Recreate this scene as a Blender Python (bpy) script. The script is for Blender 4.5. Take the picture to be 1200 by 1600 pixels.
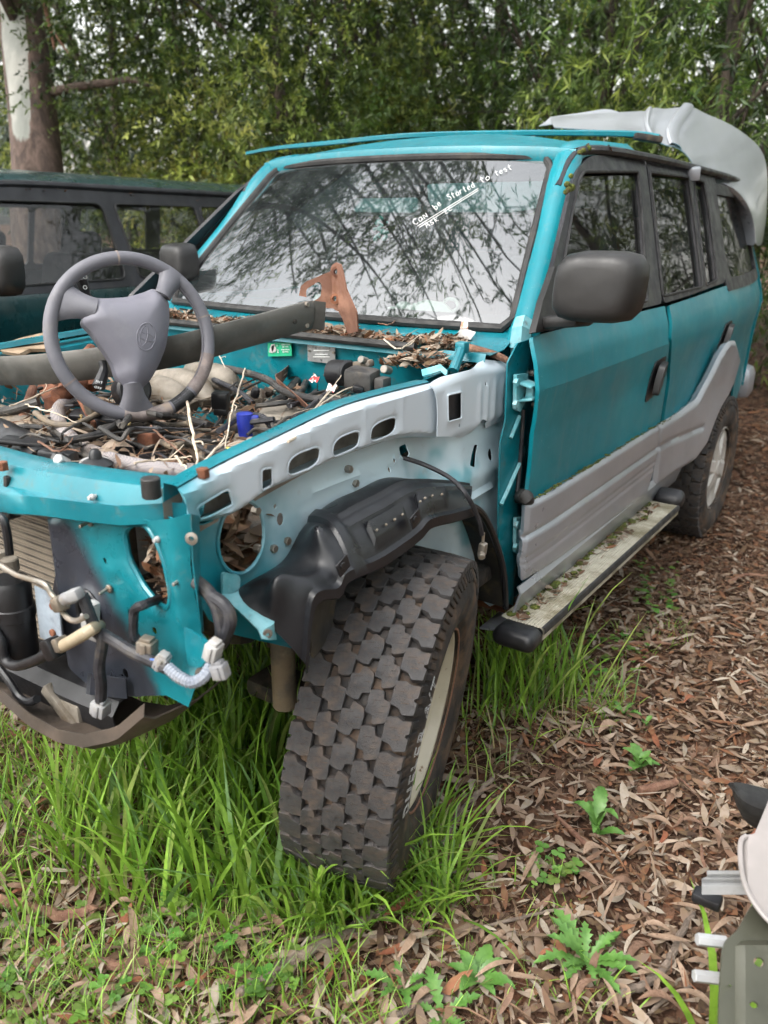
import bpy, bmesh, math, random
import numpy as np
from mathutils import Vector, Matrix, geometry, noise as mnoise
random.seed(7); rng = np.random.default_rng(7)
for o in list(bpy.data.objects): bpy.data.objects.remove(o)
sc = bpy.context.scene; COL = sc.collection
# ---------------------------------------------------------------- camera
CC = np.array([1.650, -1.396, 1.421]); YAW, PIT, ROL, FPX = .598, .343, .008, 1260.
_cy, _sy, _cp, _sp, _cr, _sr = math.cos(YAW), math.sin(YAW), math.cos(PIT), math.sin(PIT), math.cos(ROL), math.sin(ROL)
_F = np.array([-_sy*_cp, _cy*_cp, -_sp]); _R = np.array([_cy, _sy, 0.]); _U = np.cross(_R, _F)
_r2 = _cr*_R + _sr*_U; _u2 = _cr*_U - _sr*_R
CM = np.stack([_r2, -_u2, _F])
cam = bpy.data.cameras.new('camera'); camo = bpy.data.objects.new('camera', cam); COL.objects.link(camo)
camo.matrix_world = Matrix(((_r2[0], _u2[0], -_F[0], CC[0]), (_r2[1], _u2[1], -_F[1], CC[1]), (_r2[2], _u2[2], -_F[2], CC[2]), (0, 0, 0, 1)))
cam.sensor_fit = 'VERTICAL'; cam.sensor_height = 36; cam.lens = FPX/1600*36; cam.clip_start = .05; cam.clip_end = 600
cam.dof.use_dof = True; cam.dof.focus_distance = 2.0; cam.dof.aperture_fstop = 3.4
sc.camera = camo
# ---------------------------------------------------------------- sky, sun, exposure (overcast)
SUN_EL, SUN_AZ = math.radians(52), math.radians(200)
w = bpy.data.worlds.new('World'); sc.world = w; w.use_nodes = True
nt = w.node_tree; bg = nt.nodes['Background']
sky = nt.nodes.new('ShaderNodeTexSky'); sky.sky_type = 'NISHITA'; sky.sun_disc = False
sky.sun_elevation = SUN_EL; sky.sun_rotation = SUN_AZ; sky.air_density = 2.2; sky.dust_density = 4; sky.ozone_density = 1
hs = nt.nodes.new('ShaderNodeHueSaturation'); hs.inputs['Saturation'].default_value = .22; hs.inputs['Value'].default_value = 1.0
nt.links.new(sky.outputs[0], hs.inputs['Color']); nt.links.new(hs.outputs[0], bg.inputs['Color']); bg.inputs['Strength'].default_value = .15
sl = bpy.data.lights.new('sun', 'SUN'); slo = bpy.data.objects.new('sun', sl); COL.objects.link(slo)
sl.energy = .5; sl.angle = math.radians(50); sl.color = (1, .97, .93)
sdir = Vector((math.sin(SUN_AZ)*math.cos(SUN_EL), math.cos(SUN_AZ)*math.cos(SUN_EL), math.sin(SUN_EL)))
slo.rotation_euler = sdir.to_track_quat('Z', 'Y').to_euler()
sc.view_settings.view_transform = 'Standard'; sc.view_settings.look = 'None'; sc.view_settings.exposure = 1.7; sc.view_settings.gamma = 1
sc.view_settings.use_curve_mapping = False
sc.render.engine = 'CYCLES'; sc.cycles.max_bounces = 4; sc.cycles.diffuse_bounces = 2; sc.cycles.glossy_bounces = 3; sc.cycles.transparent_max_bounces = 8; sc.cycles.use_adaptive_sampling = True; sc.cycles.adaptive_threshold = .035; sc.cycles.adaptive_min_samples = 20
# ---------------------------------------------------------------- helpers: photo point -> point on a known plane of the place
def ray(u, v): return CM.T @ np.array([(u-600)/FPX, (v-800)/FPX, 1.])
def hit(u, v, ax, val):
    d = ray(u, v); return CC + d*((val-CC[ax])/d[ax])
def HX(u, v, x): return hit(u, v, 0, x)
def HY(u, v, y): return hit(u, v, 1, y)
def HZ(u, v, z): return hit(u, v, 2, z)
def HD(u, v, d): return CC + ray(u, v)*d
def proj(p):
    q = CM @ (np.array(p)-CC); return 600+FPX*q[0]/q[2], 800+FPX*q[1]/q[2]
# ---------------------------------------------------------------- object helpers
def put(o, parent=None):
    COL.objects.link(o)
    if parent is not None:
        o.parent = parent
        L = Vector(parent['_w']) if '_w' in parent else Vector((0, 0, 0))
        o.matrix_parent_inverse = Matrix.Translation(-L)
    return o
def tag(o, label=None, cat=None, group=None, kind=None):
    if label: o['label'] = label
    if cat: o['category'] = cat
    if group: o['group'] = group
    if kind: o['kind'] = kind
    return o
ORIG = {}
def thing(name, loc, label, cat, group=None):
    o = bpy.data.objects.new(name, None); COL.objects.link(o); o.location = loc; o.empty_display_size = .1
    ORIG[o.name] = Vector(loc); tag(o, label, cat, group); return o
def link(o, parent):
    COL.objects.link(o)
    if parent is not None:
        o.parent = parent
        if parent.name in ORIG: o.matrix_parent_inverse = Matrix.Translation(-ORIG[parent.name])
    return o
def mesh_from(name, V, Fc, mats, parent=None, smooth=True, angle=35, fm=None, col=None):
    me = bpy.data.meshes.new(name); me.from_pydata([tuple(map(float, v)) for v in V], [], [tuple(int(i) for i in f) for f in Fc])
    if not isinstance(mats, (list, tuple)): mats = [mats]
    for m in mats: me.materials.append(m)
    if fm is not None: me.polygons.foreach_set('material_index', np.asarray(fm, dtype=np.int32))
    if smooth:
        me.polygons.foreach_set('use_smooth', np.ones(len(me.polygons), dtype=bool))
        if angle < 180: me.set_sharp_from_angle(angle=math.radians(angle))
    if col is not None:
        a = me.attributes.new('col', 'FLOAT_COLOR', 'POINT'); a.data.foreach_set('color', np.asarray(col, dtype=np.float32).ravel())
    me.update()
    return link(bpy.data.objects.new(name, me), parent)
def big_mesh(name, V, T, mat, parent=None, col=None, smooth=False, quads=False):
    """fast numpy mesh: V (n,3), T (m,3|4)"""
    me = bpy.data.meshes.new(name); k = T.shape[1]
    me.vertices.add(len(V)); me.vertices.foreach_set('co', np.ascontiguousarray(V, dtype=np.float32).ravel())
    me.loops.add(T.size); me.loops.foreach_set('vertex_index', np.ascontiguousarray(T, dtype=np.int32).ravel())
    me.polygons.add(len(T)); me.polygons.foreach_set('loop_start', np.arange(0, T.size, k, dtype=np.int32))
    if smooth: me.polygons.foreach_set('use_smooth', np.ones(len(T), dtype=bool))
    me.materials.append(mat); me.update(calc_edges=True)
    if col is not None:
        a = me.attributes.new('col', 'FLOAT_COLOR', 'POINT'); a.data.foreach_set('color', np.ascontiguousarray(col, dtype=np.float32).ravel())
    me.validate()
    return link(bpy.data.objects.new(name, me), parent)
def spline(P, n=8):
    P = np.array(P, float); 
    if len(P) < 3: return np.array([P[0]+(P[-1]-P[0])*t for t in np.linspace(0, 1, n+1)])
    Q = np.vstack([2*P[0]-P[1], P, 2*P[-1]-P[-2]]); out = []
    for i in range(1, len(Q)-2):
        for t in np.linspace(0, 1, n, endpoint=False):
            a, b, c, d = Q[i-1:i+3]
            out.append(.5*((2*b)+(c-a)*t+(2*a-5*b+4*c-d)*t*t+(3*b-a-3*c+d)*t**3))
    out.append(P[-1]); return np.array(out)
class MB:
    def __init__(s): s.V = []; s.F = []; s.M = []
    def add(s, V, F, m=0):
        b = len(s.V); s.V += [tuple(map(float, v)) for v in V]; s.F += [tuple(int(i)+b for i in f) for f in F]; s.M += [m]*len(F); return s
    def bm(s, b, m=0):
        b.verts.index_update(); s.add([v.co[:] for v in b.verts], [[v.index for v in f.verts] for f in b.faces], m); b.free(); return s
    def box(s, c, size, rot=None, bev=.004, m=0, seg=2):
        b = bmesh.new(); bmesh.ops.create_cube(b, size=1)
        for v in b.verts: v.co = Vector((v.co.x*size[0], v.co.y*size[1], v.co.z*size[2]))
        if bev > 0: bmesh.ops.bevel(b, geom=list(b.edges), offset=min(bev, min(size)*.45), segments=seg, profile=.5, affect='EDGES')
        R = rot if rot is not None else Matrix.Identity(3)
        for v in b.verts: v.co = R @ v.co + Vector(c)
        return s.bm(b, m)
    def tube(s, P, r, n=10, m=0, caps=True, flat=1.0):
        P = np.array(P, float); k = len(P); r = np.full(k, r, float) if np.isscalar(r) else np.interp(np.linspace(0, 1, k), np.linspace(0, 1, len(r)), r)
        T = np.gradient(P, axis=0); T /= np.linalg.norm(T, axis=1)[:, None]+1e-12
        a = np.array([0, 0, 1.]) if abs(T[0][2]) < .9 else np.array([1., 0, 0]); N = np.cross(T[0], a); N /= np.linalg.norm(N); V = []
        ang = np.linspace(0, 2*np.pi, n, endpoint=False)
        for i in range(k):
            N = N-T[i]*(N@T[i]); N /= np.linalg.norm(N)+1e-12; B = np.cross(T[i], N)
            V += list(P[i]+r[i]*(np.cos(ang)[:, None]*N+flat*np.sin(ang)[:, None]*B))
        F = [(i*n+j, i*n+(j+1) % n, (i+1)*n+(j+1) % n, (i+1)*n+j) for i in range(k-1) for j in range(n)]
        if caps: F += [tuple(range(n))[::-1], tuple((k-1)*n+j for j in range(n))]
        return s.add(V, F, m)
    def cyl(s, c, axis, r, h, n=20, m=0, r2=None, bev=.15):
        a = np.array(axis, float); a /= np.linalg.norm(a); c = np.array(c, float); r2 = r if r2 is None else r2; b = min(r, r2)*bev; b = min(b, h*.4)
        return s.lathe(c, a, [(0, -h/2), (r-b, -h/2), (r, -h/2+b), (r2, h/2-b), (r2-b, h/2), (0, h/2)], n, m)
    def lathe(s, c, axis, prof, n=24, m=0):
        a = np.array(axis, float); a /= np.linalg.norm(a); c = np.array(c, float)
        u = np.cross(a, [0, 0, 1.] if abs(a[2]) < .9 else [1., 0, 0]); u /= np.linalg.norm(u); w_ = np.cross(a, u); V = []; F = []
        ang = np.linspace(0, 2*np.pi, n, endpoint=False)
        for (r, h) in prof: V += list(c+a*h+max(r, 1e-5)*(np.cos(ang)[:, None]*u+np.sin(ang)[:, None]*w_))
        for i in range(len(prof)-1):
            for j in range(n): F.append((i*n+j, i*n+(j+1) % n, (i+1)*n+(j+1) % n, (i+1)*n+j))
        return s.add(V, F, m)
    def grid(s, G, m=0, thick=0, closed=False):
        G = np.array(G, float); a, b = G.shape[:2]; V = G.reshape(-1, 3); F = [(i*b+j, i*b+j+1, (i+1)*b+j+1, (i+1)*b+j) for i in range(a-1) for j in range(b-1)]
        if thick: V, F = solid(V, F, thick)
        return s.add(V, F, m)
    def prism(s, P, d, m=0):
        """closed polygon P (n,3) extruded by vector d"""
        P = np.array(P, float); n = len(P); V = np.vstack([P, P+np.array(d, float)])
        return s.add(V, [tuple(range(n))[::-1], tuple(range(n, 2*n))]+[(i, (i+1) % n, n+(i+1) % n, n+i) for i in range(n)], m)
    def sphere(s, c, r, m=0, n=10, sq=(1, 1, 1)):
        b = bmesh.new(); bmesh.ops.create_uvsphere(b, u_segments=n*2, v_segments=n, radius=r)
        for v in b.verts: v.co = Vector((v.co.x*sq[0], v.co.y*sq[1], v.co.z*sq[2]))+Vector(c)
        return s.bm(b, m)
    def build(s, name, mats, parent=None, smooth=True, angle=35):
        return mesh_from(name, s.V, s.F, mats, parent, smooth, angle, s.M if isinstance(mats, (list, tuple)) else None)
def vnormals(V, F):
    V = np.array(V, float); N = np.zeros_like(V)
    for f in F:
        n = np.cross(V[f[1]]-V[f[0]], V[f[2]]-V[f[0]]) if len(f) == 3 else np.cross(V[f[2]]-V[f[0]], V[f[3]]-V[f[1]])
        for i in f: N[i] += n
    return N/(np.linalg.norm(N, axis=1)[:, None]+1e-12)
def solid(V, F, t):
    V = np.array(V, float); n = len(V); N = vnormals(V, F); V2 = np.vstack([V, V-N*t]); E = {}
    for f in F:
        for i in range(len(f)):
            a, b = f[i], f[(i+1) % len(f)]; E[(a, b)] = 1
    F2 = list(map(tuple, F))+[tuple(i+n for i in f[::-1]) for f in F]
    for (a, b) in E:
        if (b, a) not in E: F2.append((b, a, a+n, b+n))
    return V2, F2
def inpoly(P, poly):
    P = np.asarray(P, float); poly = np.asarray(poly, float); x, y = P[:, 0], P[:, 1]; c = np.zeros(len(P), bool); n = len(poly)
    for i in range(n):
        x1, y1 = poly[i]; x2, y2 = poly[(i+1) % n]
        k = ((y1 > y) != (y2 > y)); k &= x < (x2-x1)*(y-y1)/(y2-y1+1e-15)+x1; c ^= k
    return c
def pdist(P, poly):
    P = np.asarray(P, float); poly = np.asarray(poly, float); d = np.full(len(P), 9.); n = len(poly)
    for i in range(n):
        a = poly[i]; b = poly[(i+1) % n]-a; t = np.clip(((P-a)@b)/(b@b+1e-15), 0, 1); d = np.minimum(d, np.linalg.norm(P-a-t[:, None]*b, axis=1))
    return d
def rpoly(pts, r=.01, n=4):
    pts = np.array(pts, float); pts = pts[np.linalg.norm(pts-np.roll(pts, 1, 0), axis=1) > 1e-7]; out = []; k = len(pts)
    for i in range(k):
        p, a, b = pts[i], pts[i-1], pts[(i+1) % k]; da, db = a-p, b-p; la, lb = np.linalg.norm(da), np.linalg.norm(db); q = min(r, la*.45, lb*.45)
        A, B = p+da/la*q, p+db/lb*q
        for t in np.linspace(0, 1, n+1): out.append((1-t)**2*A+2*t*(1-t)*p+t*t*B)
    return np.array(out)
def ell(c, rx, ry, ang=0, n=20):
    t = np.linspace(0, 2*np.pi, n, endpoint=False); x, y = rx*np.cos(t), ry*np.sin(t); ca, sa = math.cos(ang), math.sin(ang)
    return np.stack([c[0]+ca*x-sa*y, c[1]+sa*x+ca*y], 1)
def dense(poly, step):
    out = []; poly = np.array(poly, float)
    for i in range(len(poly)):
        a, b = poly[i], poly[(i+1) % len(poly)]; k = max(1, int(np.linalg.norm(b-a)/step))
        for j in range(k): out.append(a+(b-a)*j/k)
    return np.array(out)
def tri2d(outline, holes, step):
    loops = [dense(outline, step)]+[dense(h, step) for h in holes]; P = []; E = []
    for L in loops:
        b = len(P); P += list(L); E += [(b+i, b+(i+1) % len(L)) for i in range(len(L))]
    lo, hi = loops[0].min(0), loops[0].max(0)
    gx, gy = np.meshgrid(np.arange(lo[0]+step/2, hi[0], step), np.arange(lo[1]+step/2, hi[1], step)); G = np.stack([gx.ravel(), gy.ravel()], 1)
    if len(G):
        G[:, 0] += (np.round((G[:, 1]-lo[1])/step) % 2)*step*.5
        k = inpoly(G, loops[0])
        for L in loops[1:]: k &= ~inpoly(G, L)
        G = G[k]
        for L in loops:
            if len(G): G = G[pdist(G, L) > step*.45]
        P += list(G)
    r = geometry.delaunay_2d_cdt([Vector(p) for p in P], E, [], 0, 1e-7)
    V = np.array([v[:] for v in r[0]]); F = [tuple(f) for f in r[2]]
    c = np.array([V[list(f)].mean(0) for f in F]); k = inpoly(c, loops[0])
    for L in loops[1:]: k &= ~inpoly(c, L)
    return V, [f for f, q in zip(F, k) if q]
def panel(name, outline, holes, fmap, mat, parent, step=.03, thick=.002, angle=35, mats=None, flip=False):
    """sheet with cut-outs: 2-D outline + holes, mapped to 3-D by fmap(V2)->V3"""
    V, F = tri2d(outline, holes, step); V3 = np.asarray(fmap(V), float)
    if flip: F = [f[::-1] for f in F]
    if thick: V3, F = solid(V3, F, thick)
    return mesh_from(name, V3, F, mats or mat, parent, True, angle)
def cube_rot(rx=0, ry=0, rz=0): return (Matrix.Rotation(rz, 3, 'Z') @ Matrix.Rotation(ry, 3, 'Y') @ Matrix.Rotation(rx, 3, 'X'))
# ---------------------------------------------------------------- materials
def nodes(name):
    m = bpy.data.materials.new(name); m.use_nodes = True; t = m.node_tree; return m, t, t.nodes, t.links, t.nodes['Principled BSDF']
def nz(N, L, sc_, det=4, rough=.6, co=None, dist=0):
    n = N.new('ShaderNodeTexNoise'); n.inputs['Scale'].default_value = sc_; n.inputs['Detail'].default_value = det; n.inputs['Roughness'].default_value = rough; n.inputs['Distortion'].default_value = dist
    if co is not None: L.new(co, n.inputs['Vector'])
    return n.outputs['Fac']
def rng_(N, L, x, a, b, c=0., d=1., smooth=True):
    m = N.new('ShaderNodeMapRange'); m.interpolation_type = 'SMOOTHSTEP' if smooth else 'LINEAR'
    L.new(x, m.inputs['Value']); m.inputs['From Min'].default_value = a; m.inputs['From Max'].default_value = b; m.inputs['To Min'].default_value = c; m.inputs['To Max'].default_value = d
    return m.outputs['Result']
def mixc(N, L, f, a, b):
    m = N.new('ShaderNodeMix'); m.data_type = 'RGBA'
    if isinstance(f, (int, float)): m.inputs[0].default_value = f
    else: L.new(f, m.inputs[0])
    for k, x in ((6, a), (7, b)):
        if isinstance(x, tuple): m.inputs[k].default_value = (*x[:3], 1)
        else: L.new(x, m.inputs[k])
    return m.outputs[2]
def mth(N, L, op, a, b=0.):
    m = N.new('ShaderNodeMath'); m.operation = op
    for k, x in ((0, a), (1, b)):
        if isinstance(x, (int, float)): m.inputs[k].default_value = x
        else: L.new(x, m.inputs[k])
    return m.outputs[0]
def objco(N): return N.new('ShaderNodeTexCoord').outputs['Object']
def bumpn(N, L, P, h, strength, dist=.01):
    b = N.new('ShaderNodeBump'); b.inputs['Strength'].default_value = strength; b.inputs['Distance'].default_value = dist; L.new(h, b.inputs['Height']); L.new(b.outputs[0], P.inputs['Normal'])
def pm(name, c1, c2=None, sc_=8, lo=.4, hi=.6, dirt=None, dsc=5, dlo=.5, dhi=.7, damt=.7, rough=.5, metal=0., bump=0., bsc=80, coat=0., spec=.5, rvar=.12, drough=None, extra=None):
    m, t, N, L, P = nodes(name); co = objco(N); c = c1
    if c2 is not None: c = mixc(N, L, rng_(N, L, nz(N, L, sc_, 5, .6, co), lo, hi), c1, c2)
    if extra: c = extra(N, L, co, c)
    f = None
    if dirt is not None:
        f = mth(N, L, 'MULTIPLY', rng_(N, L, nz(N, L, dsc, 8, .68, co), dlo, dhi), damt); c = mixc(N, L, f, c, dirt)
    if isinstance(c, tuple): P.inputs['Base Color'].default_value = (*c, 1)
    else: L.new(c, P.inputs['Base Color'])
    r = rng_(N, L, nz(N, L, sc_*2.3, 5, .6, co), .3, .7, max(0, rough-rvar), min(1, rough+rvar))
    if f is not None:
        m2 = N.new('ShaderNodeMix'); L.new(f, m2.inputs[0]); L.new(r, m2.inputs[2]); m2.inputs[3].default_value = .85; r = m2.outputs[0]
    L.new(r, P.inputs['Roughness']); P.inputs['Metallic'].default_value = metal; P.inputs['Coat Weight'].default_value = coat; P.inputs['Coat Roughness'].default_value = .12; P.inputs['Specular IOR Level'].default_value = spec
    if bump: bumpn(N, L, P, nz(N, L, bsc, 6, .65, co), bump)
    return m
def glassm(name, tint, trans=.7, refl=1.0, rough=.0, haze=.0, hazec=(.5, .5, .48), ior=1.5):
    """thin sheet: fresnel mirror over tinted see-through, with a dusty film"""
    m, t, N, L, P = nodes(name); N.remove(P); out = N['Material Output']
    tr = N.new('ShaderNodeBsdfTransparent'); tr.inputs[0].default_value = (*[c*trans for c in tint], 1)
    gl = N.new('ShaderNodeBsdfGlossy'); gl.inputs['Roughness'].default_value = rough; gl.inputs[0].default_value = (refl, refl, refl, 1)
    fr = N.new('ShaderNodeFresnel'); fr.inputs[0].default_value = ior
    mx = N.new('ShaderNodeMixShader'); L.new(fr.outputs[0], mx.inputs[0]); L.new(tr.outputs[0], mx.inputs[1]); L.new(gl.outputs[0], mx.inputs[2])
    df = N.new('ShaderNodeBsdfDiffuse'); df.inputs[0].default_value = (*hazec, 1); co = objco(N)
    f = mth(N, L, 'MULTIPLY', rng_(N, L, nz(N, L, 6, 8, .7, co), .35, .75, .3, 1.), haze)
    m2 = N.new('ShaderNodeMixShader'); L.new(f, m2.inputs[0]); L.new(mx.outputs[0], m2.inputs[1]); L.new(df.outputs[0], m2.inputs[2]); L.new(m2.outputs[0], out.inputs[0])
    return m
def leafm(name, trans=.35, rough=.5, spec=.4, tint=(1, 1, 1), nsc=40, back=None):
    m, t, N, L, P = nodes(name); a = N.new('ShaderNodeAttribute'); a.attribute_name = 'col'; co = objco(N)
    c = mixc(N, L, rng_(N, L, nz(N, L, nsc, 4, .6, co), .35, .7, 0, .45), a.outputs['Color'], (tint[0]*.03, tint[1]*.025, tint[2]*.015)) if back is None else a.outputs['Color']
    L.new(c, P.inputs['Base Color']); P.inputs['Roughness'].default_value = rough; P.inputs['Specular IOR Level'].default_value = spec
    if trans > 0:
        tl = N.new('ShaderNodeBsdfTranslucent'); L.new(c, tl.inputs[0]); mx = N.new('ShaderNodeMixShader'); mx.inputs[0].default_value = trans
        L.new(P.outputs[0], mx.inputs[1]); L.new(tl.outputs[0], mx.inputs[2]); L.new(mx.outputs[0], N['Material Output'].inputs[0])
    return m
TEAL = (.002, .265, .30)
def mossy(N, L, co, c): return mixc(N, L, rng_(N, L, nz(N, L, 2.2, 6, .7, co), .62, .78, 0, .5), c, (.06, .16, .13))
def door_grime(N, L, co, c):
    # chalky dust streaks running down the panels and grime gathered low on them
    mp = N.new('ShaderNodeMapping'); mp.inputs['Scale'].default_value = (9, 9, 1.1); L.new(co, mp.inputs[0])
    c = mixc(N, L, rng_(N, L, nz(N, L, 3.5, 6, .65, mp.outputs[0]), .50, .8, 0, .42), c, (.13, .18, .185))
    v = N.new('ShaderNodeTexVoronoi'); v.inputs['Scale'].default_value = 55; L.new(co, v.inputs['Vector'])
    return mixc(N, L, rng_(N, L, v.outputs['Distance'], .045, .075, .55, 0), c, (.30, .42, .44))
M = {}
M['teal'] = pm('teal_paint', (.0008, .148, .185), (.001, .18, .222), 2, rough=.42, metal=.0, coat=.22, spec=.35, dirt=(.12, .13, .11), dsc=10, dlo=.52, dhi=.85, damt=.32, extra=door_grime)
M['teal_in'] = pm('teal_inner_paint', (.001, .132, .168), (.003, .168, .208), 6, rough=.38, metal=.1, coat=.25, dirt=(.12, .11, .085), dsc=18, dlo=.52, dhi=.78, damt=.6)
M['silver'] = pm('silver_cladding_paint', (.34, .365, .405), (.39, .415, .455), 2.5, rough=.30, metal=.5, coat=.4, dirt=(.20, .195, .17), dsc=.8, dlo=.35, dhi=1., damt=.4, rvar=.05)
M['silver_clean'] = pm('silver_bumper_paint', (.33, .345, .37), (.37, .385, .41), 1, rough=.3, metal=.35, coat=.6, rvar=.03, dirt=(.22, .22, .21), dsc=.7, dlo=.4, dhi=1., damt=.2)
def fade_apron(N, L, co, c):
    s = N.new('ShaderNodeSeparateXYZ'); L.new(co, s.inputs[0])
    y = mth(N, L, 'ADD', s.outputs['Y'], mth(N, L, 'MULTIPLY', mth(N, L, 'SUBTRACT', nz(N, L, 3.5, 4, .6, co), .5), .55))
    y = mth(N, L, 'ADD', y, mth(N, L, 'MULTIPLY', mth(N, L, 'SUBTRACT', s.outputs['Z'], .92), .35))
    f = rng_(N, L, y, -.52, -.18)
    c = mixc(N, L, f, (.003, .21, .27), (.50, .63, .69))
    return mixc(N, L, rng_(N, L, nz(N, L, 5, 3, .5, co), .58, .72, 0, .75), c, (.06, .32, .38))
M['apron'] = pm('overspray_apron_paint', (1, 1, 1), rough=.42, metal=.1, coat=.1, dirt=(.24, .20, .15), dsc=14, dlo=.57, dhi=.8, damt=.5, extra=fade_apron)
def fade_rail(N, L, co, c):
    s = N.new('ShaderNodeSeparateXYZ'); L.new(co, s.inputs[0])
    y = mth(N, L, 'ADD', s.outputs['Y'], mth(N, L, 'MULTIPLY', mth(N, L, 'SUBTRACT', nz(N, L, 5, 4, .6, co), .5), .3))
    return mixc(N, L, rng_(N, L, y, -.58, -.44), (.01, .24, .30), (.56, .63, .69))
M['rail'] = pm('pale_rail_paint', (1, 1, 1), rough=.40, metal=.15, coat=.1, dirt=(.30, .27, .22), dsc=18, dlo=.6, dhi=.82, damt=.45, extra=fade_rail)
def black_over(N, L, co, c):
    s = N.new('ShaderNodeSeparateXYZ'); L.new(co, s.inputs[0])
    q = mth(N, L, 'ADD', s.outputs['X'], mth(N, L, 'MULTIPLY', mth(N, L, 'SUBTRACT', nz(N, L, 4, 5, .6, co), .5), .10))
    q = mth(N, L, 'ADD', q, mth(N, L, 'MULTIPLY', s.outputs['Z'], .75))
    f = rng_(N, L, q, 1.02, 1.09, 1, 0)
    f2 = rng_(N, L, s.outputs['Z'], .915, .88, 0, 1)
    f = mth(N, L, 'MULTIPLY', f, f2)
    return mixc(N, L, f, c, mixc(N, L, nz(N, L, 9, 5, .6, co), (.016, .02, .03), (.05, .056, .07)))
M['radpanel'] = pm('teal_panel_black_overspray', (.002, .137, .168), (.004, .172, .208), 5, rough=.36, metal=.15, coat=.2, dirt=(.18, .15, .11), dsc=20, dlo=.6, dhi=.8, damt=.5, extra=black_over)
M['plastic'] = pm('black_plastic', (.007, .007, .008), (.014, .014, .016), 9, rough=.42, dirt=(.07, .062, .05), dsc=9, dlo=.55, dhi=.8, damt=.35, bump=.04, bsc=400)
M['liner'] = pm('black_liner_plastic', (.005, .0055, .007), (.010, .0105, .013), 4, rough=.36, dirt=(.045, .038, .025), dsc=5, dlo=.58, dhi=.8, damt=.4, bump=.05, bsc=120)
M['liner_dirty'] = pm('muddy_liner_plastic', (.008, .008, .008), (.025, .02, .013), 6, rough=.7, dirt=(.12, .085, .035), dsc=14, dlo=.5, dhi=.72, damt=.8)
M['mirror_plastic'] = pm('weathered_mirror_plastic', (.010, .0095, .0095), (.017, .016, .0155), 5, rough=.5, dirt=(.1, .095, .09), dsc=5, dlo=.6, dhi=.85, damt=.25, bump=.06, bsc=500)
M['frame'] = pm('satin_black_window_frame', (.010, .010, .013), (.02, .02, .024), 6, rough=.45, dirt=(.07, .065, .055), dsc=10, dlo=.55, dhi=.78, damt=.4)
M['rubber'] = pm('perished_rubber', (.010, .010, .010), (.022, .021, .02), 12, rough=.65, dirt=(.08, .07, .05), dsc=10, dlo=.55, dhi=.75, damt=.4)
M['hose'] = pm('dusty_rubber_hose', (.018, .017, .017), (.05, .047, .044), 15, rough=.6, dirt=(.14, .115, .085), dsc=14, dlo=.48, dhi=.72, damt=.6)
M['hose_tan'] = pm('tan_hose', (.20, .15, .10), (.12, .10, .08), 15, rough=.7, dirt=(.3, .25, .18), dsc=14, damt=.6)
M['iron'] = pm('dark_steel_beam', (.075, .073, .066), (.125, .12, .11), 6, rough=.5, metal=.3, dirt=(.13, .115, .09), dsc=9, dlo=.5, dhi=.75, damt=.55, bump=.05)
M['rust'] = pm('rust', (.10, .032, .014), (.21, .08, .038), 14, rough=.85, dirt=(.09, .035, .02), dsc=25, dlo=.5, dhi=.65, damt=.7, bump=.3, bsc=120)
M['rust_pink'] = pm('pale_rust', (.17, .08, .052), (.25, .125, .08), 10, rough=.8, dirt=(.14, .06, .03), dsc=18, dlo=.48, dhi=.66, damt=.8, bump=.2, bsc=120)
M['alu'] = pm('oxidised_aluminium', (.17, .148, .118), (.25, .22, .18), 9, rough=.65, metal=.15, dirt=(.11, .08, .05), dsc=12, dlo=.46, dhi=.7, damt=.8, bump=.3, bsc=90)
M['zinc'] = pm('zinc_hardware', (.22, .19, .15), (.30, .28, .25), 20, rough=.4, metal=.6, dirt=(.25, .15, .08), dsc=40, damt=.6)
M['wheelgrey'] = pm('grey_vinyl_steering_wheel', (.095, .095, .11), (.13, .128, .146), 5, rough=.52, dirt=(.26, .24, .22), dsc=8, dlo=.55, dhi=.8, damt=.45, bump=.12, bsc=500)
M['pad'] = pm('grey_airbag_cover', (.125, .123, .148), (.15, .148, .175), 4, rough=.48, dirt=(.30, .29, .28), dsc=6, dlo=.58, dhi=.85, damt=.35, bump=.10, bsc=600)
M['leather_worn'] = pm('worn_leather', (.15, .12, .11), (.22, .19, .19), 20, rough=.7, dirt=(.30, .23, .17), dsc=20, dlo=.45, dhi=.7, damt=.8, bump=.2, bsc=200)
M['cream'] = pm('cream_painted_steel', (.46, .41, .31), (.53, .48, .38), 5, rough=.5, dirt=(.14, .06, .02), dsc=26, dlo=.60, dhi=.70, damt=.9)
M['alloy'] = pm('dull_alloy', (.45, .43, .40), (.54, .52, .49), 6, rough=.45, metal=.3, dirt=(.2, .16, .11), dsc=8, dlo=.5, dhi=.75, damt=.6)
M['step'] = pm('pale_ribbed_step', (.36, .33, .26), (.42, .39, .31), 5, rough=.6, metal=.1, dirt=(.12, .10, .045), dsc=7, dlo=.42, dhi=.66, damt=.8)
M['blue'] = pm('blue_plastic', (.01, .02, .22), (.02, .04, .32), 15, rough=.45, dirt=(.2, .18, .2), dsc=20, damt=.3)
M['white_plastic'] = pm('dirty_white_plastic', (.33, .325, .315), (.42, .415, .405), 15, rough=.5, dirt=(.28, .22, .15), dsc=40, dlo=.5, dhi=.7, damt=.6)
M['grey_plastic'] = pm('grey_connector', (.20, .20, .21), (.27, .27, .27), 15, rough=.5, dirt=(.22, .18, .12), dsc=40, dlo=.5, dhi=.7, damt=.6)
M['wire'] = pm('wire_wrap', (.012, .012, .015), (.03, .03, .036), 20, rough=.55, dirt=(.11, .095, .07), dsc=20, damt=.45)
M['dark'] = pm('grimy_engine', (.012, .011, .010), (.05, .042, .033), 10, rough=.8, dirt=(.12, .08, .05), dsc=14, dlo=.48, dhi=.65, damt=.7, bump=.3)
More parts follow.
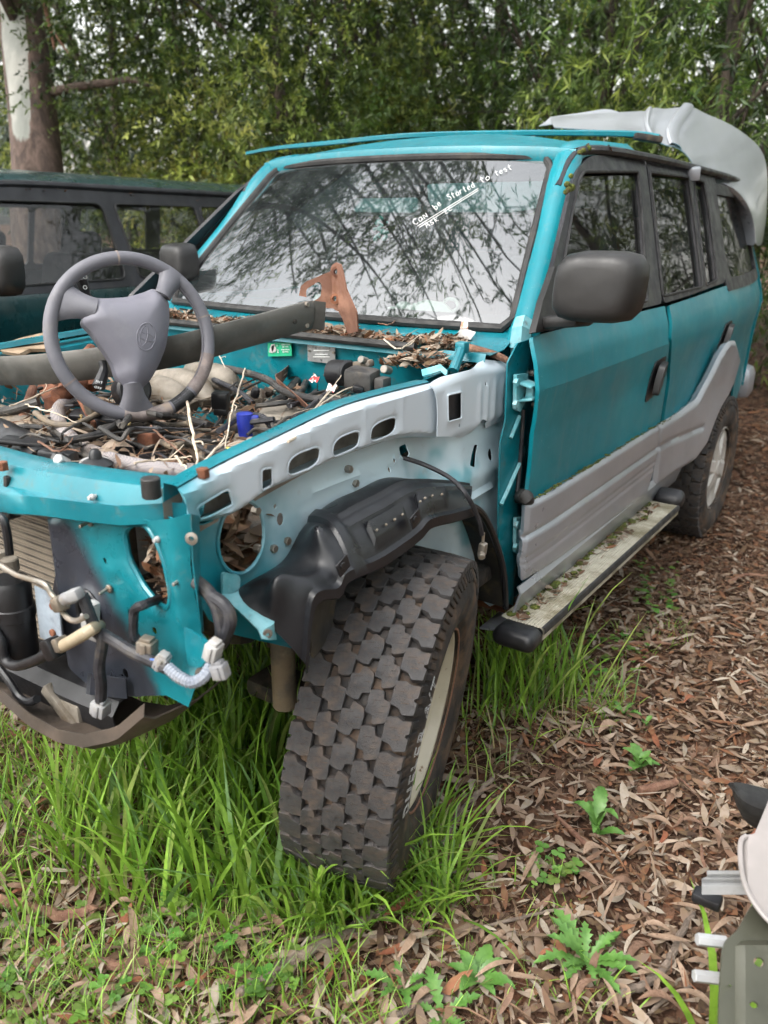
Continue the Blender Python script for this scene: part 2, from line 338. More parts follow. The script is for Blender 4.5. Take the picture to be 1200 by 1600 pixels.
M['interior'] = pm('dark_interior_cloth', (.02, .022, .028), (.04, .042, .05), 6, rough=.9)
M['visor'] = pm('faded_visor_and_mirror_reflection', (.16, .30, .31), (.20, .36, .37), 4, rough=.8)
M['moss'] = pm('moss', (.05, .075, .008), (.13, .15, .02), 60, rough=.95, dirt=(.10, .06, .02), dsc=40, dlo=.5, dhi=.65, damt=.8, bump=1, bsc=200)
M['darkgreen'] = pm('dark_green_paint', (.006, .030, .032), (.012, .045, .047), 3, rough=.3, metal=.2, coat=.5, dirt=(.08, .09, .08), dsc=5, dlo=.5, dhi=.8, damt=.45)
M['headliner'] = pm('pale_vinyl_trim', (.42, .43, .43), (.5, .5, .5), 8, rough=.8)
M['paper'] = pm('pale_plaster', (.60, .66, .58), (.68, .73, .64), 30, rough=.8)
M['ink'] = pm('white_paint_marker', (.82, .84, .83), rough=.6)
M['wsglass'] = glassm('windscreen_glass', (.70, .86, .84), .80, 1.0, .0, .13, (.17, .20, .205), 2.7)
M['sideglass'] = glassm('tinted_side_glass', (.20, .22, .23), 1.0, .55, .0, .05, (.26, .26, .25), 1.45)
M['sideglass2'] = glassm('neighbour_side_glass', (.50, .54, .54), 1.0, 1.0, .01, .10, (.22, .22, .21), 1.45)
# ================================================================ the setting: ground
def gz(x, y):
    """ground height"""
    x = np.asarray(x, float); y = np.asarray(y, float)
    h = .018*np.sin(2.1*x+1.3*y+.4)+.014*np.sin(3.7*x-2.9*y+1.)+.010*np.sin(6.3*x+5.1*y)+.006*np.sin(11*x-9*y+2.)
    far = np.clip((np.hypot(x, y-1)-6)/20, 0, 1)
    return h-.012+far*.15*np.sin(.35*x+.2*y)
def mat_ground():
    m, t, N, L, P = nodes('soil_and_leaf_mulch'); co = objco(N)
    c = mixc(N, L, rng_(N, L, nz(N, L, 26, 8, .7, co), .35, .65), (.028, .016, .011), (.085, .044, .026))
    v = N.new('ShaderNodeTexVoronoi'); v.inputs['Scale'].default_value = 38; v.inputs['Randomness'].default_value = 1
    mp = N.new('ShaderNodeMapping'); mp.inputs['Scale'].default_value = (1, .45, 1); mp.inputs['Rotation'].default_value = (0, 0, .6); L.new(co, mp.inputs[0]); L.new(mp.outputs[0], v.inputs['Vector'])
    s = N.new('ShaderNodeSeparateColor'); L.new(v.outputs['Color'], s.inputs[0])
    c = mixc(N, L, rng_(N, L, s.outputs[0], .5, .8, 0, .7), c, mixc(N, L, s.outputs[1], (.14, .062, .034), (.20, .135, .095)))
    L.new(c, P.inputs['Base Color']); P.inputs['Roughness'].default_value = .95; P.inputs['Specular IOR Level'].default_value = .15
    h = mth(N, L, 'ADD', v.outputs['Distance'], mth(N, L, 'MULTIPLY', nz(N, L, 60, 8, .7, co), .8)); bumpn(N, L, P, h, .9, .012)
    return m
M['ground'] = mat_ground()
def warp(n, near, far):
    t = np.linspace(-1, 1, n); return np.sign(t)*(near*np.abs(t)+far*np.abs(t)**5)
gx, gy = warp(170, 7, 290), warp(190, 8, 290)+1.5
GX, GY = np.meshgrid(gx, gy); Vg = np.stack([GX.ravel(), GY.ravel(), gz(GX, GY).ravel()], 1); nx = len(gx)
ii, jj = np.meshgrid(np.arange(len(gy)-1), np.arange(nx-1), indexing='ij'); a0 = (ii*nx+jj).ravel()
ground = tag(big_mesh('ground', Vg, np.stack([a0, a0+1, a0+nx+1, a0+nx], 1), M['ground'], smooth=True), 'leaf-strewn brown soil under the cars', kind='structure')
# ================================================================ scattering of small blades and leaves
def frames(D, Nn):
    """rotation frames from direction D and rough normal Nn (n,3)"""
    D = D/np.linalg.norm(D, axis=1)[:, None]; S = np.cross(Nn, D); S /= np.linalg.norm(S, axis=1)[:, None]+1e-9; return D, S, np.cross(D, S)
def scatter(tmpl, tris, pos, D, Nn, length, width, lift):
    """tmpl (k,3): x along leaf 0..1, y across -.5...5, z lift"""
    D, S, U = frames(D, Nn); n, k = len(pos), len(tmpl)
    V = pos[:, None]+D[:, None]*(tmpl[None, :, 0]*length[:, None])[..., None]+S[:, None]*(tmpl[None, :, 1]*width[:, None])[..., None]+U[:, None]*(tmpl[None, :, 2]*lift[:, None])[..., None]
    T = tris[None]+(np.arange(n)*k)[:, None, None]
    return V.reshape(-1, 3), T.reshape(-1, tris.shape[1])
LEAF4 = np.array([(0, 0, 0), (.42, .5, .0), (.42, -.5, 0), (1, 0, -.05)]); T4 = np.array([(0, 2, 3), (0, 3, 1)])
LEAF8 = np.array([(0, 0, 0), (.22, .34, .5), (.22, -.34, .42), (.5, .5, .95), (.5, -.5, .85), (.78, .33, .62), (.78, -.33, .5), (1, 0, 0)])
T8 = np.array([(0, 2, 1), (1, 2, 4), (1, 4, 3), (3, 4, 6), (3, 6, 5), (5, 6, 7)])
def rcol(n, cols, wts, var=.18):
    cols = np.array(cols); k = rng.choice(len(cols), n, p=np.array(wts)/np.sum(wts)); c = cols[k]*(1+rng.normal(0, var, (n, 1)))
    return np.clip(np.concatenate([c, np.ones((n, 1))], 1), .003, 1)
M['litter'] = leafm('dead_leaf', .06, .75, .25, (6, 5, 4), 60)
M['grass'] = leafm('grass_blade', .42, .42, .45, (1, 4, .5), 30)
M['foliage'] = leafm('tree_leaf', .42, .42, .45, (.6, 1, .4), 3)
LIT = [(.19, .132, .098), (.265, .208, .162), (.125, .072, .048), (.06, .034, .024), (.15, .062, .032), (.31, .265, .215)]
def litter(n, box, lens, wts, wid=(.16, .30), flat=.35, lift=.14, keep=None, zoff=.006, cols=LIT):
    x = rng.uniform(box[0], box[1], n); y = rng.uniform(box[2], box[3], n)
    if keep is not None:
        k = keep(x, y); x, y = x[k], y[k]; n = len(x)
    a = rng.uniform(0, 6.283, n); tl = rng.normal(0, flat, n); D = np.stack([np.cos(a), np.sin(a), np.sin(tl)*.55], 1); Nn = np.stack([rng.normal(0, flat, n), rng.normal(0, flat, n), np.ones(n)], 1)
    ln = rng.uniform(lens[0], lens[1], n); pos = np.stack([x, y, gz(x, y)+zoff+rng.uniform(0, .016, n)+np.abs(tl)*ln*.15], 1); pos -= D*ln[:, None]*.5
    V, T = scatter(LEAF8, T8, pos, D, Nn, ln, ln*rng.uniform(wid[0], wid[1], n), ln*rng.uniform(-lift, lift, n))
    return V, T, np.repeat(rcol(n, cols, wts), 8, 0)
def join(parts):
    V = []; T = []; C_ = []; b = 0
    for v, t, c in parts: V.append(v); T.append(t+b); C_.append(c); b += len(v)
    return np.concatenate(V), np.concatenate(T), np.concatenate(C_)
def view_ok(x, y, pad=230):
    P = np.stack([x-CC[0], y-CC[1], gz(x, y)-CC[2]], 1) @ CM.T; u = 600+FPX*P[:, 0]/P[:, 2]; v = 800+FPX*P[:, 1]/P[:, 2]
    return (P[:, 2] > .12) & (u > -pad*3) & (u < 1200+pad*3) & (v < 1600+pad*5)
L1 = litter(17000, (-1.6, 3.2, -1.6, 2.0), (.022, .085), (4, 4, 2.4, 1.6, 1.2, 2), keep=view_ok)
L2 = litter(17000, (.6, 4.5, .4, 5.5), (.016, .065), (2, 1.2, 3.5, 3.5, 4.2, .5), keep=view_ok)
L6 = litter(9000, (-6, 5, -3.2, 4), (.03, .10), (3, 2.5, 3, 2, 2, 1))
L3 = litter(6000, (-6, 8, 4, 11), (.05, .13), (2, 1.2, 3, 3, 3.4, .5), keep=view_ok)
L4 = litter(75000, (-1.2, 2.8, -1.3, 3.2), (.006, .03), (1.6, 1, 3, 4, 3, .4), wid=(.25, .6), keep=view_ok, zoff=.002)
L5 = litter(5000, (-1.2, 2.8, -1.3, 2.6), (.04, .15), (2, 1, 3, 2, 3, .6), wid=(.018, .05), flat=.2, keep=view_ok, zoff=.012)
tag((lambda j: big_mesh('leaf_litter', j[0], j[1], M['litter'], col=j[2]))(join([L1, L2, L3, L4, L5, L6])), 'fallen eucalyptus leaves and bark chips covering the ground', 'leaf litter', kind='stuff')
# the larger fallen leaves that can be picked out one by one
def big_leaf(i, ln, wd, colr):
    n = 9; V = []; F = []; bend = random.uniform(-.25, .25); curl = random.uniform(-.12, .22); tw = random.uniform(-.6, .6)
    for k in range(n):
        t = k/(n-1); wv = wd*.5*math.sin(math.pi*min(1, t*.97+.015))**.75; z = curl*ln*math.sin(math.pi*t); y = bend*ln*math.sin(math.pi*t); a = tw*(t-.5)
        for s_ in (-1, 0, 1): V.append((t*ln-ln/2, y+s_*wv*math.cos(a), z+s_*wv*math.sin(a)+(abs(s_)*wv*.28)))
    for k in range(n-1):
        for s_ in range(2): F.append((k*3+s_, k*3+s_+1, k*3+s_+4, k*3+s_+3))
    me = bpy.data.meshes.new('fallen_leaf'); me.from_pydata(V, [], F); me.materials.append(colr); me.polygons.foreach_set('use_smooth', [True]*len(F)); return me
BLM = [pm('fallen_leaf_'+n_, c1, c2, 30, rough=.7, dirt=(.08, .045, .03), dsc=70, dlo=.52, dhi=.72, damt=.75, spec=.25) for n_, c1, c2 in (('tan', (.20, .135, .092), (.27, .19, .135)), ('grey', (.24, .20, .155), (.31, .265, .21)), ('brown', (.12, .07, .045), (.18, .11, .075)), ('red', (.15, .05, .026), (.21, .08, .042)))]
BLS = [big_leaf(i, random.uniform(.06, .115), random.uniform(.013, .023), BLM[(0, 0, 1, 0, 2, 2, 3, 1, 0, 2)[i % 10]]) for i in range(20)]
cnt = 0
while cnt < 290:
    u, v = random.uniform(-20, 1230), random.uniform(850, 1620)
    if u < 740 and v < 1190: continue
    p = HZ(u, v, 0); x, y = p[0], p[1]
    if .2 < y < 2.2 and x < .78: continue
    if random.random() > np.interp(v, [850, 1150, 1600], [.25, .8, 1.]): continue
    o = bpy.data.objects.new('fallen_leaf', BLS[cnt % 20]); link(o, ground)
    o.location = (x, y, float(gz(x, y))+random.uniform(.014, .034)); o.rotation_euler = (random.gauss(0, .22), random.gauss(0, .18), random.uniform(0, 6.28)); s_ = random.uniform(.65, 1.08); o.scale = (s_, s_*random.uniform(.8, 1.2), s_); cnt += 1
# ================================================================ grass
def poly_ground(px): return np.array([HZ(u, v, 0)[:2] for u, v in px])
def sample_poly(poly, n):
    lo, hi = poly.min(0), poly.max(0); out = np.zeros((0, 2))
    while len(out) < n:
        q = rng.uniform(lo, hi, (n*2, 2)); out = np.vstack([out, q[inpoly(q, poly)]])
    return out[:n]
def blades(pts, h, wdt, lean, cols, wts, bend=(.3, 1.1), clump=.0):
    n = len(pts); k = 6
    if clump:
        c = pts[rng.integers(0, n, max(3, n//14))]; w_ = rng.integers(0, len(c), n); pts = c[w_]+rng.normal(0, clump, (n, 2))
    H = rng.uniform(h[0], h[1], n)*rng.uniform(.6, 1., n); W = rng.uniform(wdt[0], wdt[1], n); a = rng.uniform(0, 6.283, n); ln = np.abs(rng.normal(lean, lean*.6, n)); bd = rng.uniform(bend[0], bend[1], n)
    base = np.stack([pts[:, 0], pts[:, 1], gz(pts[:, 0], pts[:, 1])-.01], 1); d = np.stack([np.cos(a), np.sin(a), np.zeros(n)], 1); s_ = np.stack([-np.sin(a), np.cos(a), np.zeros(n)], 1)
    tw = rng.normal(0, .5, n); s_ = s_*np.cos(tw)[:, None]+d*np.sin(tw)[:, None]
    V = np.zeros((n, 2*k-1, 3)); ang = ln; p = base.copy()
    cols_ = rcol(n, cols, wts, .15); CV = np.zeros((n, 2*k-1, 4))
    for i in range(k):
        t = i/(k-1); wv = W*(1-t**2.2)*.5*(.55+.9*t if t < .5 else 1)
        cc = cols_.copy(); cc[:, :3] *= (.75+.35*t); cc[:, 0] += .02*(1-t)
        if i < k-1: V[:, 2*i] = p-s_*wv[:, None]; V[:, 2*i+1] = p+s_*wv[:, None]; CV[:, 2*i] = cc; CV[:, 2*i+1] = cc
        else: V[:, 2*i] = p; CV[:, 2*i] = cc
        an = ang+bd*t*t; seg = H/(k-1); p = p+(d*np.sin(an)[:, None]+np.array([0, 0, 1.])*np.cos(an)[:, None])*seg[:, None]
    T = []
    for i in range(k-2): T += [(2*i, 2*i+1, 2*i+3), (2*i, 2*i+3, 2*i+2)]
    T.append((2*k-4, 2*k-3, 2*k-2)); T = np.array(T)[None]+(np.arange(n)*(2*k-1))[:, None, None]
    return V.reshape(-1, 3), T.reshape(-1, 3), CV.reshape(-1, 4)
GR = [(.22, .40, .045), (.30, .51, .07), (.14, .29, .04), (.37, .48, .12), (.22, .38, .14)]; GW = (3, 4, 2, 1.5, 1)
DRY = [(.36, .30, .16), (.42, .36, .22), (.28, .27, .10)]
def zone(px, n, **kw): return blades(sample_poly(poly_ground(px), n), **kw)
ZB = []
Z1 = [(200, 1200), (320, 1130), (445, 1130), (470, 1400), (500, 1440), (410, 1470), (270, 1450), (130, 1400), (70, 1310), (100, 1240)]
ZB += [zone(Z1, 700, h=(.24, .52), wdt=(.009, .018), lean=.28, cols=GR, wts=GW, bend=(.2, 1.5)), zone(Z1, 420, h=(.10, .26), wdt=(.004, .009), lean=.4, cols=GR, wts=GW, bend=(.2, 1.3))]
ZB += [zone([(190, 1140), (330, 1060), (480, 1070), (470, 1200), (300, 1220)], 260, h=(.25, .48), wdt=(.009, .016), lean=.2, cols=GR, wts=GW, bend=(.1, 1.2))]
ZB += [zone([(-60, 1120), (80, 1170), (130, 1300), (60, 1480), (-60, 1500)], 620, h=(.07, .24), wdt=(.004, .008), lean=.45, cols=GR, wts=GW)]
ZB += [zone([(590, 1370), (620, 1280), (690, 1290), (735, 1400), (690, 1440), (610, 1430)], 260, h=(.14, .32), wdt=(.006, .011), lean=.5, cols=GR, wts=GW, bend=(.4, 1.5))]
ZB += [zone([(440, 1400), (560, 1385), (610, 1400), (560, 1470), (460, 1470)], 230, h=(.14, .38), wdt=(.006, .012), lean=.45, cols=GR, wts=GW)]
ZB += [zone([(735, 1060), (800, 1040), (890, 1060), (905, 1100), (830, 1150), (745, 1140)], 130, h=(.18, .42), wdt=(.006, .012), lean=.3, cols=GR, wts=GW, bend=(.2, 1.2))]
ZB += [zone([(720, 1110), (900, 1080), (960, 1130), (830, 1200), (720, 1260)], 150, h=(.12, .26), wdt=(.003, .007), lean=.6, cols=GR+DRY, wts=GW+(2, 2, 2), bend=(.3, 1.4))]
ZB += [zone([(860, 1070), (960, 1040), (1000, 1090), (930, 1150)], 120, h=(.06, .20), wdt=(.003, .007), lean=.5, cols=GR, wts=GW)]
ZB += [zone([(950, 960), (1060, 960), (1090, 1010), (980, 1030)], 200, h=(.03, .09), wdt=(.002, .005), lean=.6, cols=GR, wts=GW)]
ZB += [zone([(-40, 1480), (520, 1440), (620, 1640), (-40, 1640)], 1300, h=(.04, .16), wdt=(.002, .0055), lean=.6, cols=GR, wts=GW)]
ZB += [zone([(600, 1400), (900, 1350), (1000, 1640), (600, 1640)], 260, h=(.03, .13), wdt=(.002, .005), lean=.6, cols=GR, wts=GW)]
ZB += [zone([(-60, 1100), (700, 1250), (900, 1640), (-60, 1640)], 500, h=(.06, .2), wdt=(.0015, .003), lean=.8, cols=DRY, wts=(1, 1, 1))]
ZB += [zone([(745, 1075), (900, 1060), (930, 1100), (830, 1140), (745, 1130)], 75, h=(.40, .60), wdt=(.007, .013), lean=.22, cols=GR, wts=GW, bend=(.1, 1.3))]
ZB += [zone([(440, 1405), (600, 1395), (640, 1420), (520, 1460), (440, 1450)], 45, h=(.30, .52), wdt=(.009, .016), lean=.35, cols=GR, wts=GW, bend=(.4, 1.7))]
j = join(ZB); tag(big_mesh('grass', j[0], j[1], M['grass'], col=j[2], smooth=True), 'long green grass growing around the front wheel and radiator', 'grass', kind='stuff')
# big grass plant beside the loose panels at the right
rg = blades(np.array([HZ(1112, 1640, 0)[:2]])+rng.normal(0, .012, (11, 2)), h=(.30, .46), wdt=(.014, .022), lean=.35, cols=GR[:2], wts=(1, 1), bend=(.2, 1.6))
tag(big_mesh('grass_tuft', rg[0], rg[1], M['grass'], col=rg[2], smooth=True), 'broad-bladed grass tuft leaning against the olive metal plate', 'grass tuft')
# clover and small round ground cover
def clover(n, px, r=(.004, .0105)):
    pts = sample_poly(poly_ground(px), n); V = []; T = []; C_ = []; b = 0
    for (x, y) in pts:
        h = random.uniform(.012, .05); c = np.array([x, y, float(gz(x, y))+h]); rr = random.uniform(*r); a0_ = random.uniform(0, 6.28); cl = np.array([random.uniform(.12, .2), random.uniform(.24, .34), .06])*random.uniform(.7, 1.15)
        for q in range(3):
            a = a0_+q*2.094; cc = c+np.array([math.cos(a)*rr*.95, math.sin(a)*rr*.95, random.uniform(-.003, .004)]); k = 6
            V.append(c)
            for e in range(k):
                t = a+math.pi*(-.9+1.8*e/(k-1)); V.append(cc+np.array([math.cos(t)*rr, math.sin(t)*rr, random.uniform(-.001, .002)]))
            T += [(b, b+1+e, b+2+e) for e in range(k-1)]; C_ += [(*cl, 1)]*(k+1); b += k+1
    return np.array(V), np.array(T), np.array(C_)
cl = join([clover(75, [(-30, 1420), (300, 1400), (330, 1640), (-30, 1640)]), clover(45, [(200, 1420), (420, 1400), (420, 1470), (220, 1470)]), clover(25, [(330, 1500), (480, 1490), (480, 1560), (330, 1580)]), clover(22, [(820, 1340), (900, 1340), (900, 1400), (820, 1400)]), clover(50, [(990, 870), (1060, 860), (1060, 960), (990, 960)], (.005, .01)), clover(40, [(900, 1000), (1010, 990), (1010, 1060), (920, 1070)])])
tag(big_mesh('clover', cl[0], cl[1], M['grass'], col=cl[2]), 'small clover leaves spread over the soil in front', 'clover', kind='stuff')
# ================================================================ trees
def mat_bark(name, c1, c2, sc_=9, bump=.6):
    m, t, N, L, P = nodes(name); co = objco(N); mp = N.new('ShaderNodeMapping'); mp.inputs['Scale'].default_value = (1, 1, .22); L.new(co, mp.inputs[0])
    n1 = nz(N, L, sc_, 9, .7, mp.outputs[0], .6); L.new(mixc(N, L, rng_(N, L, n1, .35, .68), c1, c2), P.inputs['Base Color']); P.inputs['Roughness'].default_value = .9; bumpn(N, L, P, n1, bump, .03); return m
def mat_gum():
    m, t, N, L, P = nodes('peeling_gum_bark'); co = objco(N); mp = N.new('ShaderNodeMapping'); mp.inputs['Scale'].default_value = (1, 1, .35); L.new(co, mp.inputs[0])
    n1 = nz(N, L, 14, 9, .7, mp.outputs[0], .5); br = mixc(N, L, rng_(N, L, n1, .35, .68), (.05, .033, .026), (.15, .102, .08))
    pale = mixc(N, L, rng_(N, L, nz(N, L, 5, 5, .6, mp.outputs[0]), .4, .65), (.24, .25, .225), (.36, .355, .32))
    a = N.new('ShaderNodeAttribute'); a.attribute_name = 'col'; s = N.new('ShaderNodeSeparateColor'); L.new(a.outputs['Color'], s.inputs[0])
    f = rng_(N, L, mth(N, L, 'ADD', s.outputs[0], mth(N, L, 'MULTIPLY', mth(N, L, 'SUBTRACT', nz(N, L, 3, 6, .65, mp.outputs[0]), .5), .8)), .47, .53)
    L.new(mixc(N, L, f, br, pale), P.inputs['Base Color']); P.inputs['Roughness'].default_value = .85
    h = mth(N, L, 'SUBTRACT', mth(N, L, 'MULTIPLY', n1, .6), mth(N, L, 'MULTIPLY', f, .5)); bumpn(N, L, P, h, .7, .04); return m
M['bark'] = mat_bark('dark_wattle_bark', (.02, .015, .011), (.085, .062, .046)); M['gum'] = mat_gum(); M['deadwood'] = mat_bark('grey_dead_wood', (.10, .075, .058), (.27, .21, .165), 18)
M['branch'] = mat_bark('grey_brown_branch_bark', (.045, .03, .022), (.12, .085, .065), 22); M['redwood'] = mat_bark('red_brown_twig', (.13, .06, .038), (.25, .14, .09), 30)
def foliage(C0, D0, nl, Ls, ll, lw, cols, wts, droop=.3, spread=.9):
    n = len(C0); D0 = D0/np.linalg.norm(D0, axis=1)[:, None]; s_ = rng.uniform(.1, 1, (n, nl)); Lr = rng.uniform(*Ls, n)
    pos = C0[:, None]+D0[:, None]*(s_*Lr[:, None])[..., None]; pos[..., 2] -= (s_**2)*droop*Lr[:, None]
    d = D0[:, None]*rng.uniform(.25, .9, (n, nl, 1))+rng.normal(0, spread*.6, (n, nl, 3)); d[..., 2] -= droop*.8
    pos = pos.reshape(-1, 3); d = d.reshape(-1, 3); N_ = rng.normal(0, .6, d.shape)+np.array([0, 0, 1.]); l_ = rng.uniform(*ll, len(d))
    V, T = scatter(LEAF4, T4, pos, d, N_, l_, l_*rng.uniform(*lw, len(d)), l_*.12)
    cb = rcol(n, cols, wts, .22); cf = np.array([mnoise.noise(Vector(p)*.85)+.6*mnoise.noise(Vector(p)*2.3) for p in C0]); cb[:, :3] *= np.clip(1+1.1*cf, .45, 2.1)[:, None]; cb[:, 0] *= np.clip(1+.5*cf, .8, 1.5)
    c = np.repeat(cb, nl, 0)*(1+rng.normal(0, .13, (n*nl, 1))); c[:, 3] = 1
    return V, T, np.repeat(np.clip(c, .002, 1), 4, 0)
def crown_points(c, r, n, seed=0, hole=.42, shell=.35, fs=1.1):
    out = []
    while len(out) < n:
        q = rng.normal(size=3); q /= np.linalg.norm(q); rad = random.uniform(shell, 1.)**.6; p = np.array(c)+q*np.array(r)*rad*(1+.25*mnoise.noise(Vector(q*2.1+seed)))
        if p[2] < .35: continue
        f = mnoise.noise(Vector(p*fs+seed*3.7))*.5+.5+.25*mnoise.noise(Vector(p*fs*2.6+seed))
        if f > hole: out.append((p, q))
    return np.array([a for a, _ in out]), np.array([b for _, b in out])
def limbs(base, top, crown_c, crown_r, n, r0, lean=(0, 0), rs=None):
    mb = MB(); b = np.array(base, float); t = np.array(top, float); st = rs or random.Random(3)
    mid = (b+t)/2+np.array([lean[0], lean[1], 0]); P = spline([b-np.array([0, 0, .2]), b+(mid-b)*.5, mid, t], 8); mb.tube(P, [r0*1.25, r0, r0*.8, r0*.5, r0*.3], 10)
    for k in range(n):
        f = st.uniform(.25, .95); p = P[int(f*(len(P)-1))]; a = st.uniform(0, 6.28); e = np.array(crown_c)+np.array(crown_r)*np.array([math.cos(a), math.sin(a), st.uniform(-.5, .9)])*st.uniform(.6, .95)
        m1 = p+(e-p)*.5+np.array([st.uniform(-.2, .2), st.uniform(-.2, .2), st.uniform(.0, .35)]); Q = spline([p, m1, e], 7); rr = r0*st.uniform(.22, .45)*(1-.4*f); mb.tube(Q, [rr, rr*.7, rr*.25], 7)
        for _ in range(3):
            i = st.randrange(4, len(Q)-1); e2 = Q[i]+np.array([st.gauss(0, .5), st.gauss(0, .5), st.gauss(0, .4)]); mb.tube(spline([Q[i], (Q[i]+e2)/2+np.array([0, 0, .1]), e2], 4), [rr*.35, rr*.12], 5)
    return mb
WG = [(.075, .135, .025), (.115, .19, .032), (.18, .27, .05), (.045, .085, .02), (.24, .32, .08)]
DG = [(.05, .09, .024), (.075, .125, .033), (.032, .058, .019), (.12, .175, .045)]
OG = [(.075, .12, .022), (.12, .175, .03), (.20, .26, .05), (.04, .068, .016), (.28, .34, .09)]
def tree(u, dep, label, crown_h=(1.0, 5.5), rad=1.7, ns=1200, cols=WG, wts=(3, 3, 2, 3, 1), ll=(.06, .10), lw=(.16, .26), seed=0, droop=.3, r0=.13, nl=18, hole=.42, name='wattle_tree', cat='tree', vb=352, shell=.35, Ls=(.22, .45), group='trees in the thicket behind the cars', nlimb=9, clip=None):
    r0 *= .62; p = HD(u, vb, dep); x, y = p[0], p[1]; zb = float(gz(x, y)); c = np.array([x, y, (crown_h[0]+crown_h[1])/2]); r = np.array([rad, rad, (crown_h[1]-crown_h[0])/2])
    t = thing(name, (x, y, zb), label, cat, group); limbs((x, y, zb), (x+random.uniform(-.3, .3), y, crown_h[1]*.85), c, r, nlimb, r0, (random.uniform(-.3, .3), random.uniform(-.2, .2)), random.Random(seed+50)).build('trunk', M['bark'], t)
    P, Q = crown_points(c, r, ns, seed, hole, shell)
    D = Q*.7+rng.normal(0, .6, Q.shape); D[:, 2] -= .15
    V, T, C_ = foliage(P, D, nl, Ls, ll, lw, cols, wts, droop)
    big_mesh('crown', V, T, M['foliage'], t, col=C_); return t
tree(215, 9.4, 'bright small-leaved tree right behind the pale gum trunk', (.6, 5.6), 1.8, 3000, OG, (2, 3, 3, 2, 1.2), (.032, .056), (.34, .48), seed=1, droop=.12, nl=20, hole=.34)
tree(400, 7.6, 'bushy mid-green tree above the gap between the two cars', (.8, 5.2), 1.7, 3000, OG, (3, 3, 2.2, 3, 1), (.034, .058), (.32, .46), seed=2, droop=.15, nl=20, hole=.34)
tree(560, 8.6, 'dark-leaved tree above the middle of the windscreen', (.9, 6.2), 1.7, 2300, DG, (3, 3, 2, 1.4), (.045, .075), (.22, .32), droop=.15, seed=3, hole=.38)
tree(735, 9.3, 'thin-crowned tree with sky gaps above the teal roof', (.9, 6.4), 1.8, 1300, DG, (3, 3, 2, 1), (.055, .095), (.14, .2), droop=.2, seed=4, hole=.48, shell=.15, r0=.17)
tree(905, 7.4, 'open wattle with dark forked limbs above the teal roof strip', (1.0, 6.0), 1.8, 1200, WG, (3, 3, 1.4, 3, .8), (.065, .11), (.12, .17), seed=5, droop=.3, hole=.46, shell=.2, r0=.12)
tree(1085, 6.3, 'long-leaved wattle hanging over the silver bumper cover', (.7, 5.4), 1.6, 1500, WG, (2.4, 3, 2.4, 2, 1.2), (.075, .13), (.11, .15), seed=6, droop=.35, nl=16)
tRe = tree(1265, 7.2, 'green wattle at the right edge behind the rear of the car', (.2, 5.2), 1.6, 1050, WG, (2.4, 3, 2.4, 2, 1.2), (.09, .15), (.1, .15), seed=7, droop=.4)
tree(470, 6.9, 'low light-green bush between the parked cars and thicket', (.3, 2.9), 1.35, 1900, OG, (2, 3, 3, 1.5, 1.2), (.045, .075), (.2, .28), seed=8, droop=.3, r0=.06)
tree(640, 7.3, 'low leafy wattle just above the left end of the roof strip', (.3, 2.75), 1.25, 1100, OG, (2.5, 3, 2.6, 2, 1.0), (.075, .115), (.14, .2), seed=9, droop=.35, r0=.06)
tree(300, 12, 'dark tree deep in the thicket behind the bushy one', (.5, 7.5), 2.8, 1500, DG, (3, 3, 3, .6), (.11, .17), (.22, .32), seed=10, nl=16, hole=.36)
tree(900, 12.5, 'dark tree deep in the thicket behind the forked limbs', (.5, 6.0), 2.8, 800, DG, (3, 3, 3, .6), (.13, .2), (.16, .24), seed=11, nl=16, hole=.45)
tree(1180, 11, 'dark tree deep in the thicket behind the silver cover', (.3, 7.0), 2.6, 850, DG, (3, 3, 3, .6), (.13, .2), (.18, .26), seed=12, nl=16)
tree(600, 13, 'dark tree deep in the thicket behind the windscreen trees', (.5, 4.6), 2.6, 650, DG, (3, 3, 3, .6), (.13, .2), (.18, .26), seed=13, nl=16, hole=.45)
tree(430, 11, 'dense dark tree filling the gap behind the low light-green bush', (.4, 6.6), 2.3, 1500, DG, (3, 3, 3, .5), (.09, .14), (.28, .4), seed=16, nl=15, hole=.3, nlimb=5)
tree(790, 11.5, 'dense dark tree filling the thicket behind the thin-crowned one', (.4, 5.6), 2.4, 1300, DG, (3, 3, 3, .5), (.09, .14), (.24, .34), seed=17, nl=15, hole=.33, nlimb=5)
tree(1050, 10, 'dense dark tree behind the long-leaved wattle', (.4, 6.4), 2.2, 1400, DG, (3, 3, 3, .5), (.09, .14), (.24, .34), seed=18, nl=15, hole=.32, nlimb=5)
# distant gums at the left edge, air haze put into the pale leaf colours
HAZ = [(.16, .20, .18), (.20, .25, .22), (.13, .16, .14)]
tree(-20, 24, 'haze-pale blue-green gum far behind the big trunk', (1.5, 9), 3.2, 800, HAZ, (1, 1, 1), (.22, .34), (.2, .3), seed=14, nl=14, name='gum_tree', group=None)
tree(120, 30, 'distant grey-green gum peeping between trunk and thicket', (1, 6.2), 3.2, 700, HAZ, (1, 1, 1), (.25, .36), (.2, .3), seed=15, nl=14, name='gum_tree', group=None)
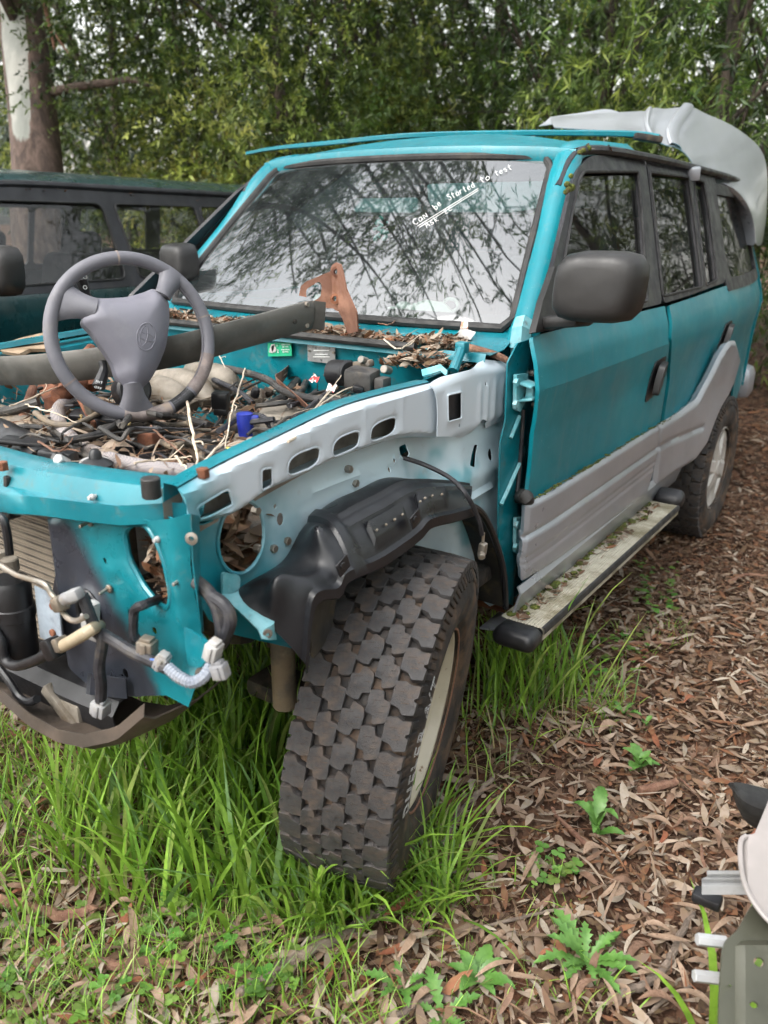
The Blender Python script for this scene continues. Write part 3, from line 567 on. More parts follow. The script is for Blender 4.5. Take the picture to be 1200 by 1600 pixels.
# the big gum with peeling bark
gb = HD(62, 352, 7.0); g1 = HD(60, 275, 7.0); g2 = HD(44, 120, 7.0); g3 = HD(28, 0, 7.0)
gt = thing('gum_tree', (gb[0], gb[1], 0), 'large gum with peeling pale and brown bark at the left', 'tree')
Pg = spline([np.array([gb[0], gb[1], -.2]), gb, g1, g2, g3, g3+(g3-g2)*2.+np.array([.1, 0, .2]), g3+(g3-g2)*5+np.array([-.5, .3, 0])], 10)
mb = MB(); ks = len(Pg); nA = 28; Rg = np.interp(np.linspace(0, 1, ks), [0, .25, .45, .7, 1], [.27, .215, .20, .185, .11]); V = []; Cg = []
for i in range(ks):
    for k in range(nA):
        a = 2*math.pi*k/nA; rr = Rg[i]*(1+.06*mnoise.noise(Vector((math.cos(a)*2, math.sin(a)*2, i*.13)))+.03*math.sin(5*a+i*.1)+(.10*math.exp(-((i-22)/4)**2)*max(0, math.cos(a+.4))))
        V.append(Pg[i]+rr*np.array([math.cos(a), math.sin(a), 0])); z = Pg[i][2]
        tow = math.cos(a-math.radians(-58-12*math.sin(z*1.1))); Cg.append((np.interp(tow, [.70, 1.0], [0, 1])*np.interp(z, [1.5, 1.95, 2.6, 6], [0, .35, 1.05, 1.3]), 0, 0, 1))
F = [(i*nA+k, i*nA+(k+1) % nA, (i+1)*nA+(k+1) % nA, (i+1)*nA+k) for i in range(ks-1) for k in range(nA)]
mesh_from('trunk', V, F, M['gum'], gt, True, 180, col=Cg)
mb = MB(); b0 = HD(84, 143, 6.9); mb.tube(spline([b0, HD(125, 135, 6.8), HD(165, 130, 6.75), HD(205, 125, 6.7), HD(234, 133, 6.65)], 6), [.040, .034, .030, .026, .018], 9); mb.tube(spline([HD(205, 125, 6.7), HD(222, 121, 6.7), HD(228, 118, 6.7)], 4), [.014, .006], 6); mb.build('branch', M['branch'], gt)
mb = MB(); mb.tube(spline([HD(68, 0, 6.9), HD(76, 35, 6.9), HD(86, 78, 6.9)], 5), [.02, .016, .012], 7); mb.tube(spline([HD(76, 35, 6.9), HD(92, 62, 6.9), HD(107, 83, 6.9)], 5), [.012, .008], 6); mb.build('branch', M['redwood'], gt)
# high limbs and sparse drooping crown of the big gum (mirrored in the windscreen)
mb = MB(); top = Pg[-1]; CP = []; CD = []; st = random.Random(21)
for k in range(46):
    i = st.randrange(int(ks*.6), ks); p = Pg[i]; e = np.array([st.uniform(-10, -1.2) if k % 3 == 0 else st.uniform(-5.5, -.4), st.uniform(-1.2, 3.6), st.uniform(6.2, 9.2)]); Q = spline([p, (p+e)/2+np.array([0, 0, st.uniform(.1, .7)]), e], 8); mb.tube(Q, [.05, .03, .012], 6)
    for _ in range(8):
        q = Q[st.randrange(6, len(Q))]; e2 = q+np.array([st.gauss(0, .8), st.gauss(0, .8), st.gauss(.1, .5)]); R2 = spline([q, (q+e2)/2+np.array([0, 0, .15]), e2], 5); mb.tube(R2, [.012, .004], 5)
        for _ in range(9): CP.append(R2[st.randrange(3, len(R2))]+np.array([st.gauss(0, .2) for _ in range(3)])); CD.append(np.array([st.gauss(0, .5), st.gauss(0, .5), -.8]))
mb.build('limb', M['bark'], gt); V, T, C_ = foliage(np.array(CP), np.array(CD), 15, (.3, .6), (.11, .18), (.14, .2), DG, (3, 3, 1, 1), .6); big_mesh('crown', V, T, M['foliage'], gt, col=C_)

# the same kind of wattle goes on around the clearing, beyond the right of the photo (mirrored in glass and paint)
def copy_tree(src, loc, rz, sc_):
    r = src.copy(); COL.objects.link(r); r.location = loc; r.rotation_euler = (0, 0, rz); r.scale = (sc_, sc_, sc_); tag(r, 'green wattle beyond the right edge, mirrored in the side windows', 'tree', 'trees around the clearing')
    for ch in src.children: c = ch.copy(); COL.objects.link(c); c.parent = r; c.matrix_parent_inverse = ch.matrix_parent_inverse.copy()
    return r
for k, (x, y, s_) in enumerate(((2.9, 7.6, 1.0), (4.3, 9.2, 1.2), (6.0, 7.4, 1.1), (7.4, 4.2, 1.3), (7.0, 1.0, 1.2), (7.6, -2.4, 1.35), (5.6, -6.0, 1.3))): copy_tree(tRe, (x, y, float(gz(x, y))), k*1.3, s_)
# ================================================================ the dismantled teal car
car = thing('dismantled_car', (0, 1.3, 0), 'teal four-wheel drive with its bonnet, front guard and headlamps stripped off', 'car')
ZP = np.array([.25, .36, .46, .70, .90, 1.02, 1.09, 1.155, 1.62, 1.72]); XP = np.array([.74, .775, .800, .803, .812, .833, .822, .797, .640, .58])
def Xs(y, z):
    y = np.asarray(y, float); z = np.asarray(z, float); x = np.interp(z, ZP, XP)
    return x-.10*np.clip((y-2.9)/.9, 0, 2)**2-.02*np.clip((.75-y)/.3, 0, 1)**2
def march(o, d, off):
    t = np.linspace(.6, 7, 1600); P = o+d*t[:, None]; f = P[:, 0]-(Xs(P[:, 1], P[:, 2])+off); k = np.where((f[:-1] > 0) & (f[1:] <= 0))[0]
    if not len(k): k = [int(np.argmin(np.abs(f[:-1])))]
    i = k[0]; a = f[i]/(f[i]-f[i+1]+1e-12) if f[i]*f[i+1] < 0 else 0; return P[i]+(P[i+1]-P[i])*a
def PS(u, v, off=0.):
    return march(CC, ray(u, v), off)
def sidepx(L, off=0.): return np.array([PS(u, v, off)[1:] for u, v in L])
def side_map(off=0., f=None):
    def g(V):
        x = Xs(V[:, 0], V[:, 1])+off
        if f is not None: x = x+f(V[:, 0], V[:, 1])
        return np.stack([x, V[:, 0], V[:, 1]], 1)
    return g
def mirror_x(o, parent):
    c = o.copy(); link(c, parent); c.scale = (-1, 1, 1); return c
# ---- greenhouse and roof
def Wp(s, t):
    """windscreen surface, s -1..1 across, t 0..1 up"""
    s = np.asarray(s, float); t = np.asarray(t, float); hw = .675+(.560-.675)*t; y = .64+(1.107-.64)*t; z = 1.155+(1.615-1.155)*t; c = 1-np.abs(s)**2.3
    return np.stack([hw*s, y-(.055+.02*t)*c-.03*np.sin(np.pi*t)*0, z+.006*np.sin(np.pi*t)+.012*t*c+0*s], -1)
def ws_px(u, v):
    q = np.array([0., .5]); d = ray(u, v); d = d/np.linalg.norm(d)
    def e(q): w_ = Wp(q[0], q[1])-CC; r = w_-d*(w_@d); return r
    for _ in range(25):
        r = e(q); J = np.stack([(e(q+h)-r)/1e-4 for h in (np.array([1e-4, 0]), np.array([0, 1e-4]))], 1); q = q-np.linalg.lstsq(J, r, rcond=None)[0]
    return q
S_, T_ = np.meshgrid(np.linspace(-.985, .985, 25), np.linspace(.02, .975, 15)); wsg = MB().grid(Wp(S_, T_)).build('windscreen', M['wsglass'], car, True, 180)
# rubber surround of the windscreen
ring = [Wp(s, 0.) for s in np.linspace(-.96, .96, 24)]+[Wp(1, t) for t in np.linspace(.05, .93, 12)]+[Wp(s, 1.0) for s in np.linspace(.96, -.96, 24)]+[Wp(-1, t) for t in np.linspace(.93, .05, 12)]
MB().tube(np.array(ring+[ring[0], ring[1]]), .013, 8).build('windscreen_seal', M['rubber'], wsg)
# black ceramic border inside the lower glass
S_, T_ = np.meshgrid(np.linspace(-.97, .97, 25), np.linspace(.0, .065, 3)); G = Wp(S_, T_); G[..., 1] += .006; MB().grid(G).build('windscreen_border', M['frame'], wsg)
# roof skin
def roofz(x, y):
    t = np.clip(np.abs(x)/.62, 0, 1); c = 1-t**2.6; f = np.clip((y-1.07)/.5, 0, 1); f = 1-(1-f)**2
    return 1.637+c*(.022+.072*f)+.004*f-.05*np.clip((y-3.2)/.6, 0, 1)**2
RX, RY = np.meshgrid(np.sin(np.linspace(-1, 1, 29)*math.pi/2)*.628, np.concatenate([np.linspace(0, .4, 9), np.linspace(.5, 2.7, 14)])); 
y0 = 1.115-.075*(1-np.abs(RX/.628)**2.3); RY = y0+RY; RZ = roofz(RX, RY)
G = np.stack([RX, RY, RZ], -1); lip = G[0].copy(); lip[:, 1] -= .010; lip[:, 2] -= .022; lip2 = lip.copy(); lip2[:, 1] += .006; lip2[:, 2] -= .02; G = np.concatenate([lip2[None], lip[None], G]); roof = MB().grid(G[:, ::-1] if False else G, thick=.002).build('roof', M['teal'], car, True, 50)
# A-pillars, gutters, pillars on both sides
def pillar(sgn):
    mb = MB()
    A = spline([(.700, .60, 1.10), (.702, .66, 1.165), (.640, .905, 1.40), (.605, 1.075, 1.585), (.585, 1.22, 1.648), (.60, 1.6, 1.668)], 6)
    for P_ in A: pass
    prof = np.array([(-.035, .012), (-.012, .026), (.018, .018), (.042, -.006), (.040, -.03), (-.03, -.03)])
    V = []; k = len(prof); T = np.gradient(A, axis=0); T /= np.linalg.norm(T, axis=1)[:, None]; out = np.array([1., -.25, .15])
    for i in range(len(A)):
        o_ = out-T[i]*(out@T[i]); o_ /= np.linalg.norm(o_); up = np.cross(o_, T[i]); up = up if up[1] < 0 or up[2] > 0 else -up
        V += [A[i]+o_*a+up*b for a, b in prof]
    V = np.array(V); V[:, 0] *= sgn; F = [(i*k+j, i*k+(j+1) % k, (i+1)*k+(j+1) % k, (i+1)*k+j) for i in range(len(A)-1) for j in range(k)]
    mb.add(V, F); mb.build('a_pillar', M['teal'], car, True, 60)
    # drip gutter
    gpts = [(.628, 1.00, 1.525), (.622, 1.09, 1.605), (.628, 1.20, 1.640), (.640, 1.5, 1.652), (.643, 2.2, 1.655), (.63, 3.2, 1.645), (.58, 3.65, 1.62)]
    gp = spline(gpts, 6); gp[:, 0] *= sgn; MB().tube(gp, .013, 8, flat=1.1).build('roof_gutter', M['frame'], car)
for sgn in (1, -1): pillar(sgn)
# ---- doors (left side is the visible one; the right side is mirrored)
door_edge = [(832, 527), (838, 560), (843, 611), (839, 650), (836, 668), (830, 729), (823, 789), (820, 850), (818, 910)]
seam = [(1020, 765), (1031, 664), (1042, 592), (1044, 529), (1041, 490), (1039, 478)]
belt = [(1039, 478), (1000, 487), (940, 500), (880, 513), (845, 522)]
fd = panel('front_door', rpoly(sidepx(door_edge+seam+belt), .008, 3), [], side_map(0.), M['teal'], car, .018, .012, 12)
rear_top = [(1046, 477), (1100, 458), (1150, 440), (1176, 430)]
rear_edge = [(1192, 470), (1195, 560), (1180, 640), (1165, 560), (1158, 538), (1148, 545), (1128, 580), (1098, 632), (1035, 668)]
rdq = sidepx([(1046, 477), (1085, 464), (1118, 452), (1136, 446), (1140, 480), (1136, 540), (1125, 590), (1098, 634), (1060, 655), (1036, 668), (1047, 592), (1049, 529)])
rd = panel('rear_door', rpoly(rdq, .008, 3), [], side_map(0.), M['teal'], car, .05, .012)
# quarter panel with wheel opening, built in side view
qa = [(2.62, 1.16), (3.2, 1.165), (3.62, 1.15), (3.68, 1.0), (3.66, .62), (3.42, .55), (3.22, .52)]+[(2.675+.50*math.cos(a), .37+.50*math.sin(a)) for a in np.linspace(.25, math.pi*.88, 14)]+[(2.18, .62), (2.28, .72), (2.45, .86), (2.58, 1.0)]
qp = panel('quarter_panel', rpoly(qa, .01, 3), [], side_map(-.004), M['teal'], car, .06, .01)
# tail of the body
mb = MB(); G = []
for z in np.linspace(.55, 1.62, 12):
    xx = float(Xs(3.62, z)); G.append([(s*xx, 3.66+.05*(1-s*s)-.10*max(0, z-1.15), z) for s in np.linspace(-1, 1, 13)])
mb.grid(G, thick=.01); mb.build('tailgate', M['teal'], car)
mb = MB(); mb.box((0, 3.74, .56), (1.55, .16, .2), bev=.05); mb.build('rear_bumper', M['silver'], car)
# black window frames
def frame_and_glass(name, outer, holes, parent, gl):
    hp = [rpoly(sidepx(h), .02, 4) for h in holes]; f = panel(name, rpoly(sidepx(outer), .03, 4), hp, side_map(.004), M['frame'], parent, .05, .014)
    for h, q in zip(holes, hp):
        c = q.mean(0); g = panel('window_glass', c+(q-c)*1.03, [], side_map(-.010), M[gl], parent, .08, 0); 
        bp_ = np.vstack([q, q[:1]]); x = Xs(bp_[:, 0], bp_[:, 1])+.004; MB().tube(np.stack([x, bp_[:, 0], bp_[:, 1]], 1), .0055, 6, caps=False).build('window_seal', M['rubber'], parent)
    return f
fo = [(829, 521), (862, 418), (893, 284), (902, 262), (920, 244), (955, 240), (1003, 246), (1016, 330), (1033, 474), (960, 492), (880, 510)]
fh = [(866, 496), (876, 425), (892, 330), (901, 285), (910, 268), (995, 268), (1002, 340), (1010, 470), (940, 484)]
frame_and_glass('window_frame', fo, [fh], fd, 'sideglass')
ro = [(1005, 247), (1078, 257), (1112, 268), (1118, 300), (1130, 380), (1132, 441), (1080, 460), (1036, 474), (1018, 330)]
rh1 = [(1013, 269), (1074, 277), (1082, 330), (1096, 448), (1034, 463), (1022, 340)]
rh2 = [(1082, 279), (1098, 284), (1108, 340), (1119, 438), (1101, 446), (1090, 350)]
frame_and_glass('window_frame', ro, [rh1, rh2], rd, 'sideglass')
qo = [(2.60, 1.145), (2.60, 1.61), (3.3, 1.60), (3.62, 1.45), (3.64, 1.16), (3.2, 1.15)]
qh = [(2.70, 1.20), (2.66, 1.56), (3.25, 1.56), (3.45, 1.42), (3.50, 1.21)]
hq = rpoly(qh, .05, 4); panel('window_frame', rpoly(qo, .04, 4), [hq], side_map(.002), M['frame'], qp, .08, .012); panel('window_glass', hq.mean(0)+(hq-hq.mean(0))*1.04, [], side_map(-.008), M['sideglass'], qp, .1, 0)
# cladding on doors
def clad_rel(grooves, clo=None):
    def f(y, z):
        r = np.zeros_like(y)
        for (a, b, w_, d) in grooves: r -= d*np.exp(-((z-(a+b*y))/w_)**2)
        return r
    return f
def cl_line(p, q):
    a, b = PS(*p, .025), PS(*q, .025); k = (b[2]-a[2])/(b[1]-a[1]); return a[2]-k*a[1], k
g1 = cl_line((828, 838), (1028, 702)); g2 = cl_line((828, 870), (1024, 722)); g3 = cl_line((828, 878), (1024, 729)); g4 = cl_line((824, 790), (1030, 668))
fcl = [(825, 788), (1031, 665), (1026, 720), (1010, 772), (930, 834), (818, 910), (817, 880), (822, 835)]
cq = rpoly(sidepx(fcl, .022), .012, 4); rnd = lambda poly, d, w_: (lambda y, z: -d*np.exp(-(pdist(np.stack([y, z], 1), poly)/w_)**2))
panel('door_cladding', cq, [], side_map(.024, lambda y, z: rnd(cq, .010, .008)(y, z)+clad_rel([(g1[0], g1[1], .007, .009), (g2[0], g2[1], .006, .004), (g3[0], g3[1]-.0, .006, .004)])(y, z)), M['silver'], fd, .0065, .018, 60)
rcl = [(1034, 664), (1062, 647), (1093, 624), (1112, 590), (1130, 556), (1146, 533), (1154, 533), (1160, 560), (1149, 600), (1131, 640), (1122, 663), (1111, 696), (1096, 724), (1062, 738), (1040, 752), (1018, 772), (1029, 720)]
gq = cl_line((1032, 699), (1115, 650))
def flare(y, z): return .055*np.clip((y-1.8)/.75, 0, 1)**1.5-.010*np.exp(-((z-(gq[0]+gq[1]*y))/.010)**2)*(y < 2.25)+.02*np.clip((.75-z)/.3, 0, 1)*np.clip((y-1.8)/.5, 0, 1)
def clpx(L):
    out = []
    for u, v in L:
        p = PS(u, v, .024)
        for _ in range(3): p = PS(u, v, .024+float(flare(p[1:2], p[2:3])[0]))
        out.append(p[1:])
    return np.array(out)
cr_ = rpoly(clpx(rcl), .02, 4); panel('door_cladding', cr_, [], side_map(.024, lambda y, z: flare(y, z)+rnd(cr_, .014, .012)(y, z)), M['silver'], rd, .010, .03, 60)
# rocker sill under the doors
mb = MB(); ys = np.linspace(.50, 2.15, 24); mb.grid([[(.812, y, .475), (.822, y, .455), (.812, y, .42), (.795, y, .36), (.76, y, .32), (.70, y, .31)] for y in ys], thick=.006); mb.build('rocker_sill', M['silver'], car)
# door handles
def handle(u, v, parent, w_=.085, h_=.055, ang=0):
    c = PS(u, v, .0); 
    mb = MB(); cy_, cz_ = c[1], c[2]
    def q(L): return np.stack([Xs(L[:, 0], L[:, 1]), L[:, 0], L[:, 1]], 1)
    b = rpoly([(cy_-w_, cz_-h_*1.3), (cy_+w_*.8, cz_-h_), (cy_+w_, cz_+h_*1.2), (cy_-w_*.7, cz_+h_*1.1)], .02, 4); o = panel('door_handle', b, [], lambda L: q(L)+np.array([.004, 0, 0]), M['plastic'], parent, .03, .01)
    b2 = rpoly([(cy_-w_*.55, cz_-h_*.95), (cy_+w_*.75, cz_-h_*.55), (cy_+w_*.85, cz_+h_*.9), (cy_-w_*.25, cz_+h_*.8)], .018, 4); panel('handle_lever' if False else 'door_handle', b2, [], lambda L: q(L)+np.array([.030, 0, 0])-np.array([.012, 0, 0])*((L[:, 0]-cy_)/w_)[:, None], M['mirror_plastic'], parent, .02, .022)
handle(1022, 591, fd, .075, .062); handle(1132, 523, rd, .075, .05)
# ---- left side mirror (on the front door) : shell + stalk + triangle
def mirror_shell(c, sx, sy, sz, par, sgn=1):
    mb = MB(); n = 22; k = 13; V = []
    # superellipsoid shell facing forward, flat towards the rear
    for i in range(k):
        f = i/(k-1); yy = -sy*(math.cos(f*math.pi/2)) if f < 1 else 0; r = (1-(1-f)**2.6)**(1/2.6) if f > 0 else 0.02
        for j in range(n):
            a = 2*math.pi*j/n; e = 4.2; ca, sa = math.cos(a), math.sin(a); m_ = (abs(ca)**e+abs(sa)**e)**(-1/e)
            px_, pz_ = ca*m_*r*sx*(1-.10*(sa*m_)*0), sa*m_*r*sz
            px_ += .10*sx*(-pz_/sz)*(-sgn)*.6
            V.append((c[0]+px_*sgn if False else c[0]+px_, c[1]+yy+.12*px_*sgn, c[2]+pz_))
    F = [(i*n+j, i*n+(j+1) % n, (i+1)*n+(j+1) % n, (i+1)*n+j) for i in range(k-1) for j in range(n)]+[tuple(range(n)), tuple((k-1)*n+j for j in range(n))[::-1]]
    mb.add(V, F); return mb
mc = HX(942, 448, .94)
mb = mirror_shell(mc, .105, .085, .084, fd); mo = mb.build('side_mirror', M['mirror_plastic'], fd, True, 50)
mb = MB(); s0 = PS(850, 505, .0); tri = [(834, 520), (846, 470), (866, 413), (868, 440), (872, 497)]; tr3 = sidepx(tri, .01); panel('mirror_base', rpoly(tr3, .008, 3), [], side_map(.014), M['mirror_plastic'], fd, .03, .02)
e0 = PS(862, 503, .02); e1 = mc+np.array([-.06, .0, -.085]); mb.box((e0+e1)/2, (np.linalg.norm(e1-e0)+.06, .075, .032), rot=cube_rot(0, math.atan2(e0[2]-e1[2], e1[0]-e0[0]), math.atan2(e1[1]-e0[1], e1[0]-e0[0])), bev=.012); mb.build('mirror_arm', M['mirror_plastic'], fd)
# right-hand copies of doors (seen dimly through the glass)
for src in (fd, rd, qp):
    c = mirror_x(src, car)
    c.matrix_parent_inverse = Matrix.Translation(-ORIG[car.name])
    for ch in list(src.children):
        if ch.name.startswith(('window_frame', 'window_glass')):
            d = ch.copy(); COL.objects.link(d); d.parent = c
mr = HD(291, 409, 2.95); mirror_shell(mr, .075, .085, .066, car, -1).build('side_mirror', M['mirror_plastic'], car, True, 50)
mb = MB(); mb.box(mr+np.array([.09, .03, -.06]), (.10, .04, .025), bev=.01); mb.build('mirror_arm', M['mirror_plastic'], car)
# ---- side step
step = MB(); zf = lambda y: .385-.022*(y-.46)/1.35
G = []
for y in np.linspace(.47, 1.80, 3):
    G.append([(.78, y, zf(y)+.004)]+[(.80+.100*k/22, y, zf(y)+(.0022 if k % 2 else 0)) for k in range(23)]+[(.906, y, zf(y)-.006), (.906, y, zf(y)-.035), (.885, y, zf(y)-.045), (.80, y, zf(y)-.03)])
step.grid(G); step = step.build('side_step', M['step'], car, True, 25)
mb = MB(); mb.grid([[(.9005, y, zf(y)+.0035), (.9075, y, zf(y)+.003), (.9105, y, zf(y)-.003), (.9105, y, zf(y)-.016), (.907, y, zf(y)-.018)] for y in (.47, 1.2, 1.80)]); mb.build('rubber_strip', M['rubber'], step)
mb = MB(); mb.box((.848, .435, .362), (.125, .09, .055), bev=.026, seg=4); mb.build('end_cap', M['plastic'], step)
mb = MB(); mb.box((.852, 1.85, .372), (.115, .09, .07), bev=.03, seg=4, rot=cube_rot(.35)); mb.build('end_cap', M['plastic'], step)
for y in (.62, 1.15, 1.68): mb = MB(); mb.box((.72, y, .34), (.2, .05, .02), bev=.004); mb.build('step_bracket', M['rust'], step)
# ---- front end: inner guard (apron), rail, end plate
def onx(x): return lambda L: np.array([HX(u, v, x)[1:] for u, v in L])
yz64, yz70 = onx(.645), onx(.705)
def hole_rel(holes, d, w_):
    def f(V2):
        r = np.zeros(len(V2))
        for h in holes: r -= d*np.exp(-(pdist(V2, h)/w_)**2)
        return r
    return f
ap_out = yz64([(300, 812), (352, 770), (440, 702), (536, 652), (676, 614), (792, 580), (789, 690), (786, 800), (783, 925), (740, 940), (660, 880), (560, 960), (450, 1010), (360, 990), (325, 968), (304, 930), (300, 880)])
hc = HX(371, 837, .645); ah = [ell(hc[1:], .060, .070, 0, 26), rpoly(yz64([(623, 698), (634, 693), (638, 708), (632, 718), (624, 714)]), .006, 3), ell(HX(437, 811, .645)[1:], .010, .013, 0, 10), ell(HX(430, 791, .645)[1:], .005, .005, 0, 8), ell(HX(611, 719, .645)[1:], .005, .006, 0, 8), ell(HX(603, 733, .645)[1:], .005, .006, 0, 8), ell(HX(736, 705, .645)[1:], .011, .016, 0, 12), rpoly(yz64([(703, 722), (712, 690), (718, 690), (710, 724)]), .006, 2), ell(HX(751, 718, .645)[1:], .004, .005, 0, 8)]
def ap_map(V):
    y, z = V[:, 0], V[:, 1]; x = .645+.045*np.clip((.92-z)/.16, 0, 1)**2*np.exp(-((y+.02)/.28)**2)+.012*np.exp(-((z-.80)/.03)**2)*(y > .2)
    tb = np.clip((y-.24)/.10, 0, 1); x = x+.055*tb*tb*(3-2*tb)+.020*np.exp(-(((y-.06)/.10)**2+((z-.83)/.06)**2))-.018*np.clip(1-np.hypot((y-.33)/.12, (z-.80)/.10), 0, 1)**.5*0
    # pressed rectangles on the toe board and ribs
    for (u0, v0, wy, wz, d) in ((770, 705, .030, .062, -.008), (716, 765, .09, .010, .010), (560, 740, .20, .006, .006), (700, 655, .15, .006, .006)):
        c = HX(u0, v0, .645); x = x+d/(1+np.exp((np.maximum(np.abs(y-c[1])/wy, np.abs(z-c[2])/wz)-1)*14))
    for h in ah[:1]: x = x+.010*np.exp(-(pdist(V, h)/.012)**2)
    return np.stack([x, y, z], 1)
apron = panel('inner_guard', ap_out, ah, ap_map, M['apron'], car, .016, .002)
top = [(287, 766), (350, 730), (440, 686), (536, 640), (610, 617), (678, 600)]; low = [(690, 684), (650, 684), (618, 688), (551, 711), (470, 748), (425, 769), (372, 805), (311, 820), (297, 815)]
rh = [rpoly(yz70([(309, 794), (359, 764), (366, 789), (318, 816)]), .008, 3), rpoly(yz70([(411, 734), (428, 731), (429, 762), (411, 768)]), .007, 3)]
for (u, v, a, b) in ((477, 721, 25, 17), (543, 694, 21, 16), (601, 671, 20, 15)):
    tt = np.linspace(0, 2*np.pi, 28, endpoint=False); sx = np.sign(np.cos(tt))*np.abs(np.cos(tt))**(2/3.); sy_ = np.sign(np.sin(tt))*np.abs(np.sin(tt))**(2/3.)
    rh.append(yz70([(u+a*x_-.12*b*y_, v-.41*a*x_+b*.98*y_) for x_, y_ in zip(sx, sy_)]))
def rail_map(V):
    y, z = V[:, 0], V[:, 1]; x = np.full(len(V), .705); pt = spline(yz70(top), 6); pl = spline(yz70(low[::-1]), 6); zt = np.interp(y, pt[:, 0], pt[:, 1]); zl = np.interp(y, pl[:, 0], pl[:, 1])
    x = x-.014*np.exp(-((zt-z)/.006)**2)-.016*np.exp(-((z-zl)/.007)**2)
    for h in rh: d = pdist(V, h); x = x-.004*np.exp(-(d/.005)**2)
    for yy in (-.47, -.26, -.08, .06): x = x+.002*np.exp(-((y-yy)/.008)**2)
    return np.stack([x, y, z], 1)
rail = panel('guard_rail', np.vstack([spline(yz70(top), 6), spline(yz70(low), 6)]), rh, rail_map, M['rail'], car, .0065, .002, 30)
pt = spline([HX(u, v, .705) for u, v in top], 5); mb = MB(); mb.grid([[p+np.array([-.014, 0, .002]), p+np.array([-.020, 0, .004]), p+np.array([-.046, 0, .003]), p+np.array([-.050, 0, -.03])] for p in pt], thick=.002); mb.build('rail_top', M['teal_in'], rail)
pl = spline([HX(u, v, .705) for u, v in low[::-1]], 5); mb = MB(); mb.grid([[p+np.array([-.014, 0, .001]), p+np.array([-.022, 0, -.003]), p+np.array([-.058, 0, -.004])] for p in pl], thick=.002); mb.build('rail_flange', M['apron'], rail)
# rusty inside face of the box rail, seen through the slots
mb = MB(); mb.grid([[np.array([.652, p[1], p[2]-.008]), np.array([.652, p[1], p[2]-.12])] for p in pt]); mb.build('rail_inner_face', pm('dusty_rail_inside', (.20, .17, .14), (.30, .26, .22), 12, rough=.8, dirt=(.15, .08, .04), dsc=15, damt=.7), rail)
ep_o = onx(.718)([(677, 601), (700, 590), (740, 577), (770, 563), (799, 566), (797, 610), (793, 657), (776, 664), (764, 670), (760, 658), (755, 655), (748, 660), (742, 676), (725, 685), (700, 682), (683, 682), (684, 650), (683, 625)])
eh = [rpoly(onx(.718)([(697, 617), (719, 612), (719, 653), (698, 659)]), .006, 3), ell(HX(759, 600, .718)[1:], .004, .006, 0, 8), ell(HX(718, 665, .718)[1:], .004, .005, 0, 8)]
def ep_map(V):
    y, z = V[:, 0], V[:, 1]; x = np.full(len(V), .718); zt = np.interp(y, [.2, .35, .6], [1.085, 1.10, 1.075]); x = x-.022*np.clip(1-(zt-z)/.022, 0, 1)**2+.0
    for yy in (.395, .435, .475, .52): x = x+.004*np.exp(-((y-yy)/.009)**2)*(z < 1.04)*(z > .94)
    x = x-.010*np.exp(-((z-.925)/.010)**2)
    for h in eh[:1]: x = x+.004*np.exp(-(pdist(V, h)/.008)**2)
    return np.stack([x, y, z], 1)
mb = MB(); mb.grid([[(.711, .24, .945), (.711, .36, .945)], [(.711, .24, 1.05), (.711, .36, 1.05)]], thick=.003); mb.build('hole_shade_sheet', M['plastic'], car)  # black sheet added for the shade inside the plate's square hole
endp = panel('cowl_side_plate', ep_o, eh, ep_map, M['rail'], car, .010, .002, 50)
# hinge pillar and hinges
hp_o = onx(.735)([(784, 566), (800, 535), (848, 520), (858, 560), (862, 612), (858, 668), (850, 729), (842, 788), (838, 850), (836, 925), (800, 945), (772, 938), (770, 800), (773, 690), (781, 655)])
def hp_map(V):
    y, z = V[:, 0], V[:, 1]; a = HX(808, 700, .735)[1]; b = HX(830, 700, .735)[1]; t = np.clip((y-a)/(b-a), 0, 1); return np.stack([.752-.045*t**2*(3-2*t), y, z], 1)
hp = panel('hinge_pillar', hp_o, [], hp_map, M['teal_in'], car, .02, .004)
M['hinge'] = pm('pale_teal_hinge_paint', (.10, .33, .37), (.20, .42, .46), 14, rough=.4, dirt=(.12, .10, .08), dsc=30, dlo=.52, dhi=.7, damt=.7)
def hinge(v0):
    mb = MB(); a = HX(812, v0, .755); bl = lambda du, dv, x: HX(812+du, v0+dv, x)
    mb.prism(rpoly([bl(-10, -30, .757), bl(8, -32, .757), bl(6, -8, .757), bl(4, 12, .757), bl(-4, 28, .757), bl(-11, 24, .757)], .004, 2), (.010, 0, 0))
    for dv in (-16, 8): mb.box(bl(12, dv, .778), (.05, .055, .007), bev=.002, rot=cube_rot(0, .2 if dv < 0 else -.2, 0))
    mb.box(bl(19, -4, .785), (.024, .034, .036), bev=.005)
    h = mb.build('door_hinge', M['hinge'], hp)
    for du, dv in ((-5, -18), (-6, 16)): m2 = MB(); m2.cyl(bl(du, dv, .772), (1, 0, 0), .010, .012, 6, bev=.1); m2.build('bolt', M['hinge'], hp)
hinge(615); hinge(838)
for u, v in ((832, 583), (835, 633), (824, 807), (815, 893)): mb = MB(); mb.cyl(HX(u, v, .752), (1, 0, 0), .009, .014, 8); mb.build('bolt', M['zinc'], hp)
mb = MB(); mb.cyl(HX(813, 775, .76), (1, .1, 0), .022, .03, 16); mb.tube(spline([HX(813, 776, .77), HX(820, 776, .80), HX(826, 782, .80)], 5), [.018, .02, .021, .017], 12); mb.build('wiring_grommet', M['rubber'], hp)
mb = MB(); mb.tube(spline([HX(818, 640, .757), HX(815, 690, .757), HX(811, 740, .757), HX(808, 768, .76)], 6), .006, 8); mb.build('wiring_loom', M['wire'], hp)
for (p0, p1) in (((812, 650), (798, 684)), ((812, 724), (783, 788))): mb = MB(); mb.tube(np.array([HX(*p0, .757), HX(*p1, .757)]), .0055, 6); mb.build('brace_rod', M['hinge'], hp)
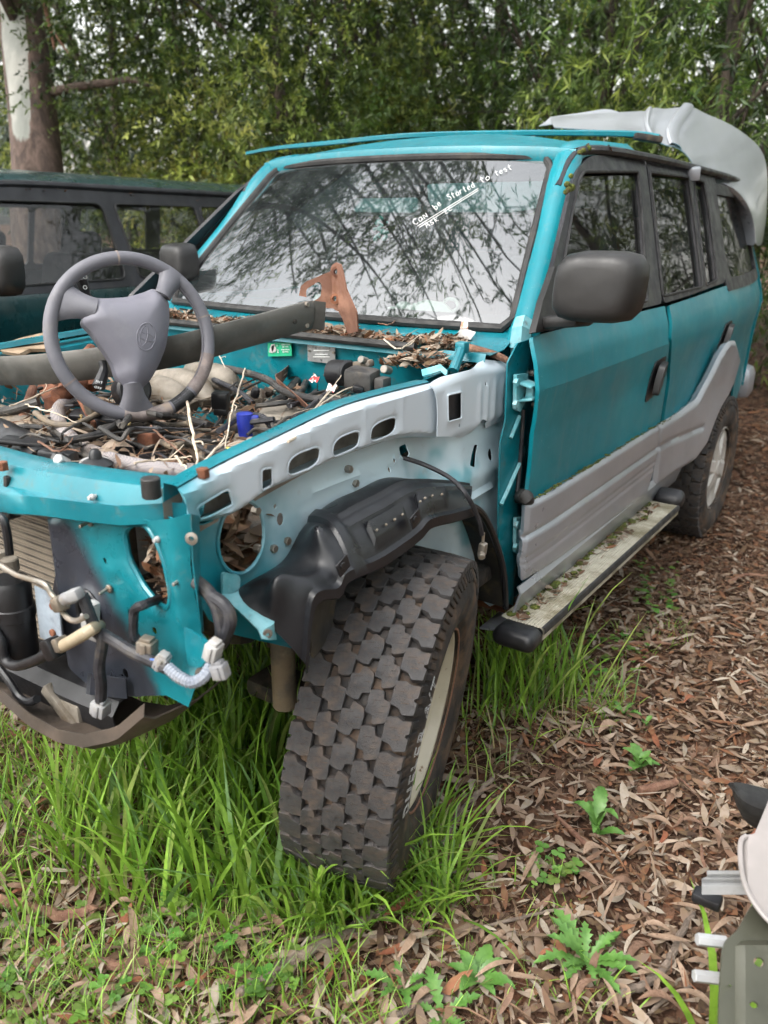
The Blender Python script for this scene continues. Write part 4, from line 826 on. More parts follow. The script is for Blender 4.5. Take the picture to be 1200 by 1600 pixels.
# body under the A-pillar foot
mb = MB(); mb.grid([[HX(799, 568, .70), HX(812, 566, .725), HX(829, 560, .745)], [HX(797, 535, .70), HX(814, 533, .728), HX(830, 535, .745)], [HX(800, 512, .70), HX(816, 509, .73), HX(830, 516, .745)], [HX(806, 495, .70), HX(820, 492, .72), HX(832, 500, .735)]], thick=.003); mb.build('pillar_foot', M['hinge'], car)
# ---- cowl and firewall
G = []
for s in np.linspace(-1, 1, 25):
    x = .70*s; b = .64-.05*(1-abs(s)**2.3); q = .445-.012*(1-s*s); G.append([(x, b+.02, 1.150), (x, b-.02, 1.138), (x, b-.05, 1.128), (x, b-.085, 1.112), (x, q+.03, 1.106), (x, q+.008, 1.112), (x, q, 1.09)])
cowl = MB().grid(G, thick=.002).build('cowl', M['teal_in'], car)
fw = MB(); G = []
for s in np.linspace(-1, 1, 33):
    x = .66*s; d = .06*math.exp(-((s-.75)/.25)**2)+.03*math.sin(s*9)*.3; G.append([(x, .455+.004*math.sin(s*14), 1.10), (x, .46+d*.3, 1.06), (x, .465+d*.5, .98), (x, .46+d, .85), (x, .44, .55)])
fw.grid(G, thick=.002); fw = fw.build('firewall', M['teal_in'], car)
mb = MB(); mb.tube(spline([(x, .440-.012*(1-(x/.7)**2), 1.114) for x in np.linspace(-.66, .50, 14)], 3), .011, 8); mb.build('cowl_seal', M['rubber'], cowl)
# gusset joining firewall to left rail
mb = MB(); mb.grid([[(.64, .05, 1.05), (.60, .10, 1.0), (.57, .12, .85)], [(.645, .25, 1.07), (.58, .29, 1.02), (.54, .30, .85)], [(.65, .46, 1.09), (.54, .46, 1.06), (.50, .46, .85)]], thick=.002); mb.build('firewall_gusset', M['teal_in'], fw)
# right-hand inner guard and rail
mb = MB(); ys = np.linspace(-.56, .42, 14); mb.grid([[(-.60, y, .70), (-.61, y, .95), (-.63, y, 1.01+.05*(y+.56)), (-.72, y, 1.015+.05*(y+.56)), (-.725, y, .95)] for y in ys], thick=.002); mb.build('inner_guard', M['teal_in'], car)
mb = MB(); mb.grid([[(-.66, y, 1.035+.05*(y+.56)), (-.665, y, 1.047+.05*(y+.56)), (-.69, y, 1.047+.05*(y+.56)), (-.695, y, 1.03+.05*(y+.56))] for y in ys], thick=.002); mb.build('rail_top', M['teal_in'], car)
# ---- radiator support
def sweepx(prof, xs, yb=lambda x: 0): return [[(x, y+yb(x), z) for y, z in prof] for x in xs]
bow = lambda x: -.045*(1-(x/.70)**2)+.045*(abs(x)/.7)**6
xs = np.linspace(-.69, .69, 40)
def zof(x): return np.interp(abs(x), [0, .25, .45, .7], [.0, -.004, .004, .012])
G = [[(x, y+bow(x), z+zof(x)+(dz if True else 0)) for y, z, dz in ((-.475, .965, 0), (-.480, .992, 0), (-.52, .998, 0), (-.545, .990, 0), (-.555, .972, 0), (-.562, .955, 0), (-.572, .950, 0), (-.577, .94, 0), (-.577, .905-.012*0, 0), (-.565, .898, 0), (-.54, .898, 0))] for x in xs]
G = np.array(G); k = np.abs(G[..., 0]); 
G[:, 7:, 2] += np.interp(k[:, 7:], [0, .25, .35, .55, .65], [.0, .0, .012, .02, .035]); rs_ = MB().grid(G, thick=.002).build('radiator_crossmember', M['teal_in'], car, True, 40)
pan = lambda L: np.array([HY(u, v, -.565)[[0, 2]] for u, v in L])
po = pan([(57, 780), (110, 795), (170, 802), (240, 812), (297, 803), (300, 880), (305, 930), (313, 987), (327, 1006), (328, 1050), (320, 1062), (307, 1097), (267, 1083), (213, 1089), (143, 1083), (120, 1040), (60, 1000), (62, 930), (72, 860)])
lh = rpoly(pan([(190, 835), (203, 824), (226, 825), (243, 846), (258, 880), (268, 925), (264, 946), (246, 942), (217, 914), (197, 877)]), .016, 4); lc = HY(150, 955, -.565)
ph = [lh, ell((lc[0]-.01, lc[2]), .034, .044, 0, 20), ell(HY(246, 983, -.565)[[0, 2]], .008, .007, .5, 10), ell(HY(193, 1014, -.565)[[0, 2]], .012, .013, .3, 12), ell(HY(196, 1052, -.565)[[0, 2]], .008, .010, .3, 10), ell(HY(203, 958, -.565)[[0, 2]], .005, .008, .3, 8), ell(HY(164, 876, -.565)[[0, 2]], .004, .006, .3, 8)]
def pan_map(V):
    x, z = V[:, 0], V[:, 1]; y = -.565-.02*np.clip((x-.55)/.14, 0, 1)+.012*np.exp(-(pdist(V, lh)/.014)**2)
    y = y-.016*np.exp(-((x-.335)/.018)**2)*(z < .90)+.03*np.clip((.33-x)/.06, 0, 1)**2-.010*np.exp(-(pdist(V, ph[1])/.010)**2)
    y = y+.02*np.clip((x-.675)/.03, 0, 1)**2*(z > .7)
    for u, v in ((172, 891), (285, 880), (288, 921), (292, 962), (180, 890)): c = HY(u, v, -.565); y = y-.007*np.exp(-(((x-c[0])/.016)**2+((z-c[2])/.006)**2))
    return np.stack([x, y, z], 1)
lp = panel('headlamp_panel', po, ph, pan_map, M['radpanel'], car, .012, .002, 50, flip=False)
def flange(loop, fm, r, mat, par, name='hole_flange', dense_=.012):
    q = dense(loop, dense_); q = np.vstack([q, q[:2]]); MB().tube(np.asarray(fm(q)), r, 7, caps=False).build(name, mat, par)
flange(lh.mean(0)+(lh-lh.mean(0))*1.08, pan_map, .006, M['teal_in'], lp); flange(ph[1], pan_map, .004, M['plastic'], lp); flange(ah[0], ap_map, .004, M['apron'], apron)
for h in rh: flange(h, rail_map, .0022, M['rail'], rail, dense_=.006)
flange(eh[0], ep_map, .0022, M['rail'], endp, dense_=.006)
for u, v in ((140, 816), (285, 905), (170, 920)): 
    c = HY(u, v, -.57); mb = MB(); mb.cyl(c+np.array([0, -.008, 0]), (.15, -1, -.1), .0032, .03, 8); mb.cyl(c, (0, -1, 0), .008, .005, 10); mb.build('stud', M['zinc'], lp)
for u, v in ((144, 777), (246, 843)): c = HY(u, v, -.585 if v < 800 else -.58); mb = MB(); mb.sphere(c, .006, n=6); mb.cyl(c, (0, -1, 0), .004, .016, 8); mb.build('clip', M['white_plastic'], lp)
# side flange and lower brackets on the headlamp panel
mb = MB(); mb.grid([[HY(297, 803, -.585), HY(309, 806, -.56), HY(310, 806, -.52)], [HY(300, 880, -.585), HY(309, 880, -.56), HY(311, 880, -.52)], [HY(306, 930, -.585), HY(312, 930, -.56), HY(313, 930, -.52)], [HY(313, 987, -.585), HY(316, 987, -.56), HY(317, 987, -.52)]], thick=.002); mb.build('panel_flange', M['teal_in'], lp)
for u, v in ((320, 1018), (315, 1051), (300, 841)):
    c = HY(u, v, -.592); mb = MB(); mb.lathe(c, (.5, -1, .1), [(.009, -.002), (.0105, .003), (.0045, .004), (.004, -.004)], 16); mb.build('nut_plate', M['zinc'], lp)
mb = MB(); mb.grid([[HY(290, 980, -.592), HY(300, 984, -.60), HY(327, 1002, -.60)], [HY(292, 1010, -.592), HY(302, 1014, -.602), HY(328, 1026, -.602)], [HY(296, 1038, -.592), HY(305, 1042, -.600), HY(317, 1040, -.60)]], thick=.003); mb.build('panel_bracket', M['teal_in'], lp)
c = mirror_x(lp, car); c.matrix_parent_inverse = Matrix.Translation(-ORIG[car.name])
# lower crossmember (black overspray)
G = [[(x, y+bow(x)*.7, z) for y, z in ((-.46, .545), (-.50, .555), (-.555, .545), (-.575, .52), (-.57, .475), (-.53, .46))] for x in np.linspace(-.6, .47, 28)]
MB().grid(G, thick=.003).build('lower_crossmember', M['plastic'], car)
mb = MB(); mb.grid([[HY(198, 1060, -.575), HY(200, 1090, -.575)], [HY(145, 1052, -.60), HY(143, 1084, -.60)], [HY(140, 1050, -.585), HY(138, 1084, -.585)]], thick=.004); mb.build('tow_plate', M['radpanel'], car)
# ---- radiator and condenser
def mat_core():
    m, t, N, L, P = nodes('dusty_radiator_core'); co = objco(N); s = N.new('ShaderNodeSeparateXYZ'); L.new(co, s.inputs[0])
    f = mth(N, L, 'FRACT', mth(N, L, 'MULTIPLY', s.outputs['Z'], 62.)); g = rng_(N, L, f, .45, .6); h = mth(N, L, 'FRACT', mth(N, L, 'MULTIPLY', s.outputs['X'], 420.)); hh = rng_(N, L, h, .3, .7, .75, 1.)
    c = mixc(N, L, g, (.17, .14, .105), (.045, .038, .03)); c = mixc(N, L, rng_(N, L, nz(N, L, 12, 6, .6, co), .4, .7, 0, .5), c, (.21, .175, .13))
    L.new(c, P.inputs['Base Color']); P.inputs['Roughness'].default_value = .85; bumpn(N, L, P, mth(N, L, 'ADD', mth(N, L, 'MULTIPLY', g, -1), mth(N, L, 'MULTIPLY', hh, .3)), .8, .006); return m
M['core'] = mat_core()
mb = MB(); mb.box((-.06, -.495, .70), (.66, .035, .44), bev=.004); rad = mb.build('radiator', M['core'], car)
for zt in np.arange(.50, .915, .0161*1.0): mb = MB(); mb.box((-.06, -.514, zt), (.655, .006, .0055), bev=.001, seg=1); mb.build('radiator_tube', M['core'], rad)
mb = MB(); mb.box((.272, -.50, .70), (.035, .045, .44), bev=.006); mb.build('radiator_tank', M['plastic'], rad)
mb = MB(); mb.box((-.02, -.47, .415), (.5, .05, .14), bev=.004); mb.build('lower_cooler', M['core'], rad)
# receiver bottle, pipes, plugs at the radiator
rc = HY(22, 962, -.62); mb = MB(); mb.lathe(rc, (.05, 0, 1), [(0, -.09), (.033, -.09), (.039, -.083), (.039, .0), (.042, .002), (.042, .025), (.039, .027), (.039, .072), (.033, .082), (0, .082)], 24); mb.build('receiver_bottle', M['plastic'], car)
mb = MB(); mb.cyl(HY(16, 882, -.63), (0, 0, 1), .016, .026, 14); mb.cyl(HY(4, 872, -.63), (0, 0, 1), .011, .03, 12); mb.build('bottle_fitting', M['alu'], car)
def tubep(name, pts, r, mat, parent, n=9, y=None, z=None, d=None, sm=6):
    P = []
    for q in pts:
        u, v = q[0], q[1]; k = q[2] if len(q) > 2 else None
        P.append(HY(u, v, k if k is not None else y) if y is not None else (HZ(u, v, k if k is not None else z) if z is not None else HD(u, v, k if k is not None else d)))
    mb = MB(); mb.tube(spline(P, sm), r, n); return mb.build(name, mat, parent)
tubep('condenser_pipe', [(-20, 872), (0, 883), (25, 898), (50, 906), (70, 913), (80, 928), (88, 938), (97, 955), (108, 967), (120, 970), (135, 963)], .0052, M['zinc'], car, y=-.66)
tubep('cooler_pipe', [(-20, 965), (0, 1000), (8, 1030), (25, 1040), (55, 1032), (80, 1018)], .0105, M['plastic'], car, y=-.665, n=12)
tubep('cooler_pipe', [(85, 1015), (110, 1003), (142, 984), (155, 978, -.6)], .0115, pm('cream_plastic_pipe', (.30, .24, .16), (.36, .30, .21), 20, rough=.5, dirt=(.25, .2, .12), dsc=20, damt=.5), car, y=-.66, n=12)
tubep('cooler_pipe', [(-20, 1020), (0, 1045), (15, 1065), (30, 1088), (45, 1097), (58, 1092)], .0085, M['plastic'], car, y=-.64)
tubep('condenser_pipe', [(-15, 800), (5, 812), (12, 840), (15, 866)], .008, M['plastic'], car, y=-.64)
mb = MB(); mb.box(HY(82, 1013, -.665), (.032, .03, .04), rot=cube_rot(0, -.5, 0), bev=.006); mb.build('pipe_coupling', M['plastic'], car)
mb = MB(); mb.box(HY(94, 943, -.66), (.026, .026, .028), rot=cube_rot(0, -.4, 0), bev=.006); mb.build('pipe_fitting', M['zinc'], car); mb = MB(); mb.box(HY(95, 1006, -.66), (.018, .026, .026), rot=cube_rot(0, -.5, 0), bev=.004); mb.build('pipe_fitting', M['zinc'], car)
mb = MB(); mb.cyl(HY(108, 934, -.67), (.8, -.1, .4), .012, .035, 12); mb.box(HY(117, 929, -.675), (.026, .022, .02), rot=cube_rot(0, -.4, .3), bev=.005); mb.build('pressure_plug', M['grey_plastic'], car)
mb = MB(); mb.box(HY(145, 965, -.61), (.022, .02, .07), rot=cube_rot(0, .2, 0), bev=.006); mb.box(HY(142, 980, -.61), (.045, .015, .05), bev=.006); mb.build('pipe_guide', M['white_plastic'], car)
mb = MB(); mb.box(HY(77, 965, -.60), (.075, .004, .115), rot=cube_rot(0, .06, 0), bev=.002); mb.build('mount_plate', pm('pale_blue_primer', (.26, .31, .36), (.34, .39, .44), 12, rough=.45, dirt=(.08, .08, .09), dsc=10, dlo=.5, dhi=.7, damt=.6), car)
for v in (947, 989): mb = MB(); mb.cyl(HY(82, v, -.605), (0, -1, 0), .008, .006, 10); mb.build('rivet', M['rust'], car)
mb = MB(); mb.box(HY(11, 775, -.60), (.012, .010, .085), rot=cube_rot(0, .25, 0), bev=.003); mb.cyl(HY(18, 799, -.60), (0, -1, 0), .015, .03, 16); mb.build('latch_bracket', M['rubber'], car)
# headlamp pocket behind the opening, full of leaves (built later); wiring at the front corner
tubep('wiring_loom', [(128, 928), (138, 955), (150, 985), (160, 1000), (155, 1040), (158, 1070), (157, 1095)], .0105, M['wire'], car, y=-.64, n=10)
tubep('wiring_loom', [(160, 990), (185, 1005), (205, 1018), (235, 1032), (262, 1045)], .0105, M['wire'], car, y=-.635, n=10)
def conduit(name, P, r, mat, par, pitch=.006):
    P = spline(P, 8); L_ = np.concatenate([[0], np.cumsum(np.linalg.norm(np.diff(P, axis=0), axis=1))]); n = max(8, int(L_[-1]/pitch*2)); t = np.linspace(0, L_[-1], n); Q = np.stack([np.interp(t, L_, P[:, i]) for i in range(3)], 1)
    mb = MB(); mb.tube(Q, np.where(np.arange(n) % 2, r, r*.86), 9); return mb.build(name, mat, par)
conduit('corrugated_conduit', [HY(262, 1043, -.635), HY(280, 1058, -.635), HY(300, 1066, -.63), HY(318, 1058, -.62), HY(330, 1040, -.60)], .011, pm('blue_grey_conduit', (.16, .18, .22), (.22, .24, .28), 20, rough=.5, dirt=(.25, .22, .18), dsc=30, damt=.4), car)
tubep('wiring_loom', [(306, 908), (325, 925), (340, 950), (347, 985), (343, 1005)], .012, M['wire'], car, y=-.56, n=10)
tubep('wiring_loom', [(325, 928), (350, 945), (360, 970), (350, 1000), (342, 1010)], .011, M['wire'], car, y=-.56, n=10)
tubep('wiring_loom', [(248, 936, -.55), (225, 945), (210, 955), (209, 995), (214, 997)], .0085, M['wire'], car, y=-.61, n=8)
def plug(u, v, y, sz, rot, mat, name='connector'):
    mb = MB(); R = cube_rot(*rot); c = Vector(HY(u, v, y)); mb.box(c, sz, rot=R, bev=.003)
    mb.box(c+R @ Vector((0, 0, sz[2]*.55)), (sz[0]*.7, sz[1]*.7, sz[2]*.35), rot=R, bev=.002); mb.box(c+R @ Vector((0, -sz[1]*.5, 0)), (sz[0]*.4, sz[1]*.25, sz[2]*.9), rot=R, bev=.002)
    mb.box(c-R @ Vector((0, 0, sz[2]*.5)), (sz[0]*.78, sz[1]*.6, sz[2]*.10), rot=R, bev=.001); return mb.build(name, mat, car)
plug(230, 1012, -.625, (.030, .026, .028), (0, .1, .3), M['zinc']); plug(253, 1034, -.63, (.022, .026, .025), (0, .4, .4), M['grey_plastic'])
plug(333, 1017, -.60, (.024, .026, .030), (0, .3, .2), M['white_plastic']); plug(344, 1048, -.60, (.026, .022, .026), (0, -.25, .3), M['grey_plastic']); plug(157, 1106, -.64, (.030, .026, .028), (0, .25, .2), M['grey_plastic'])
tubep('wire', [(207, 1020), (215, 1029), (230, 1030), (245, 1031)], .0018, pm('blue_wire', (.05, .14, .5), rough=.5), car, y=-.64, n=5)
# plastic under-tray below the radiator
G = []
for t in np.linspace(0, 1, 22):
    u = -60+t*285; v = np.interp(u, [-60, 0, 45, 90, 130, 180, 225], [1070, 1095, 1135, 1160, 1168, 1158, 1120]); p = HY(u, v, -.63-.05*math.sin(math.pi*t)); G.append([p+np.array([0, .004, .026]), p, p+np.array([0, .02, -.016]), p+np.array([0, .12, -.03]), p+np.array([0, .2, -.02])])
MB().grid(G, thick=.003).build('under_tray', pm('brown_dusty_tray', (.04, .03, .022), (.075, .056, .042), 8, rough=.7, dirt=(.05, .04, .035), dsc=10, damt=.7), car)
mb = MB(); mb.box(HY(98, 1108, -.60), (.025, .02, .12), rot=cube_rot(0, -.95, 0), bev=.003); mb.build('cooler_bracket', M['alu'], car)
mb = MB(); mb.box(HY(118, 1125, -.585), (.07, .03, .10), bev=.005); mb.build('cooler_end', M['alu'], car)
# chassis rail ends and dark suspension behind the grass
mb = MB(); mb.box((.45, .32, .42), (.10, .55, .14), bev=.01); mb.box((-.45, 1.3, .42), (.10, 3.6, .14), bev=.01); mb.box((.45, 1.9, .42), (.10, 2.8, .14), bev=.01); mb.build('chassis_rail', M['dark'], car)
mb = MB(); mb.cyl(HX(443, 1045, .56), (0, 0, 1), .028, .20, 16); mb.build('shock_absorber', M['hose_tan'], car)
mb = MB(); mb.box((.52, -.05, .30), (.35, .12, .05), bev=.015); mb.box((.55, -.03, .50), (.28, .08, .04), bev=.015); mb.cyl((.66, -.03, .35), (1, .3, 0), .09, .10, 20); mb.build('suspension_arm', M['dark'], car)
mb = MB(); mb.box((0, 1.9, .52), (1.5, 3.2, .05), bev=.01); mb.build('floor_pan', M['dark'], car)
# stamped teal bracket on the inner guard
A0, A1 = HX(352, 905, .665), HX(418, 985, .75); mb = MB()
b1 = [HX(345, 893, .665), HX(372, 898, .665), HX(371, 922, .668), HX(345, 932, .668)]; mb.prism(rpoly(b1, .008, 3), (.006, 0, 0))
w0, w1 = HX(346, 930, .672), HX(371, 922, .672); e0, e1 = HX(403, 985, .76), HX(427, 968, .76); f0, f1 = HX(404, 997, .765), HX(425, 998, .765)
Gb = [[w0+(w1-w0)*t+np.array([.012*math.sin(math.pi*t), 0, 0]) for t in np.linspace(0, 1, 7)], [e0+(e1-e0)*t+np.array([.012*math.sin(math.pi*t), 0, 0]) for t in np.linspace(0, 1, 7)], [f0+(f1-f0)*t+np.array([.006, 0, 0]) for t in np.linspace(0, 1, 7)]]
mb.grid(Gb, thick=.004); br = mb.build('guard_bracket', M['hinge'], apron)
mb = MB(); mb.lathe(HX(417, 990, .772), (1, -.4, -.1), [(.009, -.003), (.010, .003), (.004, .004), (.003, -.002)], 12); mb.build('rivet', M['zinc'], apron)
for u, v in ((400, 798), (403, 857), (427, 857), (448, 845), (545, 733), (555, 755)): mb = MB(); mb.cyl(HX(u, v, .652), (1, 0, 0), .0085, .014, 6, bev=.1); mb.build('bolt', M['zinc'], apron)
tubep('speed_sensor_cable', [], .1, M['wire'], car) if False else None
def tubex(name, pts, r, mat, parent, n=8): 
    mb = MB(); mb.tube(spline([HX(*q) for q in pts], 7), r, n); return mb.build(name, mat, parent)
tubex('sensor_cable', [(630, 715, .65), (665, 727, .70), (705, 748, .77), (730, 775, .82), (748, 812, .83), (753, 835, .83)], .0058, M['wire'], car)
mb = MB(); c = HX(754, 858, .83); mb.box(c, (.018, .02, .034), rot=cube_rot(.1, .15, 0), bev=.004); mb.cyl(c+np.array([0, 0, .028]), (0, 0, 1), .004, .03, 8); mb.cyl(c+np.array([.004, -.012, -.012]), (.5, -.8, -.3), .009, .014, 10); mb.build('sensor_plug', M['zinc'], car)
# ================================================================ wheel-arch liner
ins = [(345, 945), (377, 917), (440, 878), (473, 825), (512, 788), (560, 765), (600, 747), (640, 750), (690, 756), (722, 765)]
ous = [(470, 1030), (483, 928), (522, 912), (537, 888), (585, 868), (622, 845), (650, 824), (668, 806), (705, 797), (734, 789)]
I3 = spline([HX(u, v, .668) for u, v in ins], 11); O3 = spline([HX(u, v, .805) for u, v in ous], 11); G = []
for i, (a, b) in enumerate(zip(I3, O3)):
    t_ = i/(len(I3)-1); row = []
    for q in np.linspace(0, 1, 29):
        p = a+(b-a)*q; up = .030*math.sin(math.pi*q)**.8
        up += .030*math.exp(-((t_-.30)/.045)**2-((q-.45)/.2)**2)+.022*math.exp(-((t_-.08)/.05)**2-((q-.6)/.12)**2)-.014*math.exp(-((t_-.18)/.05)**2-((q-.5)/.2)**2)
        up += .016*(1 if (q > .70 and q < .93 and (.46 < t_ < .62 or .70 < t_ < .86)) else 0)+.006*(1 if (.30 < q < .36 or .58 < q < .62) else 0)*(1 if t_ > .4 else 0)+.010*(1 if .355 < t_ < .40 else 0)
        row.append(p+np.array([.015*math.sin(math.pi*q), -.35*up*(1-t_), up]))
    row.append(b+np.array([.012, -.002, -.004])); row.append(b+np.array([.014, .002, -.024])); row.append(b+np.array([.010, .004, -.028])); G.append(row)
liner = MB().grid(G, thick=.003).build('wheel_arch_liner', M['liner'], car, True, 38)
for i0 in (.48, .52, .56, .60, .72, .76, .80, .84):
    i = int(i0*(len(G)-1)); p = np.array(G[i][24]); mb = MB(); mb.cyl(p+np.array([.004, -.002, .003]), (.6, -.3, .7), .0026, .005, 8); mb.build('rivet', M['alu'], liner)
for u, v in ((536, 884), (649, 811)): mb = MB(); mb.box(HX(u, v, .818), (.004, .034, .03), bev=.001, rot=cube_rot(.4)); mb.cyl(HX(u, v, .822), (1, 0, 0), .007, .003, 10); mb.build('liner_clip', M['plastic'], liner)
# lower front flap with mud
fo_ = onx(.79)([(489, 928), (530, 918), (553, 925), (556, 940), (540, 975), (512, 1010), (489, 1031), (484, 980)])
panel('liner_flap', rpoly(fo_, .01, 3), [], lambda V: np.stack([.79-.05*np.clip((V[:, 0]-V[:, 0].min())/.15, 0, 1)**1.5, V[:, 0], V[:, 1]], 1), M['liner_dirty'], liner, .02, .003)
# front-facing lower skirt
sk = [[HX(345, 945, .668), HX(415, 985, .74), HX(472, 1032, .80)], [HX(352, 972, .66), HX(425, 1010, .73), HX(480, 1032, .79)], [HX(420, 1012, .64), HX(455, 1024, .70), HX(489, 1032, .76)]]
# rear half of the arch, seen from inside
oe = [(725, 792), (742, 793), (757, 808), (772, 840), (784, 878), (789, 915), (790, 950)]; O3 = spline([HX(u, v, .79) for u, v in oe], 6); G = []
for p in O3: G.append([p+np.array([.0, 0, 0])]+[np.array([x, p[1]+.02*(.79-x), p[2]]) for x in (.77, .70, .62, .52, .42)])
MB().grid(G, thick=.004).build('rear_arch_liner', M['liner_dirty'], liner, True, 60)
mb = MB(); mb.tube(O3, .009, 8); mb.build('arch_lip', M['liner'], liner)
mb = MB(); mb.grid([[(.44, y, z) for z in (.45, .6, .95)] for y in (-.12, .1, .3, .5)], thick=.01); mb.build('arch_inner_wall', M['dark'], liner)
# ================================================================ wheels
M['tyre'] = pm('tyre_groove_rubber', (.012, .011, .011), (.028, .022, .018), 12, rough=.8, dirt=(.12, .075, .046), dsc=14, dlo=.44, dhi=.64, damt=.75)
M['block'] = pm('tread_block_rubber', (.020, .0195, .0205), (.034, .032, .032), 18, rough=.66, dirt=(.095, .066, .047), dsc=30, dlo=.44, dhi=.74, damt=.65, bump=.35, bsc=260, rvar=.12)
def wheel_matrix(c, steer, camber):
    a = Vector((math.cos(steer)*math.cos(camber), math.sin(steer)*math.cos(camber), math.sin(camber))); f = Vector((math.sin(steer), -math.cos(steer), 0)); u = f.cross(a); u = u if u.z > 0 else -u
    f = u.cross(a); return Matrix(((a.x, f.x, u.x, c[0]), (a.y, f.y, u.y, c[1]), (a.z, f.z, u.z, c[2]), (0, 0, 0, 1)))
def carcass(R=.373, W=.118):
    k = R/.373; pr = [(-.08, .205), (-.095, .213), (-.120, .25), (-.127, .29), (-.121, .335), (-.112, .356), (-.098, .366), (-.05, .3715), (0, .373), (.05, .3715), (.098, .366), (.112, .356), (.121, .335), (.1255, .318), (.1285, .312), (.129, .285), (.122, .25), (.118, .235), (.114, .232), (.108, .218), (.095, .212), (.08, .205)]
    mb = MB(); mb.lathe((0, 0, 0), (1, 0, 0), [(r*k, o) for o, r in pr], 96)
    for i in range(93):   # shoulder ribs
        a = 2*math.pi*i/93
        for o, r, hh in ((.1155, .348, .034 if i % 3 else .026),):
            R_ = Matrix.Rotation(a, 3, 'X'); mb.box(R_ @ Vector((o, 0, r*k)), (.010, .015, hh), rot=R_ @ Matrix.Rotation(-.42, 3, 'Y') @ Matrix.Rotation(.35, 3, 'X'), bev=.002, seg=1)
    return mb
SH = np.array([(-26, -22), (-4, -26), (10, -22), (29, -24), (29, -5), (22, -3), (22, 1), (29, 2), (29, 21), (4, 25), (-6, 16), (-26, 13)])/1000.
CE = np.array([(-25, -22), (-8, -26), (5, -25), (9, -14), (25, -12), (26, 8), (22, 20), (0, 26), (-5, 24), (-8, 13), (-25, 11)])/1000.
def block_mesh(poly, off, R=.373, h=.013, mir=1, drop=0.):
    P = rpoly(poly*np.array([mir*.92, 1.25]), .0012, 1); c = P.mean(0); V = []; n = len(P); rings = [(1.02, -.004), (1.0, h*.86), (.965, h)]
    for s_, hh in rings:
        for p in (c+(P-c)*s_): w_ = off+p[0]; th = p[1]/R; r = R-.6*max(0, abs(w_)-.06)**1.35*2.2*.18-drop*abs(w_)+hh; V.append((w_, -r*math.sin(th), r*math.cos(th)))
    m_ = np.mean(V[2*n:], axis=0); V.append(m_); F = []
    for k in range(2): F += [(k*n+i, k*n+(i+1) % n, (k+1)*n+(i+1) % n, (k+1)*n+i) for i in range(n)]
    F += [(2*n+i, 2*n+(i+1) % n, 3*n) for i in range(n)]
    if mir < 0: F = [f[::-1] for f in F]
    nF = len(F)
    for (x0, y0_, x1, y1_) in ((-.014, -.010, .002, -.013), (-.004, .010, .012, .007), (.006, -.004, .019, -.006)):   # sipes: dark strips laid on the face for the shade in the slits
        b_ = len(V)
        for x_, y_, q_ in ((x0, y0_, -1), (x1, y1_, -1), (x1, y1_, 1), (x0, y0_, 1)): w_ = off+x_; th = (y_+q_*.0006)/R; r = R-.6*max(0, abs(w_)-.06)**1.35*2.2*.18+h+.0004; V.append((w_, -r*math.sin(th), r*math.cos(th)))
        F.append((b_, b_+1, b_+2, b_+3))
    me = bpy.data.meshes.new('tread_block'); me.from_pydata(V, [], F); me.materials.append(M['block']); me.materials.append(M['tyre']); me.polygons.foreach_set('material_index', [0]*nF+[1]*(len(F)-nF)); me.polygons.foreach_set('use_smooth', [True]*len(F)); me.set_sharp_from_angle(angle=math.radians(50)); return me
def place_wheel(name, Mw, rimmat, tread=True, sag=0.):
    mb = carcass(); o = mb.build(name, M['tyre'], None, True, 40); o.parent = car; o.matrix_parent_inverse = Matrix.Translation(-ORIG[car.name]); o.matrix_basis = Mw
    if tread:
        npit = 35
        rows = [(block_mesh(SH, .090), 0.), (block_mesh(CE, .046), .42), (block_mesh(CE*np.array([1, -1]), .001), .9), (block_mesh(CE*np.array([-1, -1]), -.044), .36), (block_mesh(SH*np.array([-1, -1]), -.089), .84)]
        for me, ph in rows:
            for i in range(npit):
                b = bpy.data.objects.new('tread_block', me); COL.objects.link(b); b.parent = o; b.rotation_euler = (2*math.pi*(i+ph)/npit, 0, 0)
    return o
WF = wheel_matrix((.741, -.025, .344), .294, -.107); fwh = place_wheel('front_wheel', WF, None)
def sub(mb, name, mat, par, angle=35): o = mb.build(name, mat, None, True, angle); o.parent = par; return o
# pale steel rim: lip, barrel and disc
mb = MB(); mb.lathe((0, 0, 0), (1, 0, 0), [(.214, .108), (.218, .104), (.215, .098), (.206, .096), (.203, .085), (.199, .070), (.192, .066), (.188, .045), (.187, -.005), (.180, -.018), (.16, -.02), (.135, -.008), (.10, .010), (.06, .012), (.045, .0), (0, .0)], 64); rim = sub(mb, 'rim', M['cream'], fwh)
mb = MB(); mb.cyl((.02, 0, 0), (1, 0, 0), .04, .07, 24); sub(mb, 'hub', M['rust'], fwh)
mb = MB(); mb.lathe((0, 0, 0), (1, 0, 0), [(.2185, .1045), (.2175, .1095), (.2135, .1095), (.2125, .1065)], 64); sub(mb, 'rim_edge', M['rust_pink'], fwh)
for k in range(6): a = k*math.pi/3; mb = MB(); mb.cyl((.022, .07*math.cos(a), .07*math.sin(a)), (1, 0, 0), .011, .02, 6); sub(mb, 'wheel_nut', M['rust'], fwh)
